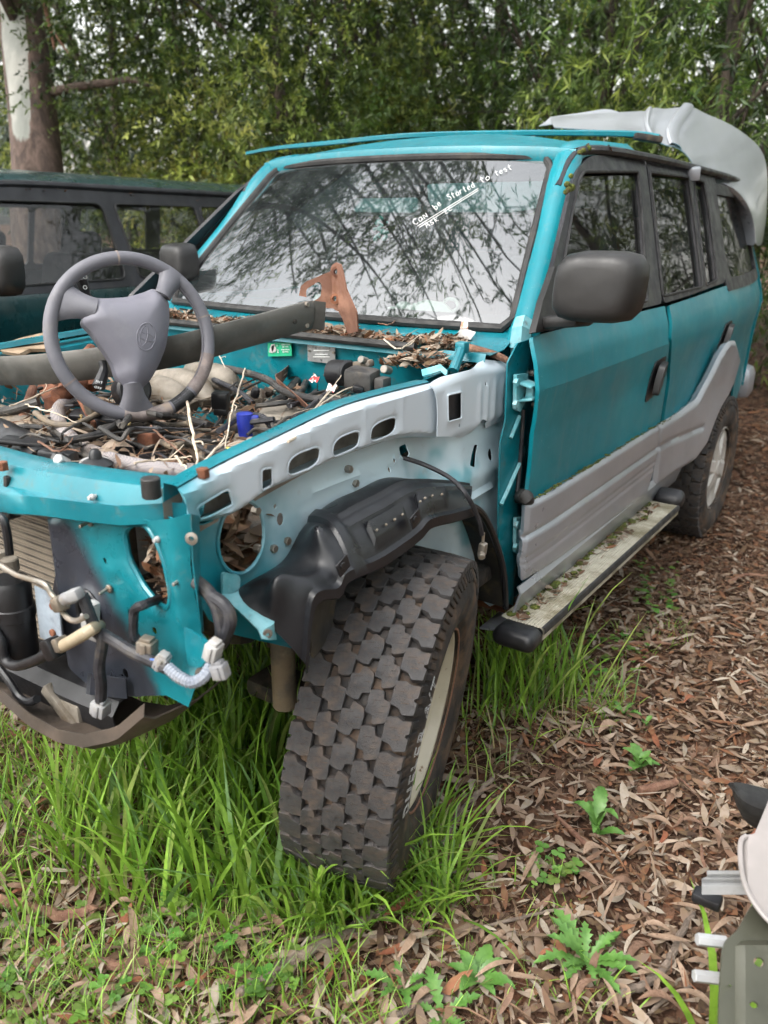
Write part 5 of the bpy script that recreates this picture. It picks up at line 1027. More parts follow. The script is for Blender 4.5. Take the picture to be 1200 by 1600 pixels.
# raised white sidewall lettering
def text_mesh(txt, size, depth=.0012, fill=False):
    cu = bpy.data.curves.new('t', 'FONT'); cu.body = txt; cu.size = size; cu.align_x = 'CENTER'; cu.align_y = 'CENTER'; cu.space_character = 1.25; cu.resolution_u = 3
    if fill: cu.extrude = depth
    else: cu.fill_mode = 'NONE'; cu.bevel_depth = depth; cu.bevel_resolution = 0
    ob = bpy.data.objects.new('t', cu); COL.objects.link(ob); dg = bpy.context.evaluated_depsgraph_get(); me = bpy.data.meshes.new_from_object(ob.evaluated_get(dg)); bpy.data.objects.remove(ob); bpy.data.curves.remove(cu)
    V = np.array([v.co[:] for v in me.vertices]).reshape(-1, 3); F = [tuple(p.vertices) for p in me.polygons]; bpy.data.meshes.remove(me); return V, F
best = min(((math.hypot(*(np.array(proj((WF @ Vector((.1285, -.308*math.sin(a), .308*math.cos(a))))[:]))-np.array((648, 1172)))), a) for a in np.linspace(0, 2*math.pi, 720)))[1]
V, F = text_mesh('DUELER A/T', .034, .0008)
th = best-V[:, 0]*1.3/.308; r = .309+V[:, 1]; V2 = np.stack([np.interp(r, [.25, .285, .312, .319, .335], [.1225, .1290, .1287, .1257, .121])+.0012+V[:, 2]*.6, -r*np.sin(th), r*np.cos(th)], 1)
mb = MB(); mb.add(V2, F); sub(mb, 'sidewall_lettering', pm('white_letter_rubber', (.42, .42, .43), (.5, .5, .5), 20, rough=.6, dirt=(.3, .28, .26), dsc=60, damt=.5), fwh)
# rear wheel, softer tyre, alloy rim with spokes
WR = wheel_matrix((.755, 2.69, .300), 0, 0) @ Matrix.Scale(.93, 4); rwh = place_wheel('rear_wheel', WR, None)
mb = MB(); mb.lathe((0, 0, 0), (1, 0, 0), [(.214, .112), (.222, .108), (.217, .098), (.205, .092), (.196, .06), (.19, -.02), (0, -.02)], 64); rr_ = sub(mb, 'rim', M['alloy'], rwh)
for k in range(6):
    a = k*math.pi/3+.25; mb = MB(); R_ = Matrix.Rotation(a, 3, 'X'); V = []
    for r_, w_, x_ in ((.03, .045, .098), (.10, .034, .092), (.16, .036, .084), (.205, .058, .088)):
        for s_, dx in ((-1, -.02), (-1, 0), (-.7, .012), (.7, .012), (1, 0), (1, -.02)): V.append(R_ @ Vector((x_+dx, s_*w_, r_)))
    F = [(i*6+j, i*6+j+1, (i+1)*6+j+1, (i+1)*6+j) for i in range(3) for j in range(5)]; mb.add(V, F); sub(mb, 'spoke', M['alloy'], rwh)
mb = MB(); mb.cyl((.10, 0, 0), (1, 0, 0), .045, .03, 24); sub(mb, 'hub', M['alloy'], rwh); mb = MB(); mb.cyl((-.01, 0, 0), (1, 0, 0), .17, .02, 32); sub(mb, 'brake_drum', M['dark'], rwh)
for mw, nm in (((-.741, -.025, .344), 'front_wheel'), ((-.765, 2.675, .335), 'rear_wheel')):
    o = bpy.data.objects.new(nm, fwh.data); COL.objects.link(o); o.parent = car; o.matrix_parent_inverse = Matrix.Translation(-ORIG[car.name]); o.matrix_basis = wheel_matrix(mw, .29 if mw[1] < 1 else 0, 0)
# ================================================================ engine bay
eng = MB(); eng.box((0, .02, .70), (1.15, .72, .26), bev=.04); eng.box((-.1, .0, .82), (.5, .5, .12), bev=.05); eng = eng.build('engine', M['dark'], car)
def tz(name, pts, r, mat, z=.93, n=9, parent=None, sm=6): return tubep(name, pts, r, mat, parent or eng, n=n, z=z, sm=sm)
def boxz(name, u, v, z, size, rot, mat, bev=.006): mb = MB(); mb.box(HZ(u, v, z), size, rot=cube_rot(*rot), bev=bev); return mb.build(name, mat, eng)
def mat_braid():
    m, t, N, L, P = nodes('braided_hose_sleeve'); co = objco(N); mp = N.new('ShaderNodeMapping'); mp.inputs['Rotation'].default_value = (.5, .6, .8); L.new(co, mp.inputs[0]); ck = N.new('ShaderNodeTexChecker'); ck.inputs['Scale'].default_value = 330; L.new(mp.outputs[0], ck.inputs[0])
    c = mixc(N, L, ck.outputs['Fac'], (.30, .27, .25), (.17, .155, .17)); c = mixc(N, L, rng_(N, L, nz(N, L, 12, 6, .6, co), .45, .7, 0, .65), c, (.20, .14, .085)); L.new(c, P.inputs['Base Color']); P.inputs['Roughness'].default_value = .8; bumpn(N, L, P, ck.outputs['Fac'], .4, .002); return m
M['braid'] = mat_braid()
tz('braided_hose', [(122, 622, .99), (104, 628, .985), (91, 642, .98), (92, 660, .97), (104, 678, .965), (122, 694), (150, 710), (187, 723), (240, 733), (290, 737), (315, 737)], .0175, M['braid'], .955, 14)
tz('hose', [(30, 668), (67, 668), (96, 680), (120, 701), (145, 718)], .0075, M['hose'], .965, 10)
tz('hose', [(109, 688), (149, 680), (175, 668), (194, 653)], .0085, M['hose'], .985, 10)
tz('hose', [(55, 645), (78, 660), (112, 664), (139, 654), (165, 638)], .007, M['hose_tan'], .985, 10)
tz('intake_duct', [(-30, 640), (10, 652), (35, 664), (65, 680), (98, 692)], .030, M['hose_tan'], .92, 16)
tz('air_box', [(-40, 672), (0, 684), (35, 700), (66, 722)], [.045, .046, .042, .03], M['plastic'], .93, 16)
boxz('air_box_lid', 38, 690, .965, (.10, .05, .012), (0, .1, .6), M['plastic'])
tz('heater_pipe', [(26, 690, .9), (38, 645, .95), (52, 606, 1.0)], .012, M['rust_pink'], .96, 10)
tz('heater_pipe', [(-10, 645, .93), (20, 640, .96), (60, 628, .98)], .013, M['hose'], .96, 10)
# timing cover with gold number
ec = [(160, 694), (172, 680), (224, 665), (236, 684), (249, 715), (232, 725), (166, 722)]
P_ = np.array([HZ(u, v, .945) for u, v in ec]); mb = MB(); c_ = P_.mean(0); V = []; n = len(ec)
for s_, dz in ((1.08, -.10), (1.0, -.012), (.90, .004)):
    for p in P_: q = c_+(p-c_)*s_; q[2] = .945+dz; V.append(q)
mb.add(V, [(k*n+i, k*n+(i+1) % n, (k+1)*n+(i+1) % n, (k+1)*n+i) for k in range(2) for i in range(n)]+[tuple(2*n+i for i in range(n))[::-1]]); cov = mb.build('timing_cover', M['plastic'], eng, True, 30)
def flat_text(name, txt, size, c, ex, ey, mat, parent, fill=True, d=.0006):
    V, F = text_mesh(txt, size, d, fill); ex, ey = np.array(ex, float), np.array(ey, float); ex /= np.linalg.norm(ex); ey = ey-ex*(ex@ey); ey /= np.linalg.norm(ey); ez = np.cross(ex, ey)
    mb = MB(); mb.add(np.array(c)+V[:, :1]*ex+V[:, 1:2]*ey+V[:, 2:3]*ez, F); return mb.build(name, mat, parent, False)
M['gold'] = pm('gold_print', (.55, .42, .16), rough=.5)
boxz('cover_top', 190, 664, .955, (.13, .05, .05), (.2, 0, .5), M['plastic'])
ex = HZ(210, 662, .99)-HZ(180, 668, .99); ey = HZ(195, 655, 1.0)-HZ(196, 668, .975)
for tx, uu, vv in (('3', 126, 652), ('24', 196, 665)): flat_text('cover_number', tx, .024, HZ(uu, vv, .987), ex, ey, M['gold'], eng)
boxz('cover_back', 130, 652, .965, (.06, .04, .03), (.3, 0, .4), M['plastic'])
boxz('cover_label', 190, 689, .956, (.055, .022, .002), (.15, -.1, .45), M['white_plastic'], .0)
# intake manifold runners
for (a, b, c) in (((215, 600), (262, 612), (300, 640)), ((245, 592), (300, 600), (330, 632)), ((300, 580), (345, 590), (372, 612))): tz('intake_runner', [(*a, .97), (*b, .985), (*c, .945)], [.030, .038, .036, .028], M['alu'], .96, 16)
tz('intake_plenum', [(232, 648), (270, 632), (310, 615)], [.03, .04, .036], M['alu'], .92, 16)
boxz('throttle_body', 245, 622, .93, (.07, .06, .06), (.1, .2, .4), M['dark'], .012)
for u, v in ((238, 608), (252, 610), (262, 634)): mb = MB(); mb.cyl(HZ(u, v, .975), (0, 0, 1), .012, .03, 12); mb.build('manifold_bolt', M['alu'], eng)
# radiator filler, bolt, rubber stop on the crossmember
mb = MB(); c = HZ(150, 722, .985); mb.lathe(c, (0, 0, 1), [(0, -.012), (.030, -.010), (.033, -.004), (.022, .004), (.013, .008), (.011, .02), (.006, .026), (0, .027)], 20); mb.build('filler_cap', M['plastic'], rs_)
mb = MB(); mb.cyl(HZ(150, 737, .955), (0, 0, 1), .030, .05, 20); mb.build('filler_neck', M['white_plastic'], rs_)
mb = MB(); mb.cyl(HZ(95, 719, .985), (.2, -.7, .5), .014, .03, 14); mb.box(HZ(92, 722, .965), (.08, .03, .05), rot=cube_rot(0, 0, .3), bev=.006); mb.build('radiator_bracket', M['plastic'], rs_); mb = MB(); mb.cyl(HZ(97, 721, .992), (.2, -.7, .5), .011, .03, 6); mb.build('bolt', M['white_plastic'], rs_)
mb = MB(); mb.cyl(HZ(236, 762, 1.012), (0, 0, 1), .016, .034, 20, bev=.1); mb.build('bonnet_stop', M['rubber'], rs_)
for u, v in ((317, 739), (4, 728)): mb = MB(); mb.cyl(HZ(u, v, 1.035 if u > 100 else .99), (0, 0, 1), .011, .016, 6, bev=.1); mb.build('bolt', M['rust'], rs_)
# relay, blue sensor, alternator housing, hoses at the left side
mb = MB(); c = HZ(345, 625, 1.0); mb.box(c, (.042, .036, .042), rot=cube_rot(.05, .05, .5), bev=.005); mb.box(c-np.array([0, 0, .028]), (.036, .03, .02), rot=cube_rot(.05, .05, .5), bev=.004); mb.build('relay', M['plastic'], eng)
tz('relay_lead', [(346, 640, .965), (346, 655, .95), (338, 668, .93)], .009, M['hose'], .95)
mb = MB(); c = HZ(383, 662, .985); mb.lathe(c, (0, 0, 1), [(0, -.028), (.016, -.028), (.019, -.005), (.019, .024), (.016, .026), (0, .026)], 18); mb.box(c+np.array([.018, .01, .012]), (.024, .016, .016), rot=cube_rot(0, 0, .6), bev=.004); mb.build('blue_sensor', M['blue'], eng)
conduit('corrugated_conduit', [HZ(396, 648, 1.0), HZ(412, 653, .995), HZ(424, 668, .98), HZ(430, 682, .95)], .008, M['wire'], eng)
mb = MB(); mb.lathe(HZ(440, 660, .93), (.3, -.45, .85), [(0, -.06), (.062, -.06), (.066, -.05), (.066, .01), (.055, .028), (.03, .036), (0, .036)], 28); mb.box(HZ(415, 668, .945), (.09, .06, .06), rot=cube_rot(.2, 0, .4), bev=.018); mb.box(HZ(385, 695, .93), (.05, .05, .06), rot=cube_rot(0, 0, .3), bev=.012); mb.build('alternator_housing', M['alu'], eng)
for u, v in ((443, 672), (392, 690), (385, 698)): mb = MB(); mb.cyl(HZ(u, v, .968), (.2, -.5, .8), .010, .014, 10); mb.build('bolt', M['zinc'], eng)
boxz('fuse_link', 361, 706, .965, (.03, .02, .016), (.1, .1, .6), pm('yellow_plastic', (.5, .42, .08), rough=.5), .004); boxz('fuse_block', 355, 716, .95, (.09, .05, .04), (.1, .1, .7), M['plastic'])
tz('hose', [(337, 573, 1.0), (379, 581, 1.01), (419, 594, 1.01), (442, 610, 1.0), (476, 621, 1.0), (527, 628, 1.0), (561, 629, 1.0)], .0105, M['hose'], 1.0, 10)
tz('heater_hose', [(363, 568, .97), (379, 555, .985), (405, 561, .985), (424, 578, .975), (432, 592, .96)], .016, M['hose'], .98, 12)
mb = MB(); mb.cyl(HZ(372, 561, .982), (.6, .5, .2), .019, .014, 16); mb.build('hose_clamp', M['zinc'], eng)
tz('hose', [(300, 560, .99), (330, 590, .985), (370, 610, .98), (395, 630, .96)], .008, M['wire'], .98)
tz('hose', [(415, 635, .95), (440, 622, .96), (460, 600, .97), (475, 585, .97)], .013, M['hose'], .96, 10); tz('hose', [(440, 640, .95), (458, 628, .96), (470, 612, .97), (482, 590, .97)], .010, M['hose'], .96, 10)
tz('hose', [(325, 720, .90), (340, 700, .92), (350, 685, .93), (380, 668, .93)], .011, M['hose'], .92, 10); tz('hose', [(265, 742, .95), (285, 730, .95), (315, 732, .97), (340, 745, .97)], .008, M['wire'], .95)
tz('wiring_loom', [(300, 600, .99), (290, 620, .98), (270, 640, .97), (220, 655, .97)], .006, M['wire'], .97); tz('wiring_loom', [(228, 655, .97), (262, 668, .96), (300, 686, .95), (340, 690, .94)], .005, M['hose'], .96); tz('wiring_loom', [(230, 665, .95), (280, 690, .94), (320, 700, .94)], .006, M['wire'], .94)
tz('wiring_loom', [(480, 560, 1.0), (495, 575, 1.0), (515, 590, 1.0), (535, 600, 1.0)], .007, M['wire'], 1.0); tz('wiring_loom', [(470, 560, 1.0), (490, 556, 1.02), (510, 566, 1.0), (530, 580, 1.0)], .003, M['wire'], 1.0); tz('wire', [(480, 575, 1.01), (486, 568, 1.02), (492, 575, 1.01), (489, 582, 1.0), (496, 590, 1.0)], .0025, M['alu'], 1.0)
# looms, vacuum lines and pipes tangled through the bay
RE = random.Random(5)
for k in range(74):
    u0 = RE.uniform(0, 560); v0 = np.interp(u0, [0, 300, 620], [RE.uniform(640, 720), RE.uniform(600, 715), RE.uniform(575, 622)]); L_ = RE.uniform(50, 150); an = RE.uniform(-.9, .9); z0 = RE.uniform(.91, 1.0); pts = []
    for q in range(5):
        u = u0+L_*(q/4)*math.cos(an)+RE.gauss(0, 8); v = v0+L_*(q/4)*math.sin(an)*.45+RE.gauss(0, 6); v = min(v, 735-max(0, u-290)*.43); pts.append((u, v, z0+RE.gauss(0, .012)))
    tz('vacuum_line' if k % 2 else 'wiring_loom', pts, RE.choice((.0025, .003, .004, .0055, .007)), RE.choice((M['wire'], M['hose'], M['hose'], M['hose_tan'], M['wire'], M['alu'])), .93, 7)
for k in range(16):
    u = RE.uniform(20, 520); v = np.interp(u, [0, 300, 620], [RE.uniform(650, 715), RE.uniform(610, 700), RE.uniform(590, 620)]); boxz('fitting', u, v, RE.uniform(.92, .98), (RE.uniform(.02, .06), RE.uniform(.02, .05), RE.uniform(.02, .05)), (RE.uniform(-.4, .4), RE.uniform(-.4, .4), RE.uniform(0, 3)), RE.choice((M['alu'], M['plastic'], M['dark'], M['rust'], M['hose'])), .008)
# wiper motor on the firewall
mb = MB(); mb.cyl(HY(533, 583, .34), (1, -.2, .1), .036, .07, 20); mb.build('wiper_motor', M['plastic'], fw)
mb = MB(); mb.box(HY(566, 593, .30), (.085, .06, .06), rot=cube_rot(.1, .05, .1), bev=.012); mb.box(HY(598, 600, .30), (.03, .04, .035), bev=.006); mb.build('wiper_gearbox', M['grey_plastic'] if False else M['hose'], fw)
mb = MB(); mb.box(HY(560, 570, .36), (.09, .03, .02), rot=cube_rot(0, -.2, 0), bev=.006); mb.cyl(HY(568, 563, .345), (0, -1, .3), .010, .03, 12); mb.build('wiper_mount', M['zinc'], fw); mb = MB(); mb.cyl(HY(604, 578, .33), (0, -1, .3), .011, .03, 12); mb.build('wiper_mount', M['zinc'], fw)
boxz('junction_plug', 525, 636, 1.0, (.05, .035, .025), (.1, .2, .5), M['plastic']); boxz('junction_plug', 560, 608, 1.02, (.03, .02, .02), (.1, .2, .5), M['plastic'])
boxz('end_plug', 548, 630, 1.005, (.05, .03, .03), (.0, .1, .3), M['plastic'])
# labels on the firewall
M['green_label'] = pm('green_label', (.01, .32, .16), (.02, .38, .2), 20, rough=.4, dirt=(.3, .35, .3), dsc=40, dlo=.6, dhi=.75, damt=.5)
yl = .450
c0, c1, c2, c3 = [HY(u, v, yl) for u, v in ((418, 536), (455, 535), (456, 556), (419, 557))]
mb = MB(); mb.prism([c0, c1, c2, c3], (0, .001, 0)); lb = mb.build('warning_label', M['green_label'], fw)
lx = c1-c0; lz = c0-c3
mb = MB(); cc = HY(428, 545, yl-.002); mb.prism([cc+np.array([.010*math.cos(a), 0, .011*math.sin(a)]) for a in np.linspace(0, 2*math.pi, 14, endpoint=False)], (0, -.0006, 0)); mb.prism([HY(u, v, yl-.002) for u, v in ((424, 538), (430, 537), (426, 552), (420, 550))], (0, -.0006, 0)); mb.build('label_picture', M['white_plastic'], fw)
flat_text('label_text', '1', .011, HY(433, 540, yl-.002), lx, lz, M['ink'], fw); flat_text('label_text', '2', .014, HY(434, 549, yl-.002), lx, lz, M['ink'], fw)
for k, (tx, vv) in enumerate((('VIBRATION', 538.5), ('BETTER', 542), ('PERFORMS', 546.5), ('BETTER', 550))): flat_text('label_text', tx, .0058, HY(446, vv, yl-.002), lx, lz, M['ink'], fw)
c0, c1, c2, c3 = [HY(u, v, yl) for u, v in ((480, 533), (523, 534), (524, 569), (481, 564))]
mb = MB(); mb.prism([c0, c1, c2, c3], (0, .0012, 0)); mb.build('identity_plate', pm('etched_identity_plate', (.30, .31, .31), (.40, .41, .41), 30, rough=.35, metal=.6, dirt=(.2, .19, .17), dsc=60, dlo=.5, dhi=.6, damt=.5), fw)
for vv, w_ in ((541, 12), (547, 24), (553, 20), (557, 26)): 
    mb = MB(); mb.prism([HY(u, v, yl-.002) for u, v in ((502-w_/2, vv), (502+w_/2, vv), (502+w_/2, vv+1.1), (502-w_/2, vv+1.1))], (0, -.0004, 0)); mb.build('plate_print', M['ink'], fw)
for u, v in ((483, 548), (521, 551)): mb = MB(); mb.cyl(HY(u, v, yl-.002), (0, -1, 0), .004, .004, 8); mb.build('rivet', M['zinc'], fw)
# torn red-and-white tags
for u, v, r_ in ((491, 596, .4), (518, 611, -.3)):
    c = HZ(u, v, 1.0); mb = MB(); n = 7; Gt = [[c+np.array([(a-3)*.005, (b-1.5)*.005+.003*math.sin(a), .004*math.sin(a*1.3+b+r_*5)+b*.005]) for b in range(4)] for a in range(n)]; mb.grid(Gt); mb.build('torn_tag', pm('red_white_tag', (.72, .7, .68), (.6, .03, .03), 60, .5, .54, rough=.6), eng)
# rusty curled strap
P_ = spline([HZ(455, 550, 1.03), HZ(448, 562, 1.02), HZ(452, 575, 1.0), HZ(440, 590, 1.0), HZ(433, 598, 1.01), HZ(450, 612, 1.0), HZ(475, 630, .99), HZ(490, 640, .98)], 6); G = []
for i, p in enumerate(P_): a = i*.07; G.append([p+np.array([-.012*math.cos(a), .004, -.014*math.sin(a)-.006]), p+np.array([.012*math.cos(a), -.004, .014*math.sin(a)+.006])])
MB().grid(G, thick=.0015).build('bark_ribbon', M['rust_pink'], eng)
# ================================================================ loose things on the car
# rusty steering column under the loose wheel
col_ = thing('steering_column', HZ(95, 635, .95), 'rust-brown steering column stub lying under the loose steering wheel', 'car part')
mb = MB(); mb.tube(np.array([HZ(88, 622, 1.0), HZ(132, 596, 1.03)]), .021, 14); mb.build('column_tube', M['rust'], col_)
mb = MB(); mb.prism(rpoly([HZ(58, 604, 1.0), HZ(66, 592, 1.0), HZ(100, 589, 1.02), (HZ(116, 600, 1.02)), HZ(96, 618, 1.0), HZ(80, 640, .97), HZ(66, 622, .98)], .006, 2), (.0, .01, -.014)); mb.prism([HZ(68, 624, 1.0), HZ(90, 616, 1.0), HZ(92, 650, .96), HZ(72, 655, .95)], (0, .008, -.012)); mb.build('column_bracket', M['rust'], col_)
mb = MB(); mb.prism(rpoly([HZ(115, 607, 1.03), HZ(128, 610, 1.03), HZ(150, 645, .98), HZ(136, 654, .97), HZ(120, 625, 1.0)], .004, 2), (0, .006, -.006)); mb.build('column_strap', M['rust'], col_)
mb = MB(); mb.prism(rpoly([HZ(104, 572, 1.07), HZ(134, 552, 1.09), HZ(150, 570, 1.07), HZ(148, 598, 1.03), HZ(126, 604, 1.02)], .006, 2), (.0, .03, -.02)); mb.tube(np.array([HZ(128, 560, 1.09), HZ(142, 545, 1.10)]), .014, 12); mb.build('column_bracket', M['rust'], col_)
for u, v in ((63, 607), (86, 598), (74, 643)): mb = MB(); mb.cyl(HZ(u, v, 1.012), (0, -.3, 1), .008, .006, 10); mb.build('bolt_hole', M['dark'], col_)
mb = MB(); mb.box(HZ(140, 636, 1.0), (.03, .016, .045), rot=cube_rot(.3, .2, 0), bev=.004); mb.build('column_clip', M['zinc'], col_)
# steering wheel
SD = 1.85; W0 = HD(208, 527, SD); vd = ray(208, 527); vd /= np.linalg.norm(vd); SN = -vd+.28*_r2+.16*_u2; SN /= np.linalg.norm(SN)
SX = _r2-SN*(_r2@SN); SX /= np.linalg.norm(SX); SY = np.cross(SN, SX)
def HS(u, v, h=0.):
    d = ray(u, v); p0 = W0+SN*h; return CC+d*(((p0-CC)@SN)/(d@SN))
def W2(u, v, h=0.): q = HS(u, v, h)-W0; return np.array([q@SX, q@SY])
def W3(V, h): return W0+V[:, :1]*SX+V[:, 1:2]*SY+np.asarray(h).reshape(-1, 1)*SN
sw = thing('steering_wheel', HS(205, 660), 'loose grey leather steering wheel lying on the open engine bay', 'steering wheel')
t = np.linspace(0, 2*np.pi, 73); Rw = .178; rim_c = W3(np.stack([Rw*np.cos(t), Rw*np.sin(t)], 1), np.zeros(73)); mb = MB(); rr = .0165+.0012*np.sin(3*t); mb.tube(rim_c, .0155, 16, caps=False); rimo = mb.build('wheel_rim', M['wheelgrey'], sw, True, 180)
# worn patches of leather wrapped on the rim, and stitching
def rim_arc(a0, a1, r_, mat, name, n=14): tt = np.linspace(a0, a1, n); MB().tube(W3(np.stack([Rw*np.cos(tt), Rw*np.sin(tt)], 1), np.zeros(n)), r_, 16).build(name, mat, rimo, True, 60)
rim_arc(math.radians(-62), math.radians(-98), .0161, M['leather_worn'], 'worn_leather'); rim_arc(math.radians(-42), math.radians(-60), .0158, M['plastic'], 'bare_core')
rim_arc(math.radians(-8), math.radians(-40), .0160, M['leather_worn'], 'worn_leather')
for a in (100, 20, 218): rim_arc(math.radians(a), math.radians(a+1.4), .0163, M['leather_worn'], 'leather_seam', 4)
tt = np.radians(np.linspace(48, -30, 60)); mb = MB()
for k, a in enumerate(tt):
    c = W0+(Rw-.0143)*(math.cos(a)*SX+math.sin(a)*SY)+SN*.0062; mb.sphere(c, .0022, n=4)
mb.build('stitching', M['wheelgrey'], rimo)
# spokes (each a swept bridge between pad and rim)
def spoke(pin, pout, w0, w1, name='spoke'):
    a, b = W2(*pin), W2(*pout); d = b-a; L_ = np.linalg.norm(d); d /= L_; nrm = np.array([-d[1], d[0]]); G = []
    for q in np.linspace(-.05, 1.0, 9):
        c = a+d*L_*q; ww = w0+(w1-w0)*max(0, q)**2; h = .030*(1-q)+.002; row = []
        for s_ in np.linspace(-1, 1, 9): row.append(W3((c+nrm*ww*s_)[None], [h+.012*(1-s_*s_)-.006*abs(s_)**4])[0])
        G.append(row)
    G = np.array(G); mb = MB(); mb.grid(G[:, ::-1], thick=.018); return mb.build(name, M['wheelgrey'], sw, True, 60)
spoke((142, 486), (96, 470), .026, .048); spoke((250, 464), (272, 424), .020, .040); spoke((203, 603), (212, 645), .022, .052)
# airbag pad
pad = np.array([W2(u, v, .03) for u, v in [(128, 502), (134, 487), (143, 464), (165, 465), (200, 463), (228, 455), (240, 449), (256, 455), (266, 470), (267, 500), (262, 540), (250, 570), (236, 595), (217, 613), (200, 607), (184, 590), (180, 570), (160, 540), (142, 515)]])
pad = rpoly(pad, .012, 3); V, F = tri2d(pad, [], .007); dd = pdist(V, pad); hgt = .020+.040*(1-np.exp(-dd/.022))+.10*np.clip(V[:, 0]-pad[:, 0].mean(), -.05, .05)*0; MBp = MB(); V3, F3 = solid(W3(V, hgt), F, .012); MBp.add(V3, F3); padm = MBp.build('airbag_cover', M['pad'], sw, True, 60)
# side skirt of the pad
Lq = dense(pad, .01); G = [[W3(q[None], [.020])[0], W3((pad.mean(0)+(q-pad.mean(0))*.97)[None], [-.02])[0]] for q in np.vstack([Lq, Lq[:1]])]; MB().grid(G).build('airbag_skirt', M['pad'], sw)
# emblem: three interlaced ovals in relief
ec2 = W2(229, 526, .058); th0 = math.radians(78)
def emb(cx, cy_, rx, ry, rad=.0011):
    n = 40; tt = np.linspace(0, 2*np.pi, n+1); x, y = cx+rx*np.cos(tt), cy_+ry*np.sin(tt); X = ec2[0]+x*math.cos(th0)-y*math.sin(th0); Y = ec2[1]+x*math.sin(th0)+y*math.cos(th0); Q = np.stack([X, Y], 1); h = .020+.040*(1-np.exp(-pdist(Q, pad)/.022)); mb = MB(); mb.tube(W3(Q, h), rad, 6, caps=False); mb.build('emblem_ring', M['pad'], padm)
emb(0, 0, .031, .0215, .0015); emb(0, .006, .0225, .0085); emb(0, -.001, .0085, .0185)
# indicator stalks behind the wheel
def stalk(p0, p1, p2, nm): mb = MB(); mb.tube(spline([HS(*p0, -.05), HS(*p1, -.045), HS(*p2, -.035)], 5), [.010, .009, .013, .015], 10); mb.build(nm, M['plastic'], sw)
stalk((160, 565), (162, 580), (154, 605), 'wiper_stalk'); stalk((140, 470), (133, 455), (126, 435), 'indicator_stalk'); 
mb = MB(); mb.cyl(HS(205, 610, -.03), SN, .04, .07, 20); mb.cyl(HS(212, 634, -.045), SX, .013, .05, 14); mb.build('column_boss', M['plastic'], sw)
flat_text('stalk_print', 'INT', .008, HS(155, 597, -.018), SY*-.3+SX, SY, M['ink'], sw); flat_text('stalk_print', 'OFF', .008, HS(153, 606, -.018), SY*-.3+SX, SY, M['ink'], sw)
for v_ in (433, 449): mb = MB(); mb.tube(np.array([HS(133, v_, -.018)+.004*(math.cos(a)*SX+math.sin(a)*SY) for a in np.linspace(0, 6.28, 13)]), .0008, 5, caps=False); mb.build('stalk_symbol', M['ink'], sw)
# ---- steel reinforcement beam lying across the bay
bp3 = spline([HZ(489, 492, 1.193), HZ(400, 517, 1.165), HZ(263, 551, 1.125), HZ(100, 574, 1.085), HZ(0, 580, 1.06), HZ(-90, 575, 1.04)], 8)
beam = thing('bumper_beam', bp3[len(bp3)//2], 'long dark steel beam lying across the engine bay behind the steering wheel', 'car part')
prof = [(-.034, .036), (-.004, .040), (0, .034), (.006, .012), (.006, -.012), (0, -.034), (-.004, -.040), (-.034, -.038)]; T = np.gradient(bp3, axis=0); G = []
for p, t_ in zip(bp3, T):
    t_ = t_/np.linalg.norm(t_); fr = np.cross([0, 0, 1.], t_); fr = fr if fr @ np.array([.5, -1, 0]) > 0 else -fr; fr /= np.linalg.norm(fr); up = np.array([0, 0, 1.])-t_*t_[2]; up = up+fr*.28; up /= np.linalg.norm(up); G.append([p+fr*a+up*b for a, b in prof])
MB().grid(np.array(G)[:, ::-1], thick=.003).build('beam_channel', M['iron'], beam, True, 25)
for i, q in ((1, 2.4), (1, 4.6), (3, 3.6)): p = np.array(G[i][3])+(np.array(G[i][5])-np.array(G[i][3]))*((q-3)/2) if q > 3 else np.array(G[i][2]); mb = MB(); mb.cyl(p, np.cross(T[i], [0, 0, 1.])*-1, .0065, .012, 10); mb.build('beam_bolt', M['zinc'] if i == 1 else M['dark'], beam)
mb = MB(); a = np.array(G[0]); mb.prism([a[1]+np.array([.004, .0, .0]), a[2], a[5], a[6]], (.025, .02, -.004)); mb.build('beam_end', M['iron'], beam)
# ---- rusty bonnet-lock bracket standing on the cowl
rb = thing('rusty_bracket', HY(552, 520, .44), 'rust-covered angled bracket with cut-outs standing on the leaf-filled cowl', 'car part')
def px2(L): return np.array(L, float)
ro_ = px2([(467, 462), (470, 447), (478, 440), (516, 424), (521, 414), (527, 410), (534, 413), (538, 428), (543, 452), (559, 488), (561, 517), (545, 521), (537, 498), (531, 486), (520, 482), (490, 480), (488, 466)])
def rb_map(V):
    out = []
    for u, v in V:
        f = np.interp(v, [410, 425, 480, 520], [519, 520, 524, 546]); k = max(0, u-f); out.append(HY(u, v, .47-.0028*max(0, f-u)*.4+.0016*k*(-1)))
    return np.array(out)
panel('bracket_plate', ro_, [rpoly([(478, 452), (499, 439), (503, 447), (501, 464), (487, 472), (479, 468)], 5, 3), ell((526, 425), 3, 6, .2, 10), ell((524, 467), 3.2, 6, .2, 10)], rb_map, M['rust_pink'], rb, 5., .004, 25)
for u, v in ((526, 425), (524, 467)): mb = MB(); mb.lathe(HY(u, v, .455), (.3, -1, .1), [(.014, 0), (.015, .003), (.008, .004), (.007, -.006)], 14); mb.build('bracket_nut', M['rust'], rb)
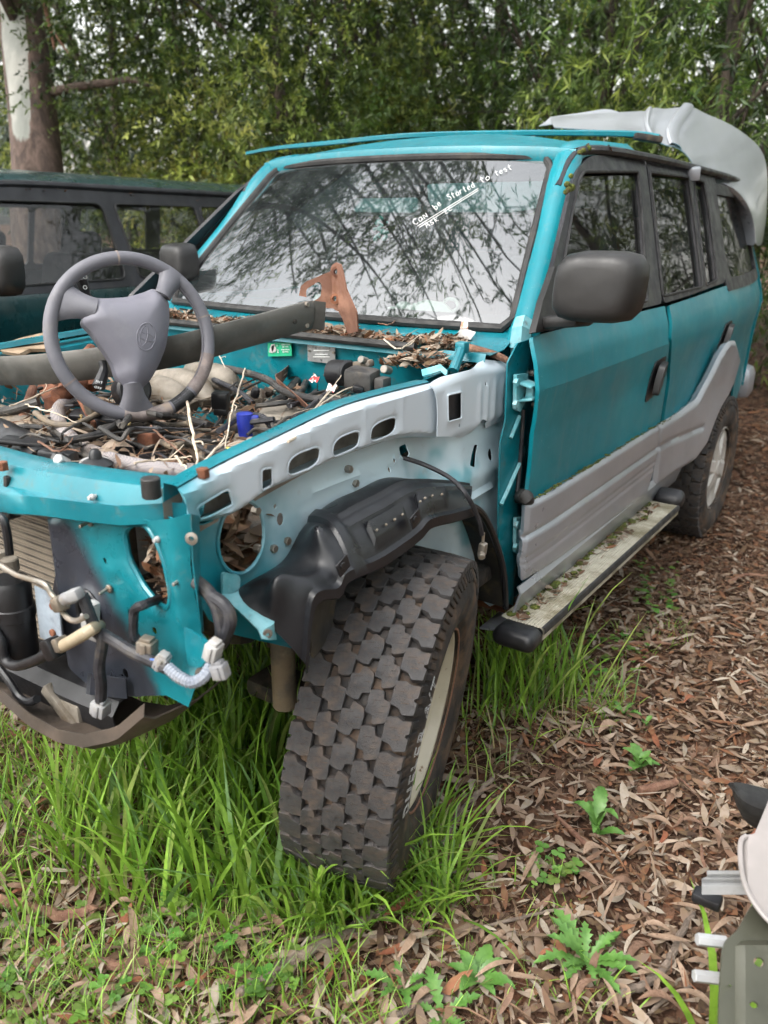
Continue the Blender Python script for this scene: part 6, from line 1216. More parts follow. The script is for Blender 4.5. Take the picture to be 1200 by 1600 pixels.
# ---- teal drip-rail strip lying across the roof
st3 = spline([HD(386, 239, 3.25), HD(430, 231, 3.2), HD(520, 222, 3.05), HD(640, 211, 2.95), HD(800, 207, 2.95), HD(930, 207, 2.98), HD(1000, 209, 3.0), HD(1030, 214, 3.0)], 8)
strip = thing('roof_trim_strip', st3[len(st3)//2], 'thin teal metal strip lying loose across the car roof', 'car part'); G = []
for i, p in enumerate(st3):
    q = i/(len(st3)-1); w_ = .010+.006*q; G.append([p+np.array([0, .014+.03*q, .001]), p+np.array([0, .002, w_*.6]), p+np.array([0, -.010, w_*.2]), p+np.array([0, -.010, -w_*.7]), p+np.array([0, .0, -w_*.9])])
MB().grid(np.array(G), thick=.002).build('strip_rail', M['teal'], strip)
mb = MB(); mb.box(HD(1012, 216, 2.98), (.10, .06, .022), rot=cube_rot(0, .15, .5), bev=.005); mb.build('strip_end', M['dark'], strip)
# ---- silver bumper cover lying upside over the roof
bc = thing('bumper_cover', (.2, 2.6, 1.74), 'large silver bumper cover lying on the roof with one end hanging over', 'car part')
# stations: each a list of (u, v, depth)
def dz(y, u, v): return HY(u, v, y)
ST = [
 [(861, 184, 2.35), (861, 188, 2.32), (862, 193, 2.30), (866, 200, 2.3)],
 [(940, 178, 2.35), (940, 186, 2.22), (942, 196, 2.15), (950, 206, 2.15)],
 [(1002, 175, 2.5), (1000, 188, 2.25), (1004, 202, 2.12), (1012, 212, 2.1)],
 [(1022, 174, 2.6), (1018, 188, 2.3), (1014, 205, 2.15), (1020, 220, 2.12)],
 [(1060, 169, 2.8), (1046, 186, 2.42), (1036, 208, 2.2), (1040, 228, 2.15)],
 [(1082, 173, 2.95), (1070, 192, 2.55), (1058, 216, 2.28), (1064, 240, 2.2)],
 [(1110, 182, 3.1), (1098, 206, 2.72), (1088, 232, 2.45), (1086, 262, 2.38)],
 [(1140, 195, 3.25), (1128, 222, 2.9), (1112, 252, 2.62), (1085, 284, 2.5)],
 [(1168, 214, 3.4), (1150, 242, 3.05), (1130, 266, 2.8), (1108, 288, 2.66)],
 [(1188, 234, 3.55), (1172, 264, 3.2), (1152, 282, 3.0), (1132, 289, 2.85)],
 [(1197, 262, 3.66), (1184, 290, 3.36), (1168, 304, 3.15), (1152, 301, 3.02)],
 [(1198, 305, 3.72), (1190, 325, 3.5), (1180, 330, 3.3), (1168, 322, 3.2)],
 [(1196, 345, 3.72), (1192, 356, 3.56), (1185, 358, 3.42), (1177, 348, 3.32)],
 [(1190, 378, 3.7), (1188, 382, 3.58), (1183, 384, 3.46), (1180, 380, 3.36)]]
def by_(u, k): s_ = min(1, max(0, (u-861)/335)); return 2.12+1.32*s_**2.0+(1-k/3)*(.22+.22*s_)
Ga = np.array([spline([HY(u, v, by_(u, k)) for k, (u, v, y) in enumerate(s_)], 5) for s_ in ST]); Gb = np.array([spline(Ga[:, k], 8) for k in range(Ga.shape[1])]).transpose(1, 0, 2)
for i in range(Gb.shape[0]):
    t_ = i/(Gb.shape[0]-1); r1 = .014*math.exp(-((t_-.215)/.034)**2)+.016*math.exp(-((t_-.345)/.04)**2); Gb[i, :, 2] += 0
for _ in range(10): Gb[1:-1] = .5*Gb[1:-1]+.25*(Gb[:-2]+Gb[2:])
for _ in range(2): Gb[:, 1:-1] = .5*Gb[:, 1:-1]+.25*(Gb[:, :-2]+Gb[:, 2:])
for i in range(Gb.shape[0]):
    t_ = i/(Gb.shape[0]-1); r1 = .010/(1+math.exp(-(t_-.20)/.006))-.010/(1+math.exp(-(t_-.25)/.006))+.012/(1+math.exp(-(t_-.33)/.007))-.012/(1+math.exp(-(t_-.42)/.012)); Gb[i, :, 2] += r1; Gb[i, :, 1] -= r1*.5
MB().grid(Gb[:, ::-1], thick=.004).build('bumper_skin', M['silver_clean'], bc, True, 60)
for t0, t1 in ((.185, .215), (.33, .385)):
    a_, b_ = int(t0*(len(Gb)-1)), int(t1*(len(Gb)-1)); R0 = Gb[a_:b_+1].copy(); R1 = R0.copy(); R1[1:-1] += np.array([.0, -.006, .012]); R1[[0, -1]] += np.array([.001, -.004, .006]); R1[1:-1, :] += np.array([.002, 0, 0]); MB().grid(R1[:, ::-1], thick=.004).build('bumper_ridge', M['silver_clean'], bc, True, 40)
# returned lip of the wheel-arch end and a raised lip on top
lipI = Gb[int(.52*Gb.shape[0]):, -1]; MB().grid([[p, p+np.array([-.01, .01, -.012]), p+np.array([-.08, .05, -.004])] for p in lipI], thick=.003).build('arch_return', M['silver'], bc)
mb = MB(); mb.cyl(HY(1175, 374, 3.38), (1, -1, 0), .012, .01, 10); mb.build('bumper_screw', M['rust'], bc)
tl = spline([HY(860, 184, 2.5), HY(905, 178, 2.55), HY(945, 172, 2.6), HY(966, 176, 2.6)], 6); MB().grid([[p+np.array([0, 0, .004]), p+np.array([0, -.05, -.02]), p+np.array([0, -.12, -.045])] for p in tl], thick=.003).build('bumper_ledge', M['silver_clean'], bc)
mb = MB(); mb.box(HY(1084, 271, 2.33), (.05, .05, .05), bev=.004, rot=cube_rot(.2, 0, .3)); mb.build('bumper_tab', M['silver'], bc)
# ================================================================ interior seen through the glass
mb = MB(); G = []
for s in np.linspace(-1, 1, 17): G.append([(.66*s, .62-.03*(1-s*s), 1.10), (.66*s, .75, 1.135), (.66*s, .92, 1.125), (.66*s, 1.0, 1.07), (.66*s, 1.02, .8)])
MB().grid(G).build('dashboard', pm('grey_green_dash', (.10, .13, .13), (.14, .17, .17), 5, rough=.75), car)
def seat(x, y, s=1.):
    mb = MB(); mb.box((x, y, .72), (.50, .50, .16), bev=.06, seg=4); mb.box((x, y+.27, 1.02), (.48, .15, .58), rot=cube_rot(-.25), bev=.06, seg=4); mb.box((x, y+.36, 1.40), (.26, .10, .17), rot=cube_rot(-.2), bev=.045, seg=4); mb.build('seat', M['interior'], car)
for x in (-.38, .38): seat(x, 1.35)
mb = MB(); mb.box((0, 2.25, .72), (1.3, .5, .16), bev=.06); mb.box((0, 2.52, 1.02), (1.3, .14, .56), rot=cube_rot(-.25), bev=.06); mb.build('rear_seat', M['interior'], car)
for x in (-.4, .4): mb = MB(); mb.box((x, 2.6, 1.38), (.26, .1, .16), bev=.04); mb.build('head_rest', M['interior'], car)
RX2 = np.linspace(-.6, .6, 13); MB().grid([[(x, y, float(roofz(x, y))-.03) for x in RX2] for y in (1.12, 1.4, 2., 2.8, 3.5)]).build('headliner', pm('dark_headliner', (.05, .055, .06), (.07, .075, .08), 6, rough=.95), car)
# sun visors and mirror hanging behind the top of the glass
def behind(u, v, d): q = ws_px(u, v); p = Wp(q[0], q[1]); n = np.array([0, .70, -.71]); return p+n*d
for L in ([(658, 268), (850, 262), (846, 290), (830, 306), (790, 312), (680, 312), (662, 300)],): 
    P_ = np.array([behind(u, v, .05) for u, v in L]); P_ = np.array(rpoly(P_, .02, 4)); mb = MB(); mb.prism(P_, (0, .014, -.008)); mb.build('sun_visor', M['visor'], car)
P_ = np.array(rpoly([behind(u, v, .07) for u, v in [(536, 285), (640, 282), (642, 300), (632, 306), (540, 306)]], .012, 4)); mb = MB(); mb.prism(P_, (0, .02, -.01)); mb.build('rear_view_mirror', M['visor'], car)  # flat pale teal on the mirror stands in for its reflection
P_ = np.array([behind(u, v, .04) for u, v in [(531, 258), (578, 252), (528, 315), (470, 365), (444, 324)]]); mb = MB(); mb.prism(rpoly(P_, .008, 3), (0, .004, -.004)); mb.build('dark_reflection_card', M['interior'], car)  # dark card added to stand for a dark reflection on the windscreen
mb = MB(); q = [behind(584+5*math.sin(i*2.1), 320+i*3.6, .05) for i in range(10)]; mb.tube(spline(q, 4), .004, 6)
for i in range(14): mb.sphere(behind(586+random.uniform(-11, 11), 342+random.uniform(-14, 14), .05), random.uniform(.004, .009), n=4)
mb.build('hanging_charm', pm('teal_charm', (.08, .42, .36), rough=.5), car)
# pale broken ornament and mug on the dashboard
orn = thing('plaster_ornament', (.43, .70, 1.14), 'pale green broken ornament resting on the dashboard behind the windscreen', 'ornament')
def dashp(u, v, d=.05): return behind(u, v, d)
mb = MB(); n = 26
for (u, v, r) in ((600, 462, .035), (618, 455, .04), (640, 458, .045), (655, 452, .04), (662, 470, .05), (630, 474, .05), (690, 474, .045), (608, 476, .03), (645, 478, .05)):
    mb.sphere(dashp(u, v, .07), r*.62, n=6, sq=(1.2, .9, .7))
mb.build('ornament_body', M['paper'], orn)
mb = MB(); c = dashp(694, 455, .06); mb.tube(np.array([c+np.array([.024*math.cos(a), 0, .018*math.sin(a)]) for a in np.linspace(0, 6.283, 20)]), .0055, 7, caps=False); mb.build('ornament_handle', M['paper'], orn)
mb = MB(); mb.prism(rpoly([dashp(u, v, .035) for u, v in [(640, 462), (655, 456), (685, 460), (700, 475), (702, 482), (642, 484)]], .01, 3), (0, .012, 0)); mb.build('ornament_plate', M['paper'], orn)
mb = MB(); mb.prism(rpoly([dashp(u, v, .04) for u, v in [(476, 470), (484, 446), (497, 462), (506, 474), (490, 480)]], .004, 2), (0, .02, 0)); mb.build('ornament_shard', M['paper'], orn)
# white paint-marker writing on the windscreen glass
GL = {'C': [[(.9, .85), (.5, 1), (.1, .7), (.1, .3), (.5, 0), (.9, .15)]], 'a': [[(.85, .6), (.4, .65), (.1, .3), (.35, 0), (.8, .25), (.85, .6), (.85, 0)]], 'N': [[(.1, 0), (.15, .7), (.75, .05), (.9, .75)]], 'b': [[(.15, 1), (.15, 0), (.6, 0), (.85, .3), (.5, .55), (.15, .4)]], 'e': [[(.1, .3), (.8, .4), (.5, .65), (.1, .4), (.3, 0), (.85, .1)]],
 'S': [[(.85, .9), (.4, 1), (.15, .75), (.75, .45), (.8, .1), (.3, 0), (.05, .15)]], 't': [[(.45, 1), (.4, .15), (.7, 0)], [(.1, .65), (.85, .7)]], 'r': [[(.15, .65), (.2, 0)], [(.2, .45), (.5, .65), (.85, .6)]], 'd': [[(.8, .5), (.3, .55), (.1, .2), (.5, 0), (.8, .2)], [(.82, 1), (.85, 0)]], 'o': [[(.5, .65), (.1, .4), (.3, 0), (.8, .15), (.85, .5), (.5, .65)]], 's': [[(.8, .6), (.3, .65), (.2, .4), (.75, .25), (.6, 0), (.1, .05)]],
 'A': [[(.05, 0), (.5, 1), (.9, 0)], [(.2, .4), (.8, .4)]], 'k': [[(.15, 1), (.15, 0)], [(.8, .65), (.2, .3), (.85, 0)]], 'E': [[(.85, .75), (.4, .8), (.15, .6), (.5, .42), (.1, .2), (.4, 0), (.85, .1)]], 'c': [[(.8, .55), (.4, .65), (.1, .3), (.4, 0), (.85, .1)]]}
def ws3(u, v): q = ws_px(u, v); return Wp(q[0], q[1])+np.array([0, -.0035, .003])
def write(txt, p0, p1, h, nm='windscreen_writing'):
    p0, p1 = np.array(p0, float), np.array(p1, float); d = (p1-p0)/len(txt); up = np.array([d[1], -d[0]]); up = up/np.linalg.norm(up)*h; mb = MB()
    for i, ch in enumerate(txt):
        for stx in GL.get(ch, []): mb.tube(spline([ws3(*(p0+d*(i+.05+.85*x)+up*y)) for x, y in stx], 4), .0008, 5)
    return mb.build(nm, M['ink'], wsg, False)
write('CaN', (649, 354), (671, 339), 9); write('be', (681, 330), (692, 320), 9); write('Started', (702, 315), (744, 293), 9); write('to', (752, 288), (768, 281), 9); write('test', (775, 277), (802, 265), 8)
write('Ask', (667, 358), (688, 345), 8); write('Ec', (697, 337), (709, 328), 8)
for a, b in (((653, 355), (748, 296)), ((656, 357), (748, 299))): mb = MB(); mb.tube(spline([ws3(*(np.array(a)+(np.array(b)-np.array(a))*t)) for t in np.linspace(0, 1, 10)], 2), .0009, 5); mb.build('windscreen_writing', M['ink'], wsg)
# small white paper tag on the cowl corner
tg = thing('paper_tag', HY(725, 515, .56), 'small torn white paper tag lying at the foot of the windscreen', 'paper tag'); mb = MB(); mb.prism([HY(u, v, .56) for u, v in ((711, 526), (722, 511), (730, 512), (731, 516), (743, 520), (735, 531))], (0, .001, .002)); mb.build('tag_card', M['white_plastic'], tg)
mb = MB(); mb.prism([HY(u, v, .558) for u, v in ((719, 513), (722, 500), (731, 501), (731, 513))], (0, .001, .001)); mb.build('tag_print', pm('orange_print', (.6, .25, .15), (.7, .65, .6), 80, .45, .55, rough=.6), tg)
# teal hinge posts and bonnet hinge on the cowl
mb = MB(); mb.tube(np.array([HY(708, 580, .36), HY(722, 543, .42)]), .013, 10); mb.box(HY(722, 543, .42), (.03, .03, .03), bev=.006); mb.build('bonnet_hinge', M['teal_in'], car)
mb = MB(); mb.grid([[HY(660, 580, .30), HY(690, 572, .30), HY(700, 582, .28)], [HY(662, 590, .28), HY(690, 582, .28), HY(698, 590, .26)]], thick=.006); mb.build('bonnet_hinge', M['hinge'], car)
# rust-brown stick on the cowl
sk_ = MB(); sk_.tube(spline([HY(712, 538, .50), HY(740, 545, .50), HY(775, 555, .52), HY(801, 567, .54)], 5), [.009, .011, .010, .008], 9); tag(sk_.build('bark_stick', M['redwood']), 'red-brown bark stick lying on the cowl by the door pillar', 'stick')
# ================================================================ leaves lodged on the car
def pile(n, sampler, lens, wts, lift=.2, tilt=.5, wid=(.18, .38), cols=LIT):
    P = np.array([sampler() for _ in range(n)]); a = rng.uniform(0, 6.283, n); D = np.stack([np.cos(a), np.sin(a), rng.normal(0, tilt, n)*.7], 1); Nn = np.stack([rng.normal(0, tilt, n), rng.normal(0, tilt, n), np.ones(n)], 1); ln = rng.uniform(*lens, n); P = P-D*ln[:, None]*.5
    V, T = scatter(LEAF8, T8, P, D, Nn, ln, ln*rng.uniform(*wid, n), ln*rng.uniform(-lift, lift, n)); return V, T, np.repeat(rcol(n, cols, wts), 8, 0)
R_ = random.uniform
def s_cowl():
    x = R_(-.62, .60); b = .64-.05*(1-abs(x/.7)**2.3); y = R_(.452, b-.05); return (x, y, 1.112+.016*R_(0, 1)**2+.010*math.sin(x*9)**2+.05*max(0, (y-.5)))
def s_bay():
    while True:
        u, v = R_(0, 640), R_(590, 740)
        if v > 745-(u-290)*.46 and u > 290: continue
        return HZ(u, v, R_(.88, .975))
def s_right(): x = R_(.44, .66); y = R_(.36, .52); return (x, y, 1.075+.05*R_(0, 1)*(1-abs(x-.55)/.12)+.0)
def s_circle(): return (R_(.50, .632), hc[1]+R_(-.09, .09), hc[2]-.085+R_(0, .14)**1.0)
lcx = HY(235, 890, -.55)
def s_lamp():
    t = R_(0, 1); zz = R_(0, 1)**1.5; return (lcx[0]+.015+R_(-.035, .05)+.02*(1-zz), -.548+R_(0, .03), lcx[2]-.11+zz*.17)
W6 = (3, 2.6, 2.2, 1.6, 1.8, 1.4)
j = join([pile(1900, s_cowl, (.015, .05), (3, 3, 2, 1.2, 2.6, 2.2)), pile(350, s_right, (.02, .06), W6), pile(150, s_bay, (.04, .085), (4, 4, 2, 1, 1.6, 2.4), .3, .7), pile(620, s_bay, (.04, .16), (3, 2.5, 2, 1, 2, 1.5), .12, .45, (.02, .05)), pile(150, s_cowl, (.05, .14), (3, 2.5, 2, 1, 2, 1.5), .12, .3, (.02, .05)), pile(850, s_bay, (.015, .05), (4, 3, 3, 1.6, 2.4, 1.4), .2, .6)])
tag(big_mesh('cowl_leaves', j[0], j[1], M['litter'], col=j[2]), 'dead leaves drifted over the cowl and engine bay of the teal car', 'leaf litter', kind='stuff')
j = join([pile(150, s_circle, (.05, .10), W6, .25, .8, (.3, .6)), pile(320, s_lamp, (.012, .042), (2, 2, 3, 2, 2, .5), .25, .9, (.2, .5))])
tag(big_mesh('packed_leaves', j[0], j[1], M['litter'], col=j[2]), 'brown leaves packed behind the round headlamp holes of the teal car', 'leaf litter', kind='stuff')
mb = MB(); mb.grid([[(.48, hc[1]-.15, .75), (.48, hc[1]+.15, .75)], [(.48, hc[1]-.15, .93), (.48, hc[1]+.15, .93)]], thick=.003); mb.grid([[(.48, hc[1]-.15, .79), (.64, hc[1]-.15, .79)], [(.48, hc[1]+.15, .79), (.64, hc[1]+.15, .79)]], thick=.003); mb.build('lamp_bucket', M['dark'], apron)
mb = MB(); mb.lathe(HY(208, 880, -.478), (0, 0, 1), [(.0, -.12), (.045, -.12), (.05, -.11), (.05, .12), (0, .12)], 20); mb.build('washer_bottle', M['white_plastic'], car)
# moss and leaf dirt on the step and roof edge
def moss_patch(name, pts, parent, r=(.01, .022)):
    mb = MB()
    for p in pts: mb.sphere(p, R_(*r), n=5, sq=(1.0, 1.2, .35) if parent is not car else (.8, .9, .8))
    return tag(mb.build(name, M['moss'], parent), kind='stuff')
moss_patch('moss', [(R_(.79, .815+.03*math.sin(y*9)**2), y, zf(y)+.004) for y in np.concatenate([np.linspace(.5, 1.75, 46), np.linspace(1.2, 1.5, 20)])], step, (.006, .015))
moss_patch('moss', [PS(u, v, .012) for u, v in ((888, 296), (890, 290), (893, 293), (886, 288), (912, 235), (920, 232), (906, 238), (1048, 243), (1050, 246), (884, 300), (892, 275))], car, (.008, .014))
moss_patch('grime_line', [PS(*(np.array(a)+(np.array(b)-np.array(a))*t+np.array([0, random.uniform(-1.5, 1.5)])), .012) for a, b, n_ in (((827, 785), (1030, 662), 70), ((1034, 661), (1094, 622), 22)) for t in np.linspace(0, 1, n_)], fd, (.003, .008))
def s_step(): y = R_(.48, 1.75); return (R_(.785, .85), y, zf(y)+.006)
def s_gut(): y = R_(1.12, 2.1); return (R_(.60, .645), y, float(roofz(.6, y))+R_(0, .012))
j = join([pile(200, s_step, (.015, .05), W6), pile(50, s_gut, (.015, .04), (1, 1, 3, 2, 4, .4))]); tag(big_mesh('step_leaves', j[0], j[1], M['litter'], col=j[2]), 'leaf crumbs lying on the side step and roof gutter of the teal car', 'leaf litter', kind='stuff')
# dry twigs caught in the engine bay: each one a stick
M['paletwig'] = pm('pale_dry_twig', (.44, .36, .27), (.56, .48, .38), 30, rough=.85, dirt=(.25, .17, .11), dsc=40, damt=.6)
TW = [([(291, 622), (300, 670), (306, 705), (308, 740)], 1.02, .0035, 'pale bare twig leaning against the bottom right of the steering wheel'), ([(308, 732), (325, 715), (340, 700), (358, 690)], 1.01, .003, 'short pale forked twig by the braided hose end'), ([(383, 576), (372, 610), (360, 650), (352, 700)], 1.03, .0025, 'long thin twig standing beside the black relay box'), ([(450, 690), (485, 668), (540, 650), (600, 628), (640, 612)], 1.045, .003, 'long pale twig lying along the inside of the teal rail'), ([(400, 690), (450, 665), (490, 640), (520, 605), (536, 582)], 1.04, .0022, 'thin curved twig arching over the heater hoses'), ([(560, 600), (520, 618), (480, 655), (448, 688)], 1.03, .002, 'fine pale twig crossing behind the alternator housing'), ([(210, 724), (240, 720), (280, 716), (300, 714)], 1.0, .0022, 'thin curved twig lying on the braided hose'), ([(274, 713), (285, 725), (295, 737)], 1.01, .0025, 'short twig below the timing cover beside the hose'), ([(15, 634), (50, 622), (75, 610), (90, 604)], 1.03, .002, 'thin twig across the rusty column bracket'), ([(40, 632), (58, 638), (85, 645), (120, 660)], 1.02, .002, 'wispy twig hanging over the tan hose at the left'), ([(60, 690), (85, 705), (105, 702), (125, 705)], 1.0, .0025, 'red-brown twig above the radiator bracket'), ([(330, 545), (345, 560), (352, 575)], 1.06, .002, 'tiny twig above the heater hose clamp'), ([(600, 530), (620, 545), (640, 538), (662, 522)], 1.13, .0022, 'fine branching twig on the cowl leaves'), ([(590, 505), (612, 506), (625, 490), (633, 473)], 1.16, .0018, 'thin red twig sticking up in front of the windscreen'), ([(236, 665), (262, 690), (298, 720)], 1.0, .0022, 'brown twig crossing below the steering wheel')]
for pts, z, r, lab in TW:
    mb = MB(); P = spline([HZ(u, v, z+random.uniform(-.01, .01)) for u, v in pts], 5); P[1:-1] += rng.normal(0, .0012, P[1:-1].shape); mb.tube(P, [r, r*.9, r*.45], 6)
    i = len(P)//2; e = P[i]+(P[min(i+4, len(P)-1)]-P[i])*.8+np.array([R_(-.02, .02), R_(-.02, .02), .02]); mb.tube(spline([P[i], (P[i]+e)/2+.004, e], 3), [r*.6, r*.3], 5); tag(mb.build('twig', M['paletwig'] if 'red' not in lab and 'brown' not in lab else M['redwood']), lab, 'twig', 'dry twigs lodged in the engine bay')
# ================================================================ neighbouring dark green four-wheel drive
NA = math.radians(4.5); NR = np.array([[math.cos(NA), -math.sin(NA), 0], [math.sin(NA), math.cos(NA), 0], [0, 0, 1]]); NT = np.array([-1.66, .79, 0])-NR @ np.array([.80, 1.0, 0])
cL = NR.T @ (CC-NT)
def PN(u, v, off=0.):
    d = NR.T @ ray(u, v); t = np.linspace(1, 8, 2000); P = cL+d*t[:, None]; f = P[:, 0]-(Xs(np.clip(P[:, 1], .76, 2.9), P[:, 2])+off); k = np.where((f[:-1] > 0) & (f[1:] <= 0))[0]
    return P[k[0] if len(k) else int(np.argmin(np.abs(f)))]
def npx(L): return np.array([PN(u, v)[1:] for u, v in L])
def nmap(off=0.):
    def g(V): return np.stack([Xs(np.clip(V[:, 0], .76, 2.9), V[:, 1])+off, V[:, 0], V[:, 1]], 1)
    return g
nc = bpy.data.objects.new('parked_car', None); COL.objects.link(nc); tag(nc, 'dark green four-wheel drive parked on the far side of the teal car', 'car'); nc.location = NT; nc.rotation_euler = (0, 0, NA)
def nbuild(mb, name, mat, par=None): o = mb.build(name, mat, None); o.parent = par or nc; return o
def npanel(name, outl, holes, mat, par=None, off=0., step_=.06, th=.012): o = panel(name, outl, holes, nmap(off), mat, None, step_, th); o.parent = par or nc; return o
bl0 = npx([(0, 466), (189, 446)]); zb_ = bl0[:, 1].mean(); z_g = npx([(70, 297), (200, 296)])[:, 1].mean()
yq = npx([(-30, 420), (187, 400), (203, 400), (328, 380), (368, 380)])[:, 0]
nd1 = npanel('front_door', rpoly([(yq[0]-.25, .45), (yq[1]+.04, .45), (yq[1]+.04, zb_), (yq[0]-.25, zb_)], .01, 2), [], M['darkgreen'])
nd2 = npanel('rear_door', rpoly([(yq[1]+.05, .45), (yq[3]+.10, .75), (yq[3]+.10, zb_), (yq[1]+.05, zb_)], .01, 2), [], M['darkgreen'])
npanel('quarter_panel', rpoly([(yq[3]+.11, .75), (yq[3]+1.1, .6), (yq[3]+1.1, zb_), (yq[3]+.11, zb_)], .01, 2), [], M['darkgreen'])
npanel('front_guard', rpoly([(yq[0]-1.3, .55), (yq[0]-.26, .55), (yq[0]-.26, zb_-.01), (yq[0]-1.3, zb_-.10)], .02, 2), [], M['darkgreen'])
def nwin(y0_, y1_, lean, par, slant=0.):
    h = rpoly([(y0_+slant, zb_+.035), (y1_, zb_+.035), (y1_-lean, z_g-.055), (y0_+slant*0+lean*0+.0+slant*1.9, z_g-.055)], .03, 4); return h
h1 = rpoly([(yq[0]-.22, zb_+.035), (yq[1], zb_+.035), (yq[1]-.01, z_g-.06), (yq[0]+.12, z_g-.06)], .05, 5)
h2 = rpoly([(yq[2]+.02, zb_+.035), (yq[3]-.02, zb_+.035), (yq[3]-.04, z_g-.06), (yq[2]-.0, z_g-.06)], .03, 4)
h3 = rpoly([(yq[3]+.02, zb_+.035), (yq[4]+.05, zb_+.035), (yq[4]-.02, z_g-.06), (yq[3]+.0, z_g-.06)], .03, 4)
h4 = rpoly([(yq[4]+.16, zb_+.035), (yq[4]+.8, zb_+.035), (yq[4]+.72, z_g-.06), (yq[4]+.14, z_g-.06)], .03, 4)
nf = npanel('window_frame', rpoly([(yq[0]-.45, zb_), (yq[4]+.95, zb_), (yq[4]+.85, z_g), (yq[0]+.08, z_g)], .05, 4), [h1, h2, h3, h4], M['frame'], None, .003)
for par, h in ((nd1, h1), (nd2, h2), (nd2, h3), (nf, h4)): npanel('window_glass', h.mean(0)+(h-h.mean(0))*1.03, [], M['sideglass2'], par, -.008, .2, 0)
for h in (h1, h2, h3):
    q = np.vstack([h, h[:1]]); nbuild(MB().tube(np.stack([Xs(np.clip(q[:, 0], .76, 2.9), q[:, 1])+.004, q[:, 0], q[:, 1]], 1), .0055, 6, caps=False), 'window_seal', M['rubber'], nf)
nrx = np.sin(np.linspace(-1, 1, 21)*math.pi/2)*.66
nroof = nbuild(MB().grid([[(x, y, z_g+.012+.085*(1-(abs(x)/.66)**3.2)-.10*max(0, (yq[0]+.3-y)/.4)**2) for x in nrx] for y in np.linspace(yq[0]-.05, yq[4]+.95, 12)], thick=.004), 'roof', M['darkgreen'])
for s_ in (1, -1): nbuild(MB().tube(spline([(s_*.70, yq[0]-.42, zb_+.06), (s_*.66, yq[0]-.05, z_g-.08), (s_*.655, yq[0]+.16, z_g+.004), (s_*.66, 2.0, z_g+.010), (s_*.66, yq[4]+.9, z_g+.004)], 6), .016, 8), 'roof_gutter', M['frame'])
# far side: frame with open glass areas so that daylight shows through
for o in (nf, nd1, nd2): 
    c = o.copy(); COL.objects.link(c); c.parent = nc; c.scale = (-1, 1, 1)
for x in (-.38, .38): nbuild(MB().box((x, yq[1]+.02, 1.0), (.46, .14, .55), rot=cube_rot(-.25), bev=.06, seg=4).box((x, yq[1]+.10, 1.30), (.25, .09, .15), rot=cube_rot(-.2), bev=.04, seg=4), 'seat', M['interior'])
nbuild(MB().box((0, yq[3]+.15, 1.02), (1.25, .14, .5), rot=cube_rot(-.25), bev=.05, seg=3), 'rear_seat', M['interior'])
nbuild(MB().box((0, yq[1]+.4, .6), (1.45, 3.0, .1), bev=.02), 'floor_pan', M['dark']); nbuild(MB().grid([[(s_*.68, yq[0]-.42, zb_+.0) for s_ in (-1, 0, 1)], [(s_*.66, yq[0]-.1, zb_-.02) for s_ in (-1, 0, 1)]], thick=.02), 'dashboard', M['interior'])
nbuild(MB().tube(np.array([(.25*math.cos(a)*.75+.38, yq[0]+.15+.06*math.sin(a), zb_+.02+.17*math.sin(a)) for a in np.linspace(0, 6.283, 30)]), .014, 8, caps=False), 'interior_steering_wheel', M['interior'])
yb = yq[0]-1.35; yc = yq[0]-.42
nbuild(MB().grid([[(x, y, zb_-.015-.10*((yc-y)/(yc-yb))**1.6+.035*(1-(x/.76)**2)) for x in np.linspace(-.76, .76, 13)] for y in np.linspace(yc, yb, 9)], thick=.004), 'bonnet', M['darkgreen'])
nbuild(MB().grid([[(x, yb-.02*(1-(x/.76)**2)-.03*(z < zb_-.2), z) for x in np.linspace(-.76, .76, 9)] for z in (zb_-.115, zb_-.2, zb_-.35)], thick=.01), 'grille_panel', M['frame'])
for z in (zb_-.16, zb_-.21, zb_-.26, zb_-.31): nbuild(MB().box((0, yb-.065, z), (.8, .02, .018), bev=.005), 'grille_bar', M['plastic'])
for s_ in (1, -1): nbuild(MB().box((s_*.56, yb-.05, zb_-.23), (.30, .05, .16), bev=.02, seg=3), 'headlamp', M['headliner'])
nbuild(MB().box((0, yb-.06, zb_-.50), (1.6, .22, .24), bev=.06, seg=4), 'front_bumper', M['plastic'])
nbuild(MB().grid([[(s*(.70-.09*t), yc+.02+t*.52-.05*(1-s*s), zb_+.03+t*(z_g-zb_-.02)) for s in np.linspace(-1, 1, 15)] for t in np.linspace(0, 1, 8)]), 'windscreen', M['wsglass'])
nm = NR.T @ (HD(4, 423, 2.75)-NT); o = mirror_shell(nm, .10, .08, .083, None).build('side_mirror', M['mirror_plastic'], None, True, 50); o.parent = nc
nbuild(MB().box(nm+np.array([-.12, .05, -.06]), (.16, .06, .04), bev=.012), 'mirror_arm', M['mirror_plastic'])
for y, s_ in ((yq[0]-1.0, 0), (yq[0]+1.75, 0)):
    for x in (.70, -.70):
        mb = MB(); mb.lathe((x, y, .36), (1, 0, 0), [(.2, -.1), (.30, -.12), (.355, -.10), (.37, 0), (.355, .10), (.30, .12), (.2, .1), (.18, 0), (0, 0)], 40); nbuild(mb, 'wheel', M['tyre'])
def s_nr(): y = R_(yq[0], yq[4]+.5); p = NR @ np.array([.662+R_(-.01, .01), y, z_g-.012+R_(-.02, .01)])+NT; return p
j = pile(60, s_nr, (.012, .035), (1, 1, 2, 1, 4, 1)); tag(big_mesh('gutter_leaves', j[0], j[1], M['litter'], col=j[2]), 'leaf bits caught in the roof gutter of the dark green car', 'leaf litter', kind='stuff')
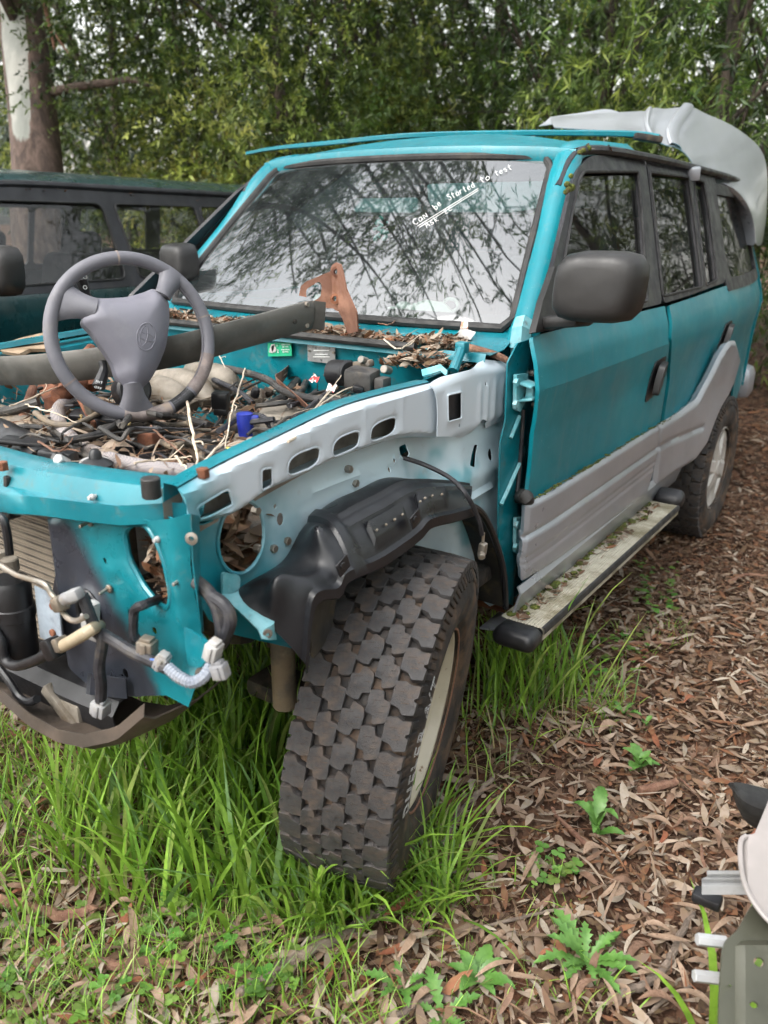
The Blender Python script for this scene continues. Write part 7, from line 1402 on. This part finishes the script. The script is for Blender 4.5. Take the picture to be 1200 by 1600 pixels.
# brown bracket lying at the far side of the bay
fb = MB(); fb.prism(rpoly([HZ(u, v, 1.06) for u, v in ((0, 548), (6, 536), (35, 527), (70, 519), (90, 522), (90, 545), (45, 545), (30, 553))], .006, 2), (0, .006, -.01)); tag(fb.build('brown_bracket', pm('brown_stained_steel', (.22, .15, .09), (.32, .23, .15), 15, rough=.7, dirt=(.1, .06, .04), dsc=20, damt=.6)), 'brown stained bracket on the far rail left of the steering wheel', 'car part')
# ================================================================ loose panels at the lower right
M['khaki'] = pm('olive_primer', (.045, .045, .032), (.062, .062, .045), 4, rough=.45, metal=.1, dirt=(.24, .22, .18), dsc=6, dlo=.55, dhi=.75, damt=.4)
M['palepanel'] = pm('pale_pinkish_panel_paint', (.22, .20, .19), (.26, .235, .225), 4, rough=.45, dirt=(.35, .28, .24), dsc=5, dlo=.58, dhi=.78, damt=.35)
lpn = thing('loose_body_panel', (1.58, -.2, 0), 'pale body panel with olive inner plate at the lower right corner', 'car panel')
def HPz(u, v, z): return HZ(u, v, z)
K = [(1120, 1640, .36), (1122, 1560, .37), (1126, 1490, .38), (1132, 1470, .385), (1150, 1455, .40), (1170, 1420, .42), (1182, 1405, .43), (1230, 1395, .44), (1230, 1640, .40)]
ko = np.array([(u, v) for u, v, _ in K], float)
def kmap(V):
    out = []
    for u, v in V: out.append(HD(u, v, np.interp(v, [1395, 1640], [1.36, 1.20])+.00022*max(0, u-1120)-.012/(1+math.exp(-(u-1156)/2.))*(1 if v > 1478 else 0)))
    return np.array(out)
panel('inner_plate', rpoly(ko, 6, 3), [ell((1184, 1504), 9, 7, .5, 14), ell((1176, 1571), 7, 5, .4, 12)], kmap, M['khaki'], lpn, 8., .004)
e0_, e1_ = kmap(np.array([(1120., 1640.), (1230., 1640.)])); MB().grid([[e0_, e1_], [np.array([e0_[0], e0_[1], .0]), np.array([e1_[0], e1_[1], .0])]], thick=.004).build('plate_foot', M['khaki'], lpn)
P_ = [(1210, 1225), (1196, 1262), (1178, 1305), (1166, 1306), (1158, 1314), (1157, 1340), (1162, 1375), (1175, 1405), (1195, 1432), (1215, 1450), (1300, 1480), (1460, 1500), (1460, 1225)]
def pmap(V): return np.array([HD(u, v, np.interp(v, [1225, 1450], [1.50, 1.30])-.0009*max(0, 1170-u)*-1-.0) for u, v in V])
panel('outer_skin', rpoly(np.array(P_, float), 7, 3), [], pmap, M['palepanel'], lpn, 8., .004)
eP = spline([HD(u, v, np.interp(v, [1225, 1450], [1.495, 1.295])) for u, v in P_[3:10]], 6); MB().tube(eP, .0045, 8).build('rolled_edge', M['palepanel'], lpn)
M['pale_alu'] = pm('pale_aluminium', (.34, .345, .35), (.42, .425, .43), 10, rough=.4, metal=.3, dirt=(.25, .23, .2), dsc=20, damt=.3)
ch = thing('aluminium_channel', HZ(1130, 1385, .25), 'short ribbed aluminium channel poking out beside the pale panel', 'metal channel'); G = []
for u, dd in ((1097, 0), (1120, 1), (1145, 2), (1185, 3)):
    s_ = 0 if u > 1100 else 3; G.append([HD(u+(8 if k < 3 else 0)*(u == 1097), v, 1.44+(.01 if k in (2, 4) else 0)) for k, v in enumerate((1361, 1366, 1370, 1374, 1379, 1384, 1391, 1398))])
MB().grid(np.array(G), thick=.002).build('channel_profile', M['pale_alu'], ch)
MB().box(HD(1105, 1404, 1.47), (.05, .03, .02), bev=.005).build('channel_end', M['plastic'], ch)
for (u, v, lab) in ((1112, 1470, 'upper silver bolt end beside the olive plate'), (1107, 1527, 'lower silver bolt end beside the olive plate')):
    mb = MB(); mb.cyl(HD(u, v, 1.33), _r2+np.array([0, 0, -.15]), .010, .05, 6, bev=.1); tag(mb.build('bolt', M['pale_alu']), lab, 'bolt')
# black rubber cup
tv = []; 
for i, f in enumerate(np.linspace(0, 1, 9)):
    row = []
    for q in np.linspace(0, 1, 9):
        u = np.interp(f, [0, 1], [1141, 1215]); top_ = np.interp(u, [1141, 1160, 1215], [1222, 1223, 1236]); bot = np.interp(u, [1141, 1146, 1155, 1165, 1176, 1215], [1226, 1248, 1270, 1284, 1292, 1312]); v = top_+(bot-top_)*q; row.append(HD(u, v, 1.58+.05*(1-math.sin(math.pi*(q*.5+.25)))-.03*math.sin(math.pi*q)))
    tv.append(row)
rbm = MB().grid(np.array(tv), thick=.006).build('rubber_flap', M['rubber']); tag(rbm, 'curved black rubber flap at the right edge above the pale panel', 'rubber flap')
# ================================================================ sticks and bark on the ground
def gpt(u, v, h=.012): p = HZ(u, v, 0.); return np.array([p[0], p[1], float(gz(p[0], p[1]))+h])
ST_ = [([(370, 1572), (420, 1538), (470, 1505), (530, 1475), (580, 1435), (600, 1425)], .011, 'deadwood', 'long weathered grey branch lying in front of the tyre'), ([(965, 1570), (1010, 1545), (1045, 1505), (1060, 1465), (1085, 1418)], .0085, 'deadwood', 'bent bare branch lying left of the olive plate'), ([(1115, 1370), (1101, 1330), (1098, 1270), (1097, 1230), (1065, 1200)], .004, 'redwood', 'thin upright twig above the aluminium channel'), ([(690, 1320), (710, 1285), (735, 1255), (770, 1225)], .009, 'deadwood', 'short curved root-like stick right of the tyre letters'), ([(800, 1200), (815, 1165), (830, 1130), (826, 1080)], .005, 'deadwood', 'pale stick among the grass behind the front tyre'), ([(930, 1335), (905, 1310), (875, 1280), (862, 1262)], .006, 'redwood', 'dark stick beside the dandelion-like weed'), ([(150, 1420), (90, 1420), (20, 1405), (-30, 1400)], .012, 'redwood', 'rough red-brown bark stick at the left edge'), ([(130, 1505), (210, 1512), (300, 1518)], .010, 'redwood', 'flat bark strip at the lower left'), ([(1000, 1225), (1040, 1215), (1060, 1205)], .012, 'redwood', 'curled orange bark piece on the litter'), ([(960, 1010), (1010, 1008), (1048, 1012)], .008, 'redwood', 'red-brown bark stick near the side step'), ([(1140, 900), (1165, 893), (1198, 896)], .007, 'redwood', 'bark stick lying near the right edge'), ([(690, 1460), (800, 1440), (880, 1425), (960, 1440)], .0035, 'deadwood', 'thin straight twig across the litter'), ([(620, 1590), (680, 1560), (730, 1575)], .008, 'deadwood', 'short stick at the bottom by the weed'), ([(455, 1480), (540, 1465), (620, 1465), (690, 1450)], .004, 'deadwood', 'slender twig beside the long grey branch'), ([(1010, 1600), (1040, 1570), (1080, 1545)], .004, 'deadwood', 'thin twig at the foot of the olive plate')]
for pts, r, mt, lab in ST_:
    P = spline([gpt(u, v, r*1.0+.010) for u, v in pts], 6); P[1:-1] += rng.normal(0, r*.22, P[1:-1].shape); mb = MB(); mb.tube(P, [r*.9, r*1.1, r, r*.9, r*.6], 8); tag(mb.build('stick', M[mt]), lab, 'stick', 'sticks on the ground')
# ================================================================ leafy weeds
M['weed'] = pm('weed_leaf', (.055, .135, .022), (.085, .185, .036), 30, rough=.45, dirt=(.12, .19, .06), dsc=60, dlo=.55, dhi=.7, damt=.5, spec=.4)
def weed_leaf(L, Wd, spiny, arch, lobes):
    n = 15; rows = []
    for i in range(n):
        t = i/(n-1); w_ = Wd*.5*(math.sin(math.pi*min(1, .06+t*.94))**.8)*(1 if not spiny else (.55+.45*t if t < .5 else 1))*(1-(.55 if spiny else .22)*(i % 2)*(.15 < t < .92)); z = arch*L*math.sin(t*2.2)-.25*arch*L*t; x = t*L
        rows.append([(x+(.04*L if (i % 2 == 0 and spiny) else 0), -w_, z+w_*.35), (x, 0, z), (x+(.04*L if (i % 2 == 0 and spiny) else 0), w_, z+w_*.35)])
    return np.array(rows)
def weed(u, v, lab, nleaf, L, Wd, spiny=False, rise=.5, stem=0.):
    b = gpt(u, v, .0); t = thing('thistle' if spiny else 'weed', b, lab, 'weed', 'broad-leaved weeds')
    if stem: MB().tube(spline([b, b+np.array([.005, 0, stem*.5]), b+np.array([0, .01, stem])], 4), [.004, .0025], 7).build('stem', M['weed'], t)
    for k in range(nleaf):
        a = k*2.4+random.uniform(-.3, .3); l_ = L*random.uniform(.65, 1.1); g = weed_leaf(l_, Wd*random.uniform(.8, 1.15)*l_/L, spiny, random.uniform(.25, .6)*rise*1.4, 5); ca, sa = math.cos(a), math.sin(a); el = random.uniform(.1, .9)*rise
        V = np.array([[(x*math.cos(el)-z*math.sin(el))*ca-y*sa, (x*math.cos(el)-z*math.sin(el))*sa+y*ca, x*math.sin(el)+z*math.cos(el)] for x, y, z in g.reshape(-1, 3)]).reshape(g.shape)
        h = stem*(k/max(1, nleaf-1)); mb = MB(); mb.grid(V+b+np.array([0, 0, .008+h])); mb.build('leaf', M['weed'], t, True, 180)
weed(915, 1505, 'large spiny-leaved thistle at the lower middle right', 13, .11, .04, True, .45)
weed(932, 1300, 'pale green upright weed alone on the brown litter', 7, .085, .034, False, .8, .05)
weed(745, 1530, 'broad-toothed weed at the bottom centre', 7, .085, .04, False, .45)
weed(628, 1545, 'narrow-leaved weed at the bottom left of the toothed one', 6, .08, .03, True, .6)
weed(1000, 1188, 'small weed with rounded leaves near the side of the litter', 6, .062, .034, False, .6, .03)
weed(975, 1110, 'small green weed growing between grass and litter', 6, .06, .028, True, .6)
weed(690, 1585, 'low spreading weed at the bottom edge', 6, .08, .035, True, .35)
weed(1010, 1130, 'tiny seedling above the rounded-leaf weed', 4, .04, .022, False, .5, .02)
